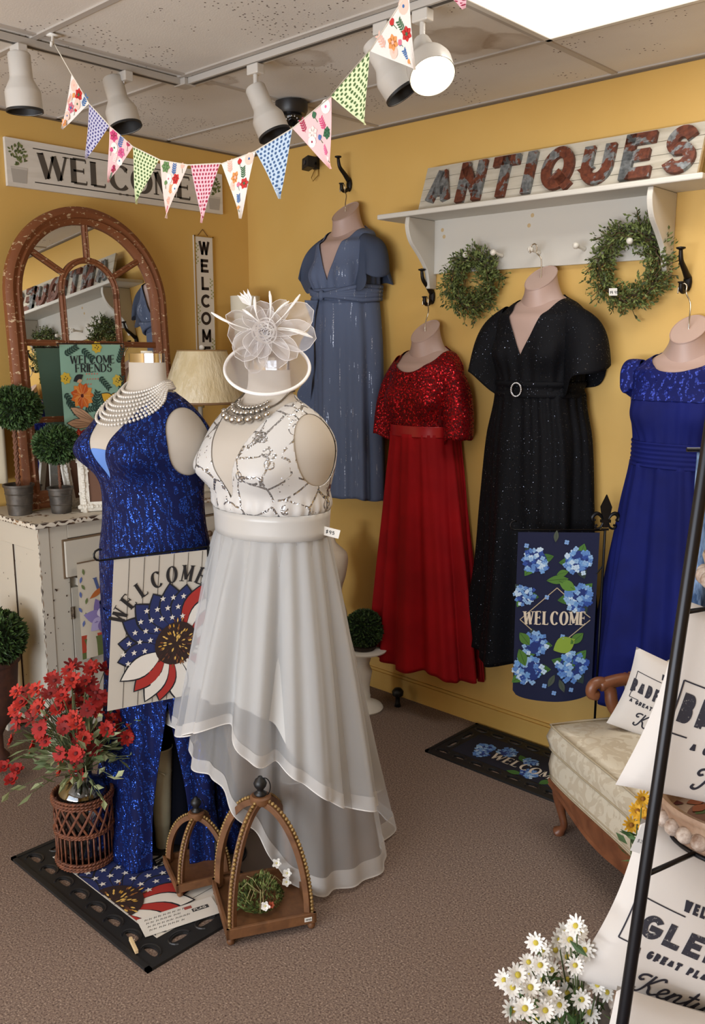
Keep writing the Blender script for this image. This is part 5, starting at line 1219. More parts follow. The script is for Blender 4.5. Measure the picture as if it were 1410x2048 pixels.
# blue beaded gown
bd = thing('blue_beaded_gown', 'royal blue beaded gown with deep V neck and side slit, left mannequin', 'dress', (BB.c[0], BB.c[1], 0))
M_BEAD = sequin('royal_blue_beaded_mesh', '06174F', '3560CC', 260, 1.0, .25, .6, 'strands', '050F3E')
kp = neckarm(BB, 1.37, 1.66, .118, 1.50, .112, .09)
m = MB(); m.grid(lambda u, v: BB.P(u, 1.68 - v * (1.68 - .9), .0025), 240, 110, M_BEAD, True, kp); new('bodice', m, bd, smooth=True, solid=.002)
m = MB(); m.grid(lambda u, v: BB.P(u, 1.52 - v * .16, .0), 120, 30, plain('5E86CC', .7), True, lambda p, u, v: min((1.475 - p[2]) * 10, (.05 - abs(p[0] - BB.c[0])) * 10, (BB.c[1] - .05 - p[1]) * 10)); new('mesh_insert', m, bd, smooth=True)
m = MB()
def bs(u, v):
    z = .905 - v * .893; w = 2 * PI * u; k = v; return BB.P(u, z, .006 + .045 * k ** 2.2 + (.004 + .022 * k) * (.6 * math.cos(11 * w + 1) + .4 * math.cos(17 * w)))
slit = lambda p, u, v: 1 if (V((p[0] - BB.c[0], p[1] - BB.c[1], 0)).dot(CF) < 0) else (abs(V((p[0] - BB.c[0], p[1] - BB.c[1], 0)).dot(RIGHT) - .068) - .066 * sm(.66, .15, p[2]) + .0) * 10 + (1 if p[2] > .62 else 0)
m.grid(bs, 260, 70, M_BEAD, True, slit); new('skirt', m, bd, smooth=True, solid=.002)
m = MB(); m.grid(lambda u, v: BB.P(u, .9 - v * .88, -.10 - .03 * v), 90, 12, fabric('dark_navy_lining', '070A18', .9, 0), True); new('lining', m, bd, smooth=True)

# ================================================================ sunflower art (flag and mat)
def sunflower(m, G, cx, cy, R, lay=.0008, a0=0):
    """petals: blue with stars on the upper left, red and white below"""
    ink = plain('14141C', .8); bl = plain('1F2A5C', .8); rd = plain('A32A22', .8); wh = plain('DCD6CC', .8)
    angs = [(172, 'b'), (152, 'b'), (190, 'b'), (134, 'b'), (116, 'b'), (99, 'b'), (82, 'b'), (66, 'r'), (48, 'w'), (30, 'r'), (12, 'w'), (-8, 'r'), (-28, 'w'), (-48, 'r'), (-66, 'w'), (-84, 'w'), (-104, 'r'), (-118, 'w'), (-134, 'r'), (-152, 'w')]
    for k, (a, c) in enumerate(angs):
        a = math.radians(a + a0); L_ = R * (1.0 if k % 2 else .93); w_ = R * .17 if c != 'b' else R * .2; q = lay + k * .0002
        sx, sy = cx + R * .22 * math.cos(a), cy + R * .22 * math.sin(a)
        petal(m, sx, sy, a, L_ * .82, w_ * 1.12, G, ink, q, 1.1, 9); petal(m, sx, sy, a, L_ * .79, w_ * .98, G, {'b': bl, 'r': rd, 'w': wh}[c], q + .0001, 1.1, 9)
    q = lay + .0042
    for i in range(-7, 8):
        for j in range(-2, 8):
            x, y = i * R * .175 + (j % 2) * R * .085, j * R * .165 - R * .05; a = math.degrees(math.atan2(y, x)) % 360; r = math.hypot(x, y)
            if R * .42 < r < R * .88 and 76 < a < 196:
                c_, s_ = math.cos(math.radians(a0)), math.sin(math.radians(a0)); star(m, cx + x * c_ - y * s_, cy + x * s_ + y * c_, R * .052, G, wh, q)
    rnd = random.Random(4); disc(m, cx, cy, R * .36, G, plain('2A1712', .8), q + .0001, 24); pal = [plain(c, .8) for c in ('B98A2E', '7A4A22', 'D9B05A', '3A2018', '5A3120')]
    for k in range(110):
        a = rnd.uniform(0, 2 * PI); r = R * .37 * math.sqrt(rnd.random()) * (1 if k % 3 else .6); petal(m, cx + r * math.cos(a), cy + r * math.sin(a), a, R * .07, R * .014, G, pal[k % 5] if r > R * .17 else pal[3 if k % 2 else 2], q + .0003 + k * .00001, 1, 3)
def flag_stand(t, top, base, arm_dir, arm_l, finial=False):
    top, base = V(top), V(base); m = MB(); m.tube([base + V((0, 0, .01)), top], .005, M_BLKMET, 10); new('pole', m, t, smooth=True)
    m = MB(); e = top + V(arm_dir) * arm_l; dn = V((0, 0, 1))
    m.tube([top, e] + [e + V(arm_dir) * (.018 * math.sin(a)) + dn * (.018 - .018 * math.cos(a)) for a in (.6, 1.2, 1.8, 2.4, 3.0, 3.6)], .0035, M_BLKMET, 8); new('arm', m, t, smooth=True)
# ---- sunflower garden flag
ad = V((-.257, -.967, 0)).normalized(); fb = V((1.640, -1.598, 0))
t = thing('garden_flag', 'sunflower WELCOME garden flag with stars and stripes petals in front of the blue gown', 'garden flag', tuple(fb))
_r = (-ad + V((0, 0, -.02))).normalized(); _u = (V((0, 0, 1)) - ad * .095).normalized(); _n = _r.cross(_u).normalized(); _o = V((1.5447, -1.9526, .643))
F = lambda a, b, c=0: _o + _r * a + _u * b + _n * c
FW, FH = .325, .502
m = MB(); G = cloth_flag(m, F, FW, FH, plain('BFB8AC', .85), .0005, .5)
for k in range(1, 7): ribbon(m, [(k * FW / 6.5, .002), (k * FW / 6.5, FH - .002)], .0009, G, plain('3A322C', .8), .0005)
cxA, cyA, rA = .215, .215, .190
for k, ch in enumerate('WELCOME'):
    a = math.radians(152 - k * 14.2); ca, sa = math.cos(a - PI / 2), math.sin(a - PI / 2); ox, oy = cxA + rA * math.cos(a), cyA + rA * math.sin(a)
    gw = (GL[ch][0] * .62 + .16) * .054
    glyph(m, ch, -gw / 2, 0, .054, G, plain('1E1B1C', .8), .085, True, .001, 0, .62, lambda x, y, ox=ox, oy=oy, ca=ca, sa=sa: (ox + x * ca - y * sa, oy + x * sa + y * ca))
CLIP[0] = (.003, .003, FW - .003, FH - .003); sunflower(m, G, .222, .195, .205); CLIP[0] = None
new('cloth', m, t)
st = thing('flag_stand', 'black metal scroll-footed stand holding the sunflower flag', 'flag stand', tuple(fb))
flag_stand(st, fb + V((0, 0, 1.147)), fb + V((0, 0, .0)), tuple(ad), .365)
m = MB()
for k in range(3):
    a = math.radians(200 + 120 * k) if k else math.radians(170); d_ = V((math.cos(a), math.sin(a), 0)); pts = []
    for i in range(30):
        q = i / 29 * 4.2 * PI / 2; r = .075 * (1 - i / 29 * .75); pts.append(fb + d_ * (.075 - r * math.cos(q)) + V((0, 0, .083 + r * math.sin(q) * (1 if True else 0))))
    m.tube([fb + V((0, 0, .08))] + pts, .0055, M_BLKMET, 8)
m.tube([fb + V((.1 * math.cos(a), .1 * math.sin(a), .014)) for a in [i * 2 * PI / 32 for i in range(32)]], .0055, M_BLKMET, 8, closed=True)
new('scroll_foot', m, st, smooth=True)

# ---- doormats with pierced rubber border
M_RUB = plain('141415', .6); M_RUBR = plain('1C1C1E', .45)
def doormat(x0, y0, x1, y1, art, label, bw=.105):
    t = thing('doormat', label, 'doormat', ((x0 + x1) / 2, (y0 + y1) / 2, 0), 'black rubber framed doormats')
    # pierced border: cells with a half-moon hole each
    m = MB(); z = .008
    def cell(p, dx, dy, L_, W_):
        # frame of a cell with an elongated arched hole, as a ring of quads
        hole = [(L_ * (.5 + .30 * math.cos(a)), W_ * (.42 + (.24 if math.sin(a) > 0 else .07) * math.sin(a))) for a in [k * 2 * PI / 16 for k in range(16)]]
        out = []
        for a in [k * 2 * PI / 16 for k in range(16)]:
            c, s = math.cos(a), math.sin(a); q = max(abs(c), abs(s)); out.append((L_ * (.5 + .5 * c / q), W_ * (.5 + .5 * s / q)))
        P = lambda a, b, zz: V((p[0] + dx[0] * a + dy[0] * b, p[1] + dx[1] * a + dy[1] * b, zz))
        vs = [P(*q, z) for q in out] + [P(*q, z) for q in hole] + [P(*q, .001) for q in hole]
        m.add(vs, [(k, (k + 1) % 16, 16 + (k + 1) % 16, 16 + k) for k in range(16)] + [(16 + k, 16 + (k + 1) % 16, 32 + (k + 1) % 16, 32 + k) for k in range(16)], M_RUB)
        m.tube([P(L_ * (.5 + .36 * math.cos(a)), W_ * (.45 + .32 * math.sin(a)), z) for a in [k * 2 * PI / 20 for k in range(14)]], .0035, M_RUBR, 5)
    e = .016; nx = round((x1 - x0 - 2 * e) / .098); ny = round((y1 - y0 - 2 * bw) / .098)
    lx = (x1 - x0 - 2 * e) / nx; ly = (y1 - y0 - 2 * bw) / ny; W_ = bw - e
    for k in range(nx):
        cell((x0 + e + k * lx, y0 + e), (1, 0), (0, 1), lx, W_); cell((x1 - e - k * lx, y1 - e), (-1, 0), (0, -1), lx, W_)
    for k in range(ny):
        cell((x0 + e, y1 - bw - k * ly), (0, -1), (1, 0), ly, W_); cell((x1 - e, y0 + bw + k * ly), (0, 1), (-1, 0), ly, W_)
    for lo, hi in (((x0, y0), (x1, y0 + e)), ((x0, y1 - e), (x1, y1)), ((x0, y0), (x0 + e, y1)), ((x1 - e, y0), (x1, y1))): m.box((lo[0], lo[1], .0005), (hi[0], hi[1], .0105), M_RUB)
    new('rubber_border', m, t, bevel=0)
    F = frame((x0 + bw, y0 + bw, .009), (1, 0, 0), (0, 1, 0)); w, h = x1 - x0 - 2 * bw, y1 - y0 - 2 * bw
    m = MB(); art(m, F, w, h); new('printed_insert', m, t)
def art_sun(m, F, w, h):
    m.box((0, 0, -.008), (w, h, 0), plain('CFC8BC', .85), F)
    for k in range(1, 8): ribbon(m, [(k * w / 8, 0), (k * w / 8, h)], .0012, F, plain('3A322C', .8), .0004)
    text(m, 'WELCOME', .05, h - .085, .062, F, plain('1E1B1C', .8), .085, True, .0006, .08, .9, None, .33)
    CLIP[0] = (.002, .002, w - .002, h - .002); sunflower(m, lambda a, b, c=0: F(a, b, c), .40, .0, .27); CLIP[0] = None
def art_hyd(m, F, w, h):
    m.box((0, 0, -.008), (w, h, 0), plain('0E1226', .8), F)
    for k, (x, y, r) in enumerate(((.10, .12, .055), (.20, .15, .055), (.12, .06, .045), (.33, .14, .045), (.38, .04, .05), (.5, .08, .05), (.46, .15, .04))):
        leafart(m, x - .02, y - .02, -.6 + k, .07, .018, F, '3F6B2A', '2E4A1E', .0004)
        if k != 3 or True: hydrangea(m, x, y, r * .85, F, k + 3, .0006)
    text(m, 'WELCOME', .17, .052, .058, F, plain('D9CDBB', .8), .085, True, .0022, .1, 1.05, None, .34)
doormat(1.112, -2.115, 1.965, -1.60, art_sun, 'black pierced rubber doormat with printed WELCOME sunflower, under the wicker basket')
doormat(1.66, -.43, 2.44, -.03, art_hyd, 'black pierced rubber doormat with blue hydrangeas and WELCOME, by the back wall beside the settee', .085)
# the paper card and the clothespin on the mat
t = thing('price_card', 'white handwritten price card lying on the sunflower doormat', 'card', (1.8, -1.96, .0115))
F = frame((1.835, -2.035, .0115), (.30, .95, 0), (-.95, .30, 0)); m = MB(); m.box((0, 0, 0), (.25, .095, .001), plain('D8D4CC', .6), F)
rnd = random.Random(8); ik = plain('22201F', .7)
for r_ in range(4):
    x = .02
    while x < .13 + .03 * (r_ % 2):
        ribbon(m, [(x, .02 + r_ * .018), (x + .004, .028 + r_ * .018), (x + .007, .021 + r_ * .018), (x + .010, .027 + r_ * .018)], .0008, F, ik, .0014); x += rnd.uniform(.012, .018)
m.box((.17, .045, .001), (.225, .062, .0015), plain('3A3A3C', .7), F); text(m, 'FLAG', .175, .048, .011, F, M_WHITE, .1, False, .0018, .1)
m.box((.15, .068, .001), (.175, .082, .0015), plain('9A4A42', .7), F)
new('card_sheet', m, t)
t = thing('clothespin', 'small wooden clothespin lying on the doormat next to the price card', 'clothespin', (1.79, -2.03, .012))
for k, dz in ((0, 0), (1, .0065)):
    m = MB(); F = frame((1.815, -2.075, .0125 + dz), (.8, -.25, -.01 if k else 0), (.25, .8, 0)); m.box((0, -.005, 0), (.07, .005, .006), plain('CDB48A', .7), F); new('jaw', m, t, bevel=.001)
m = MB(); m.tube([(1.83, -2.085, .018), (1.837, -2.072, .027), (1.843, -2.08, .018)], .0014, M_CHROME); new('spring', m, t)

# ================================================================ jug in wicker basket with red flowers
BC = V((1.31, -1.93, .0115)); BR = .098
t = thing('wicker_basket', 'reddish wicker basket with open lattice band holding a glass jug', 'basket', tuple(BC))
M_WICK = mottled('red_brown_willow', '4F2A1A', '7E4A30', 60, .6); m = MB()
def ring(z, r, amp, n, th, ph=0): m.tube([(BC.x + (r + amp * math.cos(n * a + ph)) * math.cos(a), BC.y + (r + amp * math.cos(n * a + ph)) * math.sin(a), BC.z + z + amp * .6 * math.sin(n * a + ph)) for a in [i * 2 * PI / 120 for i in range(120)]], th, M_WICK, 5, closed=True)
for z, r in ((.006, BR), (.016, BR + .003), (.026, BR), (.128, BR + .001), (.136, BR + .002), (.236, BR + .003), (.247, BR + .005), (.258, BR + .003)):
    for ph in (0, PI): ring(z, r, .0035, 24, .0038, ph)
new('woven_band', m, t, smooth=True)
m = MB()
for k in range(30):
    a = 2 * PI * k / 30; m.tube([(BC.x + BR * math.cos(a), BC.y + BR * math.sin(a), BC.z + z) for z in (.01, .07, .13)], .0032, M_WICK, 5)
for k in range(16):
    for s in (1, -1):
        for q in (0, .035):
            a = 2 * PI * k / 16 + q; m.tube([(BC.x + (BR + .001 * s) * math.cos(a + s * i / 8 * .62), BC.y + (BR + .001 * s) * math.sin(a + s * i / 8 * .62), BC.z + .13 + .11 * i / 8) for i in range(9)], .003, M_WICK, 5)
new('lattice', m, t, smooth=True)
m = MB(); m.lathe([(0, 0), (BR - .004, 0), (BR - .004, .006), (0, .006)], BC, M_WICK, 32); new('basket_base', m, t)
jt = thing('glass_jug', 'large clear grey glass demijohn standing inside the wicker basket', 'jug', tuple(BC))
mg = thin_glass('grey_jug_glass', 'BFC4C9', .1)
m = MB(); m.lathe([(0, .007), (.082, .008), (.088, .02), (.088, .23), (.085, .262), (.07, .29), (.045, .305), (.036, .315), (.036, .335), (.041, .338), (.041, .346), (.034, .346), (.033, .318), (.042, .30), (.067, .285), (.081, .26), (.084, .23), (.084, .022), (0, .014)], BC, mg, 48); new('glass_body', m, jt, smooth=True)
bt = thing('flower_bouquet', 'bushy bouquet of red daisy-like silk flowers in the glass jug', 'flowers', tuple(BC + V((0, 0, .33))), None)
M_REDF = [plain(c, .75) for c in ('96140F', 'A51E15', '78100D', 'B02A1C')]; M_STEM = plain('5A6340', .7); M_SAGE = [plain(c, .7) for c in ('8A9268', '6B7650', '9AA07A', '4F5E36')]
heads = [(142,1330),(95,1352),(118,1350),(160,1345),(178,1352),(200,1335),(108,1378),(125,1392),(150,1380),(190,1375),(208,1372),(30,1375),(65,1388),(118,1412),(160,1372),(155,1405),(200,1395),(25,1405),(48,1425),(75,1410),(100,1430),(135,1440),(25,1448),(60,1460),(88,1450),(110,1462),(150,1425),(165,1440),(140,1455),(190,1420),(205,1400),(80,1440),(180,1480),(165,1500),(145,1480),(55,1500),(98,1510),(120,1518),(158,1512),(110,1550),(150,1555),(235,1435),(245,1480),(265,1460),(302,1430),(258,1475),(190,1500),(215,1440),(130,1500),(10,1485),(160,1608),(178,1470),(95,1480),(220,1455),(72,1470),(170,1405),(140,1360),(230,1460)]
mouth = BC + V((0, 0, .335))
rr_ = random.Random(9)
heads = heads + [(max(8, min(290, x + rr_.uniform(-26, 26))), y + rr_.uniform(-20, 22)) for x, y in heads[:34]]
for k, (px, py) in enumerate(heads):
    lat = (px - 150) / 613.0; h = (1560 - py) / 590.0; dpt = random.uniform(-.10, .12) * (1 - .5 * abs(lat) / .25)
    p = mouth + RIGHT * lat + CF * dpt + V((0, 0, h * .98 - .01 + .06 * 0 + dpt * .25)); sd = (p - mouth); out = (sd.normalized() + CF * .55 + rdir() * .35)
    m = MB(); blossom(m, p, out, random.uniform(.026, .036), random.choice((8, 10, 12, 6)), M_REDF[k % 4], plain('5A1010', .8), .2, .22, random.uniform(.05, .35), 1 + k % 2); f = new('flower', m, bt)
    m = MB(); q = mouth + V((random.uniform(-.02, .02), random.uniform(-.02, .02), -.02)); mid = q.lerp(p, .5) + V((0, 0, .05 + .03 * abs(lat) * 3)); m.tube([q + V((0, 0, -.12)), q, mid, p - out.normalized() * .004], .0016, M_STEM, 5)
    new('stem', m, f)
m = MB()
for k in range(75):
    a = random.uniform(0, 2 * PI); e = random.uniform(-.1, 1.1); d_ = V((math.cos(a) * math.cos(e), math.sin(a) * math.cos(e), math.sin(e))); L_ = random.uniform(.09, .27); q = mouth + d_ * .02; p = mouth + d_ * L_ + V((0, 0, .03)); 
    m.tube([q, (q + p) / 2 + V((0, 0, .02)), p], .0013, M_STEM, 4); mt = random.choice(M_SAGE)
    for j in range(3): leaf3(m, q.lerp(p, .5 + .25 * j), d_ + rdir() * .7, rdir(), random.uniform(.04, .07), .020, mt)
new('leaves', m, bt)

# ---- tall bucket in the slit of the gown
t = thing('metal_bucket', 'tall narrow cream metal flower bucket standing inside the blue gown slit', 'bucket', (1.452, -1.70, .012))
m = MB(); c = (1.452, -1.70, .0118); mc = mottled('cream_enamel', 'A9A58C', 'BDB89E', 6, .35)
m.lathe([(0, 0), (.024, 0), (.026, .004), (.030, .09), (.032, .095), (.031, .10), (.041, .29), (.043, .294), (.042, .3), (.046, .385), (.049, .388), (.049, .393), (.045, .393), (.042, .30), (.022, .01), (0, .01)], c, mc, 40); new('bucket_body', m, t, smooth=True)
m = MB(); F = frame((1.452, -1.70, .33), tuple(RIGHT), (0, 0, 1)); m.tube([F(x, .018 * math.cos(x / .03 * 1.2) - .02, .0455 + .004) for x in [-.03 + .006 * k for k in range(11)]], .0028, mc, 6); new('handle', m, t, smooth=True)

# ---- arched bead-trimmed lanterns
M_LWOOD = wood_mat('stained_lantern_wood', '5A3A22', '7A5232', 6, (3, 3, 3), .55); M_GOLD = mottled('gilt_bead', '6E532C', 'A98A54', 90, .4, .3)
def lantern(c, side, rot, apex, label, sc_=1.0, z0=0.0, finz=None):
    c = V((c[0], c[1], z0)); t = thing('arched_lantern', label, 'lantern', tuple(c), 'wooden arched lanterns')
    ca, sa = math.cos(rot), math.sin(rot); W = lambda x, y, z: V((c.x + x * ca - y * sa, c.y + x * sa + y * ca, c.z + z)); h = side / 2; r = .026 * sc_
    m = MB()
    for sx in (-1, 1):
        for sy in (-1, 1): m.lathe([(0, 0), (.009 * sc_, .002), (.013 * sc_, .010 * sc_), (.010 * sc_, .02 * sc_), (.006, .026 * sc_)], W(sx * (h - .014), sy * (h - .014), .0), M_LWOOD, 12)
    new('ball_foot', m, t, smooth=True)
    m = MB(); zb = .024 * sc_; th = .011 * sc_; zt = zb + .034 * sc_
    m.box((-h + .004, -h + .004, zb + .002), (h - .004, h - .004, zb + .010), M_LWOOD, W)
    for k in range(4):
        a = k * PI / 2; R2 = lambda x, y, z, a=a: W(x * math.cos(a) - y * math.sin(a), x * math.sin(a) + y * math.cos(a), z); m.box((-h, -h, zb), (h, -h + th, zt), M_LWOOD, R2)
    new('tray', m, t, bevel=.0015)
    prof = lambda q: (h - .016) * math.cos(q * PI / 2 * .9) ** .8, 
    zA = apex - z0
    def rib(q):
        ang = q * math.radians(78); r0 = (h - .012) * 1.414; rad = r0 * (math.cos(ang) ** .62 if q < 1 else 0); return max(rad, .02 * sc_) if q < 1 else .02 * sc_, zt - .012 + (zA - zt + .012) * math.sin(q * PI / 2) ** 1.02
    r0 = (h - .014) * 1.414; pts2 = [(max(r0 * math.cos(x), .022 * sc_), zt - .015 + (zA - zt + .012) * math.sin(x) ** .97) for x in [i / 22 * 1.47 for i in range(23)]]
    pts2_ = [( (r0 := (h - .014) * 1.414) * (1 - (q) ** 2.5) + .020 * sc_ * q ** 2.5, zt - .015 + (zA - zt + .015) * (q ** .92)) for q in [i / 22 for i in range(23)]]
    for k in range(4):
        a = PI / 4 + k * PI / 2; d_ = V((math.cos(a), math.sin(a), 0)); s_ = V((-math.sin(a), math.cos(a), 0)); w = .011 * sc_; thk = .02 * sc_; vs = []
        for i, (rr, zz) in enumerate(pts2):
            i0, i1 = max(i - 1, 0), min(i + 1, 22); tx, tz = pts2[i1][0] - pts2[i0][0], pts2[i1][1] - pts2[i0][1]; l = math.hypot(tx, tz); nx, nz = tz / l, -tx / l
            for so, oo in ((-1, 0), (1, 0), (1, -1), (-1, -1)): q = d_ * (rr + nx * thk * oo) + s_ * (w * so); vs.append(W(q.x, q.y, zz + nz * thk * oo))
        m = MB(); m.add(vs, [(i * 4 + j, i * 4 + (j + 1) % 4, (i + 1) * 4 + (j + 1) % 4, (i + 1) * 4 + j) for i in range(22) for j in range(4)] + [(0, 1, 2, 3), (88, 91, 90, 89)], M_LWOOD); rb = new('rib', m, t, bevel=.001)
        m = MB(); tot = 0; step = .0125 * sc_; acc = 0
        for i in range(22):
            a0, a1 = pts2[i], pts2[i + 1]; l = math.dist(a0, a1)
            while acc < l:
                f = acc / l; rr = a0[0] + (a1[0] - a0[0]) * f; zz = a0[1] + (a1[1] - a0[1]) * f; tx, tz = (a1[0] - a0[0]) / l, (a1[1] - a0[1]) / l; q = d_ * (rr + tz * .004 * sc_); m.ball(tuple(W(q.x, q.y, zz - tx * .004 * sc_)), .0062 * sc_, M_GOLD, 8); acc += step
            acc -= l
        new('bead_trim', m, rb, smooth=True)
    m = MB(); m.lathe([(0, -.004), (.030 * sc_, -.004), (.034 * sc_, .004 * sc_), (.034 * sc_, .018 * sc_), (.028 * sc_, .023 * sc_), (0, .023 * sc_)], W(0, 0, zA - .012 * sc_), M_LWOOD, 24); new('cap', m, t, smooth=True, autos=.6)
    m = MB(); m.lathe([(.018 * sc_, 0), (.021 * sc_, .005 * sc_), (.012 * sc_, .012 * sc_), (.010 * sc_, .018 * sc_), (.019 * sc_, .030 * sc_), (.0215 * sc_, .040 * sc_), (.016 * sc_, .052 * sc_), (.008 * sc_, .058 * sc_), (.007 * sc_, .062 * sc_), (0, .064 * sc_)], W(0, 0, zA + .011 * sc_), M_BLACK, 24); fn_ = new('finial', m, t, smooth=True)
    m = MB(); cc = W(0, 0, zA + .038 * sc_); m.tube([cc + (RIGHT * math.cos(a) * .6 + V((0, 0, math.sin(a))) ) * .030 * sc_ + RIGHT * .014 * sc_ for a in [i * 2 * PI / 28 for i in range(28)]], .0018 * sc_, M_BLKMET, 6, closed=True); new('ring_handle', m, fn_, smooth=True)
    return t, W
lt, LW = lantern((1.990, -1.690), .285, math.radians(61), .40, 'larger arched wooden lantern with bead-trimmed ribs and moss spray inside, front centre')
m = MB(); F = frame(LW(.115, -.1430, .034), LW(1, 0, 0) - LW(0, 0, 0), (0, 0, 1)); m.box((-.012, 0, 0), (.012, .014, .0008), M_WHITE, F); text(m, '1995', -.009, .003, .007, F, plain('333333', .7), .1, False, .0012, .1); 
new('price_tag', m, lt)
lantern((1.695, -1.725), .20, math.radians(68), .245, 'smaller arched wooden lantern with bead-trimmed ribs standing on the sunflower doormat', .85, .0115)
t = thing('moss_spray', 'sprig of moss, fern and white blossoms lying inside the larger lantern', 'greenery', tuple(LW(0, 0, .035)))
m = MB(); mg_ = [plain(c, .8) for c in ('4A5A26', '6B7A3C', '35461C', '7E8A4E')]
for k in range(900):
    d_ = rdir(); p = LW(.0 + d_.x * .075 - .01, .01 + d_.y * .085, .045 + abs(d_.z) * .055 * (1 + .5 * math.sin(d_.x * 5)) * random.random()); leaf3(m, p, d_ + V((0, 0, .6)), rdir(), random.uniform(.012, .022), .006, random.choice(mg_))
for k in range(10):
    a = random.uniform(0, 2 * PI); m.tube([LW(0, 0, .06), LW(.05 * math.cos(a), .05 * math.sin(a), .085 + .03 * random.random()), LW(.08 * math.cos(a), .085 * math.sin(a), .05 + .04 * random.random())], .001, plain('A9A070', .8), 4)
for x, y, z in ((-.075, -.03, .05),): leaf3(m, LW(x, y, z), LW(-.1, -.05, .04) - LW(0, 0, .05), (0, 0, 1), .06, .018, mg_[2])
new('foliage', m, t)
for x, y, z in ((.06, .05, .13), (.09, .03, .10), (-.01, -.09, .08), (.085, .02, .075)):
    m = MB(); blossom(m, LW(x, y, z), tuple(CF + V((0, 0, .5))), .017, 5, plain('E8E6E0', .7), plain('C9C080', .7), .3, .2, .3, 2); new('flower', m, t)
m = MB(); blossom(m, LW(.01, -.085, .075), tuple(CF + V((0, 0, 1))), .012, 6, plain('B5543A', .7), plain('7A2A1A', .7), .3, .2, .3, 2); new('flower', m, t)

# ================================================================ behind the white dress
t = thing('cake_stand', 'white turned pedestal cake stand on the floor carrying a round boxwood ball', 'cake stand', (1.125, -.26, 0))
m = MB(); c = (1.125, -.26, .001); mw = chippy('rubbed_white_stand', 'D9D4CA', '7A6A55', 30, .72)
m.lathe([(0, 0), (.098, 0), (.102, .008), (.095, .02), (.06, .036), (.042, .045), (.036, .06), (.038, .07), (.034, .08), (.032, .12), (.038, .16), (.045, .2), (.034, .225), (.03, .24), (.045, .29), (.05, .3), (0, .302)], c, mw, 40); new('pedestal', m, t, smooth=True, autos=.9)
m = MB(); m.lathe([(0, .302), (.1, .304), (.118, .311), (.12, .318), (.112, .320), (0, .314)], c, mw, 48); new('plate', m, t, smooth=True, autos=.7)
t = thing('boxwood_ball', 'dense round boxwood ball resting on the white cake stand', 'plant', (1.125, -.26, .32))
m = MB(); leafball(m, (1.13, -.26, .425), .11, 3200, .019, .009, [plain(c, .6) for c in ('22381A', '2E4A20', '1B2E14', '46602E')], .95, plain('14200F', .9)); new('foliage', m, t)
m = MB(); m.lathe([(0, 0), (.06, 0), (.07, .02), (0, .03)], (1.125, -.26, .3205), plain('2A2018', .9), 20); new('cushion', m, t)
SBc = Body((.905, -.27), [(.95, .028), (.865, .03), (.835, .036), (.81, .07), (.79, .098), (.76, .108), (.72, .105), (.66, .092), (.60, .072), (.55, .075), (.48, .1), (.42, .105)], .6, .018, .70, .03)
t = thing('small_dress_form', 'small bare cream tailor form with wooden neck cap behind the white dress', 'dress form', (.905, -.27, 0))
m = MB(); m.grid(lambda u, v: SBc.P(u, .87 - v * .45), 48, 40, plain('C9BBA8', .8), True); P = [SBc.P(i / 40, .42) for i in range(40)]; m.add(P, [tuple(range(40))], plain('C9BBA8', .8)); new('torso', m, t, smooth=True, autos=.9)
m = MB(); m.lathe([(0, .868), (.034, .868), (.036, .873), (.036, .893), (.03, .898), (0, .899)], (.905, -.27, 0), plain('7A3A1C', .35), 28); new('neck_cap', m, t, smooth=True, autos=.6)
m = MB(); m.tube([(.905, -.27, .02), (.905, -.27, .43)], .012, plain('5A3A22', .5)); m.lathe([(0, 0), (.1, 0), (.1, .015), (.02, .03), (0, .03)], (.905, -.27, .001), plain('5A3A22', .5), 28); new('stand', m, t, smooth=True, autos=.6)
t = thing('door_stop', 'small black knob-shaped door stop on the carpet behind the cake stand', 'door stop', (1.235, -.12, 0))
m = MB(); m.lathe([(0, 0), (.018, 0), (.012, .02), (.012, .05), (.028, .06), (.03, .08), (.018, .095), (0, .098)], (1.235, -.12, .001), M_BLACK, 20); new('knob', m, t, smooth=True)
# potted boxwood at the left edge
t = thing('potted_boxwood', 'round boxwood in a dark terracotta pot beside the cupboard at the left edge', 'potted plant', (.345, -1.79, 0))
c = (.345, -1.80, .001); m = MB(); mt_ = mottled('dark_terracotta', '3A2018', '55301F', 20, .8)
m.lathe([(0, .0), (.05, 0), (.052, .03), (.03, .06), (.03, .13), (.05, .17), (.095, .22), (.115, .46), (.125, .465), (.125, .5), (.115, .5), (.1, .47), (0, .47)], c, mt_, 40); new('pot', m, t, smooth=True, autos=.8)
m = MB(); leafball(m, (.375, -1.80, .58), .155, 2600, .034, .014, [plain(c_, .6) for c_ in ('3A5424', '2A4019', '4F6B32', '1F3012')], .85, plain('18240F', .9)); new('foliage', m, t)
t = thing('fallen_flowers', 'a few red silk flowers lying on the carpet by the dark pot', 'flowers', (.5, -1.85, .02))
for x, y in ((.47, -1.83), (.53, -1.80), (.60, -1.86)):
    m = MB(); blossom(m, (x, y, .03), (.3, -.4, .8), .035, 6, M_REDF[0], plain('5A1010', .8), .3, .25, .3, 2); m.tube([(x, y, .028), (x - .05, y + .03, .006)], .002, M_STEM, 4); new('flower', m, t)

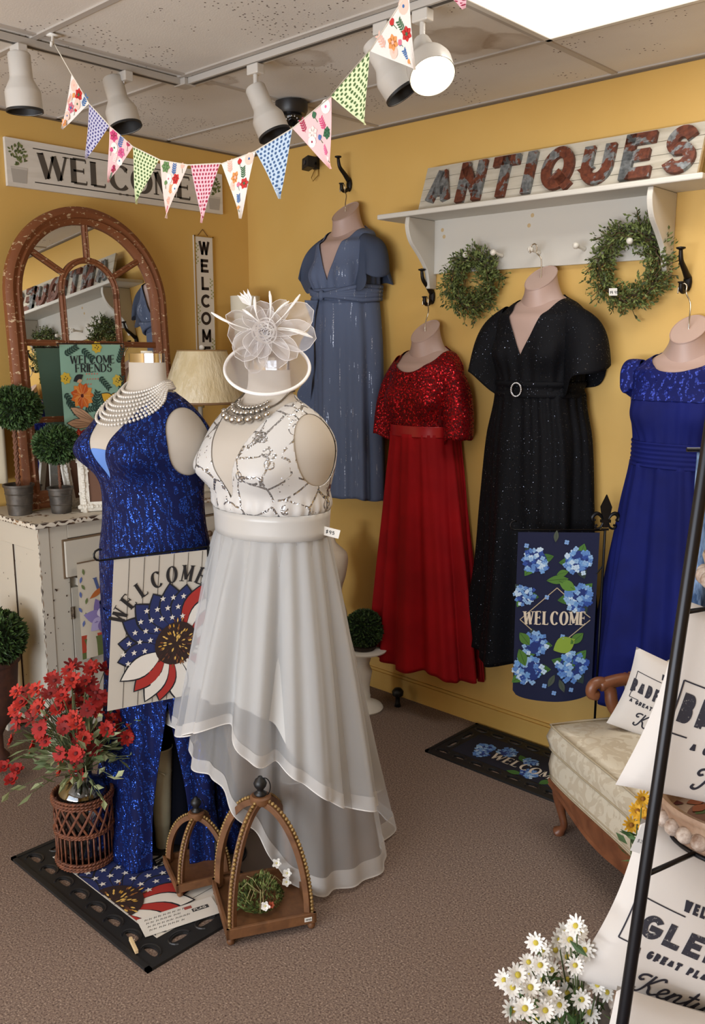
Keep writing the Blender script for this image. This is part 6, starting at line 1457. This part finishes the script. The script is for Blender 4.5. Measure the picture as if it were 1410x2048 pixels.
# ================================================================ hydrangea garden flag
hb = V((2.345, -.165, 0)); ad = V((-.75, -.66, 0)).normalized()
F = frame(hb + ad * .345 + V((0, 0, .355)), -ad, (0, 0, 1)); FW, FH = .325, .72
t = thing('garden_flag', 'tall navy garden flag with blue hydrangeas and WELCOME, in front of the black gown', 'garden flag', tuple(hb))
m = MB(); G = cloth_flag(m, F, FW, FH, plain('10173A', .85), .0025, 2, .05)
for k, (px, py, r) in enumerate(((.075, .60, .05), (.245, .60, .052), (.035, .46, .04), (.25, .45, .055), (.085, .25, .048), (.24, .155, .06), (.065, .14, .06))):
    for q in (0.3, 2.2, 4.1): leafart(m, px, py, q + k, r * 1.5, r * .4, G, ('3F6B2A', '4A7A32', '2A3A3A')[(k + int(q)) % 3])
    hydrangea(m, px, py, r * 1.12, G, k, .0014)
dmd = plain('B9A98C', .7)
for a_, b_ in (((.165, .49), (.02, .355)), ((.02, .355), (.07, .31)), ((.165, .49), (.215, .445)), ((.26, .40), (.305, .365)), ((.305, .355), (.21, .27))): ribbon(m, [a_, b_], .0018, G, dmd, .0013)
for x, y, a, L_, w_, c in ((.16, .545, .3, .05, .014, '4F7A30'), (.17, .52, -.5, .08, .022, '5E8A38'), (.12, .52, 0.1, .09, .018, '4F7A30'), (.02, .30, -.9, .07, .02, '4F7A30'), (.02, .23, -1.2, .08, .02, '4F7A30'), (.28, .30, -2.4, .07, .02, '4F7A30'), (.16, .225, .5, .10, .036, '8AA63A'), (.15, .68, 1.5, .05, .01, '4A5248'), (.19, .1, -1.2, .06, .012, '4A5248'), (.17, .12, -2, .06, .012, '4A5248')): leafart(m, x, y, a, L_, w_, G, c, '2E4A1E', .0026)
for x, y in ((.035, .665), (.195, .68), (.125, .45), (.195, .285), (.17, .04), (.24, .055), (.13, .07)):
    for j in range(4): disc(m, x + .006 * math.cos(.6 + j * PI / 2), y + .006 * math.sin(.6 + j * PI / 2), .0052, G, plain('7FA6DC', .8), .0025, 7)
text(m, 'WELCOME', .033, .335, .055, G, plain('D9CBB6', .8), .085, True, .003, .08, 1.05, None, .255)
new('cloth', m, t)
st = thing('flag_stand', 'thin black flag stand topped with an iron fleur-de-lis beside the royal blue gown', 'flag stand', tuple(hb))
flag_stand(st, hb + V((0, 0, FH + .365)), hb, tuple(ad), .36)
m = MB(); FF = frame(hb + V((0, 0, FH + .365)), tuple(-ad), (0, 0, 1)); X = lambda a, b: FF(a, b, 0)
def flat(mb, pts, th=.006): n = len(pts); mb.add([FF(a, b, th) for a, b in pts] + [FF(a, b, -th) for a, b in pts], [tuple(range(n)), tuple(range(n, 2 * n))[::-1]] + [(i, n + i, n + (i + 1) % n, (i + 1) % n) for i in range(n)], M_BLKMET)
flat(m, [(0, .145), (.012, .118), (.022, .095), (.018, .07), (.010, .05), (.010, .012), (-.010, .012), (-.010, .05), (-.018, .07), (-.022, .095), (-.012, .118)])
for s in (-1, 1):
    m.tube([FF(s * a, b) for a, b in spline([(.008, .04), (.022, .062), (.038, .068), (.052, .055), (.050, .040), (.040, .044)], 5)], [.004 + .0045 * math.sin(min(1, i / 25) * PI) for i in range(26)], M_BLKMET, 8)
    m.tube([FF(s * a, b) for a, b in spline([(.008, .034), (.018, .012), (.032, .006), (.040, .016), (.032, .022)], 5)], .0045, M_BLKMET, 8)
m.box((-.02, .032, -.008), (.02, .044, .008), M_BLKMET, FF); m.box((-.014, .0, -.005), (.014, .008, .005), M_BLKMET, FF); new('fleur_finial', m, st, smooth=False)
m = MB(); m.tube([hb + V((0, 0, .94)), hb + V((-.02, -.012, .905)), hb + V((-.026, -.016, .91))], .003, M_BLKMET, 6); new('clip', m, st)
m = MB(); 
for s in (-1, 1): m.tube([hb + V((0, 0, .12)), hb + V((.05 * s, 0, .11)), hb + V((.07 * s, 0, .002))], .004, M_BLKMET, 8)
new('prong', m, st, smooth=True)

# ================================================================ settee
SO = V((2.44, -.62, 0)); A_ = V((.817, -.576, 0)).normalized(); B_ = V((.576, .817, 0)).normalized(); Z_ = V((0, 0, 1))
S3 = lambda a, b, z: SO + A_ * a + B_ * b + Z_ * z
t = thing('settee', 'carved wooden settee upholstered in cream damask, cabriole legs, at the right', 'sofa', tuple(SO))
M_OAK = wood_mat('carved_walnut', '5A3320', '7E4E32', 6, (2, 2, 2), .35)
def damask():
    mm, nt, b = nm('cream_damask'); v = coords(nt); n = noise_n(nt, v, 13, 3, .5, 2.2)
    f = ramp(nt, n.outputs[0], [(.47, 0), (.52, 1)]); nt.links.new(mixc(nt, f, 'BCAF98', 'CDC3AE'), b.inputs['Base Color']); nt.links.new(ramp(nt, f, [(0, .75), (1, .42)]), b.inputs['Roughness']); bump(nt, b, f, .1, .001); return mm
M_DAM = damask(); M_PIPE = plain('A3957C', .7)
LN, DP = 1.25, .52
def serp(a): return -.02 * math.cos(a / LN * 2 * PI) - .012      # serpentine front in plan
def slab(z0, z1, infl, puff, n=40, ins=0):
    m = MB(); out = []
    per = [(a / n * LN, serp(a / n * LN) - infl) for a in range(n + 1)] + [(LN + infl, DP * k / 6) for k in range(1, 7)] + [(LN - LN * a / n, DP + infl) for a in range(1, n + 1)] + [(-infl, DP - DP * k / 6) for k in range(1, 6)]
    cx_, cy_ = LN / 2, DP / 2; rows = [(0, z0, .985), (.15, z0 + .01, 1), (.5, (z0 + z1) / 2, 1.0 + puff), (.85, z1 - .012, 1), (1, z1, .98), (2, z1 + .016, .75), (3, z1 + .022, .3)]
    vs = []
    for _, z, s in rows:
        for a, b in per:
            ce = max(0, 1 - abs(s)); sa = a + (cx_ - a) * (1 - s) * (.35 if s > .9 else 1) if s <= 1 else a + (a - cx_) / abs(a - cx_ + 1e-6) * puff * .1; sb = b + (cy_ - b) * (1 - s) * (.35 if s > .9 else 1) if s <= 1 else b + (-1 if b < cy_ else 1) * puff * .1
            vs.append(S3(sa, sb, z))
    N = len(per); vs.append(S3(cx_, cy_, z1 + .024)); m.add(vs, [(r * N + i, r * N + (i + 1) % N, (r + 1) * N + (i + 1) % N, (r + 1) * N + i) for r in range(len(rows) - 1) for i in range(N)] + [((len(rows) - 1) * N + i, (len(rows) - 1) * N + (i + 1) % N, len(vs) - 1) for i in range(N)], M_DAM)
    return m, per
m, per = slab(.225, .335, .0, .06); new('seat', m, t, smooth=True)
mc, per2 = slab(.345, .435, .008, .1); c_ = new('seat_cushion', mc, t, smooth=True)
for z, pr_, nme, par in ((.348, per2, 'piping', c_), (.438, per2, 'piping', c_), (.228, per, 'piping', t), (.243, per, 'piping', t)):
    m = MB(); m.tube([S3(a, b, z) for a, b in pr_], .0042, M_PIPE, 6, closed=True); new(nme, m, par, smooth=True)
# carved front rail with a deep centre
m = MB(); top = []; bot = []; NN = 60
vs = []
for i in range(NN + 1):
    a = i / NN * LN; q = i / NN; dz = .05 + .045 * (math.sin(PI * q) ** 1.5) + .018 * math.cos(q * 4 * PI) * -1 + .02 * math.exp(-((q - .5) / .05) ** 2)
    for b, z in ((serp(a) + .012, .232), (serp(a) - .006, .225), (serp(a) - .009, .215), (serp(a) - .002, .228 - dz + .016), (serp(a) - .008, .228 - dz + .006), (serp(a) + .0, .228 - dz), (serp(a) + .022, .228 - dz), (serp(a) + .022, .232)): vs.append(S3(a, b, z))
m.add(vs, [(i * 8 + j, i * 8 + (j + 1) % 8, (i + 1) * 8 + (j + 1) % 8, (i + 1) * 8 + j) for i in range(NN) for j in range(8)] + [tuple(range(8)), tuple(NN * 8 + j for j in range(8))[::-1]], M_OAK); new('front_rail', m, t, smooth=True, autos=.6)
m = MB(); m.box((0, .02, .16), (.022, DP, .228), M_OAK, S3); m.box((LN - .022, .02, .16), (LN, DP, .228), M_OAK, S3); m.box((0, DP - .02, .16), (LN, DP, .228), M_OAK, S3); new('side_rail', m, t)
for a, b, sa, sb in ((.02, .015, -1, -1), (LN - .02, .015, 1, -1), (.02, DP - .02, -1, 1), (LN - .02, DP - .02, 1, 1)):
    m = MB(); P = [S3(a + sa * x, b + sb * x * .6, z) for x, z in spline([(-.005, .225), (.012, .185), (.014, .14), (.002, .085), (-.008, .045), (.002, .02), (.012, .004)], 4)]
    n = len(P); m.tube(P, [.034 - .020 * sm(0, .55, i / n) + .010 * sm(.72, .95, i / n) for i in range(n)], M_OAK, 14); new('leg', m, t, smooth=True)
# left arm: scrolled post, rail running back, padded panel
m = MB(); P = [S3(a, b, z) for a, b, z in spline([(.02, .26, .235), (.02, .275, .33), (.015, .25, .42), (.01, .20, .50), (.0, .19, .56), (-.005, .155, .585), (-.005, .125, .575), (-.005, .12, .545), (-.005, .145, .535)], 5)]
n = len(P); m.tube(P, [.026 - .006 * i / n for i in range(n)], M_OAK, 12); new('arm_post', m, t, smooth=True)
m = MB(); P = [S3(a, b, z) for a, b, z in spline([(-.003, .15, .575), (.0, .24, .592), (.005, .32, .585), (.01, .42, .60), (.015, .50, .66), (.02, DP + .02, .74)], 5)]; m.tube(P, [.024] * len(P), M_OAK, 12)
for q in range(4): m.ball(tuple(S3(-.018, .26 + .02 * q, .603)), .012 - .002 * abs(q - 1.5), M_OAK, 8)
new('arm_rail', m, t, smooth=True)
m = MB()
def armpad(u, v):
    z = .44 + (.135 + .10 * sm(.4, 1, u)) * math.sin(v * PI / 2) ** .8; return S3(.045 + .03 * math.sin(v * PI) * math.sin(u * PI), .24 + u * (DP - .23), z)
m.grid(armpad, 20, 16, M_DAM); m.grid(lambda u, v: S3(-.012 + .0 * u, .26 + u * (DP - .25), .43 + (.14 + .12 * u) * v), 10, 4, M_DAM); new('arm_pad', m, t, smooth=True, solid=.012)
m = MB(); m.tube([armpad(0, v / 10) for v in range(11)] + [armpad(u / 16, 1) for u in range(17)], .004, M_PIPE, 6); new('piping', m, t, smooth=True)
m = MB(); m.box((0, DP - .06, .40), (LN, DP - .015, .72), M_DAM, S3); new('backrest', m, t, bevel=.02)
m = MB(); P = [S3(a, DP - .01, z) for a, z in spline([(-.02, .735), (.15, .75), (.4, .79), (.625, .83), (.85, .79), (1.1, .75), (LN + .02, .735)], 6)]; m.tube(P, .026, M_OAK, 12)
m.tube([S3(0, DP - .01, .22), S3(-.01, DP - .0, .75)], .022, M_OAK, 10); m.tube([S3(LN, DP - .01, .22), S3(LN + .01, DP, .75)], .022, M_OAK, 10); new('back_frame', m, t, smooth=True)
m = MB(); P = [S3(LN, b, z) for b, z in ((.27, .24), (.26, .42), (.16, .56), (.3, .59), (DP, .72))]; m.tube(spline([tuple(p) for p in P], 6), .024, M_OAK, 12); new('arm_post', m, t, smooth=True)
# plant behind the settee
pp = V((2.60, -.13, 0)); t = thing('potted_fern', 'small spiky green plant peeking up behind the settee arm', 'potted plant', tuple(pp))
m = MB(); m.lathe([(0, 0), (.05, 0), (.07, .45), (.075, .455), (.07, .46), (0, .44)], pp + V((0, 0, .001)), plain('4A3A2E', .8), 24); new('pot', m, t, smooth=True, autos=.8)
m = MB()
for k in range(260):
    d_ = rdir(); d_.z = abs(d_.z) + .3; p = pp + V((d_.x * .06, d_.y * .035 - .01, .45 + random.random() * .10)); d_.y = min(d_.y, .25); leaf3(m, p, d_, rdir(), random.uniform(.04, .075), .009, random.choice(M_GREEN))
new('foliage', m, t)

# ================================================================ printed pillows
M_PILL = fabric('ivory_pillow_cotton', 'CCC6C0', .9, .1, weave=900); 
def ink_mat():
    mm, nt, b = nm('worn_charcoal_print'); v = coords(nt); n = noise_n(nt, v, 150, 5, .7); nt.links.new(ramp(nt, n.outputs[0], [(.60, '2E2D36'), (.68, 'B9B4AE')]), b.inputs['Base Color']); b.inputs['Roughness'].default_value = .9; return mm
M_PINK = ink_mat(); M_PINK2 = plain('262530', .85)
SCRIPT = {'K': (.95, [spline([(.42, .92), (.25, .95), (.08, .88), (.03, .74), (.12, .66), (.22, .72)], 5), spline([(.56, 1.0), (.46, .62), (.34, .2), (.22, .04), (.08, .1), (.1, .24)], 5), spline([(.98, .86), (.92, .98), (.78, .92), (.55, .62), (.42, .5)], 5), spline([(.46, .52), (.58, .38), (.66, .14), (.8, .05), (.95, .14)], 5)]),
 'e': (.42, [spline([(-.05, .12), (.1, .22), (.32, .4), (.3, .54), (.16, .54), (.06, .34), (.1, .1), (.26, .02), (.48, .14)], 5)]),
 'n': (.58, [spline([(-.02, .14), (.1, .4), (.14, .54), (.1, .3), (.06, .02)], 5), spline([(.08, .2), (.22, .46), (.36, .52), (.38, .36), (.34, .12), (.42, .02), (.6, .14)], 5)]),
 't': (.4, [spline([(.0, .14), (.2, .5), (.26, .92), (.2, .5), (.16, .14), (.24, .02), (.42, .14)], 5), [(.04, .62), (.42, .66)]]),
 'c': (.40, [spline([(-.02, .14), (.1, .4), (.28, .52), (.32, .44), (.2, .48), (.08, .28), (.14, .04), (.26, .02), (.42, .14)], 5)]),
 'k': (.52, [spline([(-.02, .14), (.14, .6), (.16, .92), (.06, .8), (.04, .02)], 5), spline([(.06, .24), (.28, .5), (.3, .38), (.1, .28), (.3, .1), (.38, .02), (.54, .14)], 5)]),
 'y': (.56, [spline([(-.02, .14), (.1, .5), (.06, .2), (.14, .02), (.3, .14), (.42, .5), (.36, .0), (.24, -.36), (.08, -.38), (.1, -.2), (.34, .02), (.58, .2)], 5)]),
 'u': (.56, [spline([(-.02, .14), (.1, .5), (.06, .2), (.14, .02), (.3, .14), (.42, .5), (.38, .2), (.44, .03), (.58, .14)], 5)])}
def script(m, s, x, y, h, G, mat, wt=.04):
    for ch in s:
        adv, st = SCRIPT[ch]
        for k in st: ribbon(m, [(x + a * h, y + b * h) for a, b in k], wt * h, G, mat, .0012)
        x += adv * h
def pillow(o, right, up, w, h, th, label, lines, kent, seam=True, word=None, tag_=False):
    t = thing('throw_pillow', label, 'pillow', tuple(o), 'ivory town-name pillows')
    F0 = frame(o, right, up)
    def ed(a): return 1 - .035 * math.sin(a * PI) 
    def shp(x, y, side):
        u, v = x / w, y / h; pu = max(0, 1 - (2 * u - 1) ** 2); pv = max(0, 1 - (2 * v - 1) ** 2); q = (pu * pv) ** .42
        ix = (.5 - u) * .07 * math.sin(max(0, min(1, v)) * PI) * w; iy = (.5 - v) * .07 * math.sin(max(0, min(1, u)) * PI) * h
        wr = .004 * math.sin(u * 13 + v * 7) * q
        return (x + ix, y + iy, side * (th / 2 * q + wr))
    G = lambda a, b, c=0: F0(*[shp(a, b, 1)[0], shp(a, b, 1)[1], shp(a, b, 1)[2] + c])
    m = MB(); m.grid(lambda u, v: F0(*shp(u * w, v * h, 1)), 36, 26, M_PILL); m.grid(lambda u, v: F0(*shp(u * w, v * h, -1)), 36, 26, M_PILL); cv = new('cover', m, t, smooth=True)
    m = MB()
    for kind, s, x, y, hh, wt, wd_ in lines:
        text(m, s, x, y, hh, G, M_PINK if hh > .04 else M_PINK2, wt, False, .0012, .18, .8, None, wd_)
    x0, x1, y0, y1 = .024, .335, .130, .226
    n = 12; L_ = lambda a, b: [(a[0] + (b[0] - a[0]) * i / n, a[1] + (b[1] - a[1]) * i / n) for i in range(n + 1)]
    for a, b in (((x0, y1), (.115, y1)), ((.25, y1), (x1, y1)), ((x0, y0), (x0, y1)), ((x1, y0), (x1, y1)), ((x0, y0), (.06, y0)), ((.29, y0), (x1, y0))): ribbon(m, L_(a, b), .0013, G, M_PINK2, .0012)
    if kent: script(m, 'Kentucky', kent[0], kent[1], kent[2], G, M_PINK2, .05)
    new('print', m, cv)
    if tag_:
        m = MB(); FT = frame(F0(-.006, h * .84, .022), F0(1, 0, 0) - F0(0, 0, 0), F0(0, 1, 0) - F0(0, 0, 0)); m.box((0, 0, 0), (.019, .055, .001), plain('C9C7C4', .5), FT); text(m, '$29', .004, .02, .007, FT, plain('8a8a8a', .6), .1, False, .0015, .1); new('price_tag', m, t)
    return G
# pillow on the settee
rr = (V(A_) * .75 + RIGHT * .35 - Z_ * .22).normalized()
GP = pillow((2.592, -.562, .470), (.52, .18, -.16), (.105, .09, .30), .46, .30, .10, 'ivory town-name pillow leaning on the settee arm, smallest in view', [('t', 'WELCOME TO', .11, .236, .02, .12, .13), ('t', 'RADFORD', .018, .15, .048, .11, .19), ('t', 'A GREAT PLACE', .03, .112, .016, .13, .16)], (.075, .035, .055))
GP = pillow((3.320, -1.999, 1.045), (.70, .66, -.27), (.085, .08, .35), .50, .355, .12, 'ivory pillow printed BRADFORD, on the middle tray of the tiered stand', [('t', 'WELCOME TO', .118, .238, .019, .12, .135), ('t', 'BRADFORD', .032, .153, .054, .115, .25), ('t', 'A GREAT PLACE', .072, .108, .017, .14, .155)], (.105, .035, .05))
GP = pillow((3.250, -2.000, .620), (.69, .63, -.33), (.095, .085, .33), .52, .355, .12, 'ivory pillow printed GLEN with grey price tag, between the two lower trays', [('t', 'WELCOME TO', .106, .236, .022, .13, .15), ('t', 'GLEN', .050, .152, .050, .125, .165), ('t', 'A GREAT PLACE', .060, .112, .019, .15, .17)], (.095, .03, .052), tag_=True)
GP = pillow((3.300, -2.085, .39), (.70, .66, -.28), (.05, .05, .29), .46, .30, .10, 'ivory pillow mostly cut off at the bottom edge, below the GLEN pillow', [], None)

# ================================================================ tiered tray stand
TC = V((3.467, -1.80, 0))
t = thing('tiered_tray_stand', 'tall black metal tripod stand carrying three beaded wooden trays, right foreground', 'tray stand', tuple(TC))
M_ROD = plain('15151A', .35, .4)
p0, p1 = V((3.402, -2.090, .665)), V((3.418, -1.952, 1.622)); d_ = (p1 - p0) / (p1.z - p0.z); foot = p0 - d_ * p0.z; head = p0 + d_ * (2.02 - p0.z)
for k in range(3):
    R3 = Matrix.Rotation(k * 2 * PI / 3, 3, 'Z'); f = TC + R3 @ (foot - TC); h = TC + R3 @ (head - TC); f.z = .004; m = MB(); m.tube([f, h], .0105, M_ROD, 14); m.lathe([(0, 0), (.018, 0), (.018, .01), (0, .012)], (f.x, f.y, .001), M_ROD, 16); new('leg', m, t, smooth=True, autos=.8)
m = MB(); hr = (V((head.x, head.y, 0)) - V((TC.x, TC.y, 0))).length; m.tube([TC + V((hr * math.cos(a), hr * math.sin(a), 2.02)) for a in [i * 2 * PI / 32 for i in range(32)]], .008, M_ROD, 8, closed=True); new('top_ring', m, t, smooth=True)
M_BOWL = wood_mat('whitewashed_tray_wood', '7E5A42', 'B79F88', 5, (3, 3, 3), .6); M_BEADW = mottled('whitewashed_beads', '7E6352', 'C9BBAE', 45, .6)
def tray(z, r, label, patt):
    tt = thing('wooden_tray', label, 'tray', (TC.x, TC.y, z - .06), 'round beaded wooden trays'); c = (TC.x, TC.y, z - .065)
    m = MB(); m.lathe([(0, 0), (r * .86, 0), (r * .93, .012), (r * .96, .05), (r, .06), (r * 1.02, .066), (r * 1.0, .072), (r * .93, .070), (r * .88, .062), (r * .84, .02), (r * .8, .012), (0, .010)], c, M_BOWL, 64); new('bowl', m, tt, smooth=True, autos=.9)
    m = MB(); n = int(2 * PI * r / .030); 
    for k in range(n): a = 2 * PI * k / n; m.ball((c[0] + (r * .965) * math.cos(a), c[1] + (r * .965) * math.sin(a), c[2] + .030), .0155, M_BEADW, 12)
    new('bead_trim', m, tt, smooth=True)
    m = MB(); F = frame((c[0], c[1], c[2] + .0115), tuple(RIGHT), tuple(-CF)); cols = [plain(q, .8) for q in ('5A1E16', '7A2E1E', 'A8783C', '2E1A14', '8A4A28', '4A5A2A')]
    disc(m, 0, 0, r * .78, F, plain('6E4632', .7), 0, 40)
    rnd = random.Random(int(r * 1000))
    for k in range(60): a = rnd.uniform(0, 6.28); q = r * .72 * math.sqrt(rnd.random()); petal(m, q * math.cos(a), q * math.sin(a), rnd.uniform(0, 6.28), r * .3, r * .07, F, cols[k % 6], .0004 + k * .00003)
    new('patterned_lining', m, tt)
    m = MB()
    for k in range(3):
        R3 = Matrix.Rotation(k * 2 * PI / 3, 3, 'Z'); q = p0 + d_ * (z - .045 - p0.z); f = TC + R3 @ (V((q.x, q.y, 0)) - V((TC.x, TC.y, 0))); f.z = z - .045; i_ = TC + (f - TC).normalized() * 0; o_ = V((f.x - TC.x, f.y - TC.y, 0)).normalized(); m.tube([V((TC.x, TC.y, z - .07)) + o_ * r * .8, f + V((0, 0, -.02))], .0045, M_ROD, 8)
    m.tube([V((TC.x + r * .85 * math.cos(a), TC.y + r * .85 * math.sin(a), z - .071)) for a in [i * 2 * PI / 40 for i in range(40)]], .0045, M_ROD, 6, closed=True)
    new('tray_bracket', m, t, smooth=True)
tray(1.445, .092, 'smallest beaded wooden tray, top tier of the black stand', 0)
tray(.995, .145, 'beaded wooden tray under the BRADFORD pillow, middle tier of the black stand', 1)
tray(.565, .20, 'largest beaded wooden tray under the GLEN pillow, bottom tier of the black stand', 2)
# blue knitted throw behind the top tray
t = thing('blue_throw', 'blue knitted throw hanging at the right picture edge behind the top tray', 'blanket', (3.45, -1.72, 1.4))
mm, nt, b = nm('blue_marled_knit'); v = coords(nt, (1, 1, .25)); n = noise_n(nt, v, 120, 3, .6); nt.links.new(ramp(nt, n.outputs[0], [(.35, '2A4263'), (.65, '7F98B8')]), b.inputs['Base Color']); b.inputs['Roughness'].default_value = .95; bump(nt, b, n.outputs[0], .6, .003)
m = MB(); m.grid(lambda u, v: V((3.335, -1.775, 1.62)) + RIGHT * (u * .22 + .02 * (1 - v) * 0) + CF * (.012 * math.sin(u * 22)) - V((0, 0, v * .36 + .015 * math.sin(u * 5))), 40, 24, mm); new('knit', m, t, smooth=True, solid=.008)
m = MB(); m.tube([V((3.32, -1.79, 1.625)), V((3.51, -1.61, 1.625))], .004, M_ROD, 8); new('hanging_rod', m, t)

# ================================================================ daisies and sunflowers
def bunch(name, label, base, pts, r, petal_m, eye, group=None, np_=12, stems=None, leaves=60, spread=.10):
    t = thing(name, label, 'flowers', tuple(base)); base = V(base)
    for k, (p, dr) in enumerate(pts):
        p = V(p); m = MB(); blossom(m, p, dr, r * random.uniform(.85, 1.1), np_, petal_m, eye, .13, .24, random.uniform(.0, .25), 2); f = new('flower', m, t)
        m = MB(); m.tube([base + V((random.uniform(-.02, .02), random.uniform(-.02, .02), 0)), base.lerp(p, .55) + V((0, 0, .03)), p - V(dr).normalized() * .003], .0014, plain('4A5A34', .7), 5); new('stem', m, f)
    m = MB()
    for k in range(leaves):
        p, _ = random.choice(pts); q = base.lerp(V(p), random.uniform(.35, .92)) + rdir() * .02; leaf3(m, q, rdir() + V((0, 0, .4)), rdir(), random.uniform(.03, .05), .014, random.choice(M_GREEN))
    new('leaves', m, t); return t
def cam_pt(lat, dn, D): return V((3.9727, -3.3785, 1.8127)) + V((-.6838, .7297, 0)) * D + RIGHT * lat + V((0, 0, dn))
DZ = [(1130,1865),(1152,1852),(1118,1880),(1085,1900),(1072,1885),(1110,1900),(1135,1915),(1057,1925),(1080,1930),(1105,1940),(1135,1960),(1157,1865),(1008,1960),(1040,1965),(1060,1975),(1035,1950),(1025,1975),(1100,1985),(1135,1985),(1163,1998),(1095,1995),(1050,2018),(1075,2035),(1120,2040),(1090,2020),(1160,1975),(1150,1930),(1170,1900),(1195,1970),(1215,1985),(1025,2020),(1150,2035),(1140,1880),(1160,1950),(1060,1950),(1085,1960),(1120,2010),(1180,2025)]
pts = []
for px, py in DZ:
    D = random.uniform(1.42, 1.62); pts.append((cam_pt((px - 705) / (1736.2 + (1024 - py) * .1857) * D, ((1024 - py) * .9826 - 328.2) / (1736.2 + (1024 - py) * .1857) * D, D), tuple(CF * .8 + V((0, 0, .7)) + rdir() * .45 + (-RIGHT * .2))))
bunch('daisy_bouquet', 'bouquet of white silk daisies with yellow centres at the bottom edge, left of the stand', cam_pt(.46, -1.50, 1.55), pts, .023, plain('DEDBD5', .7), plain('B9A83A', .8), leaves=130)
t = thing('flower_pail', 'grey metal pail below the picture edge holding the daisies', 'pail', tuple(cam_pt(.46, -1.8127, 1.55)))
m = MB(); c = cam_pt(.46, -1.8115, 1.55); m.lathe([(0, 0), (.07, 0), (.09, .30), (.093, .305), (.087, .30), (.068, .01), (0, .01)], c, M_GALV, 32); new('pail_body', m, t, smooth=True, autos=.8)
YW = [(1285,1597),(1275,1622),(1262,1650),(1300,1628),(1318,1632),(1330,1640),(1290,1640),(1322,1655),(1345,1668),(1362,1682)]
pts = []
for px, py in YW:
    D = random.uniform(1.70, 1.82); pts.append((cam_pt((px - 705) / (1736.2 + (1024 - py) * .1857) * D, ((1024 - py) * .9826 - 328.2) / (1736.2 + (1024 - py) * .1857) * D, D), tuple(CF * .9 + V((0, 0, .5)) + rdir() * .3)))
bunch('yellow_bouquet', 'yellow silk sunflowers poking out behind the GLEN pillow', cam_pt(.64, -1.42, 1.80), pts, .024, plain('D9A52A', .7), plain('8A5A1A', .8), leaves=50)
t = thing('flower_pail', 'pail hidden behind the stand holding the yellow sunflowers', 'pail', tuple(cam_pt(.64, -1.8127, 1.80)))
m = MB(); c = cam_pt(.64, -1.8115, 1.80); m.lathe([(0, 0), (.07, 0), (.085, .40), (.088, .405), (.082, .40), (.066, .01), (0, .01)], c, M_GALV, 32); new('pail_body', m, t, smooth=True, autos=.8)
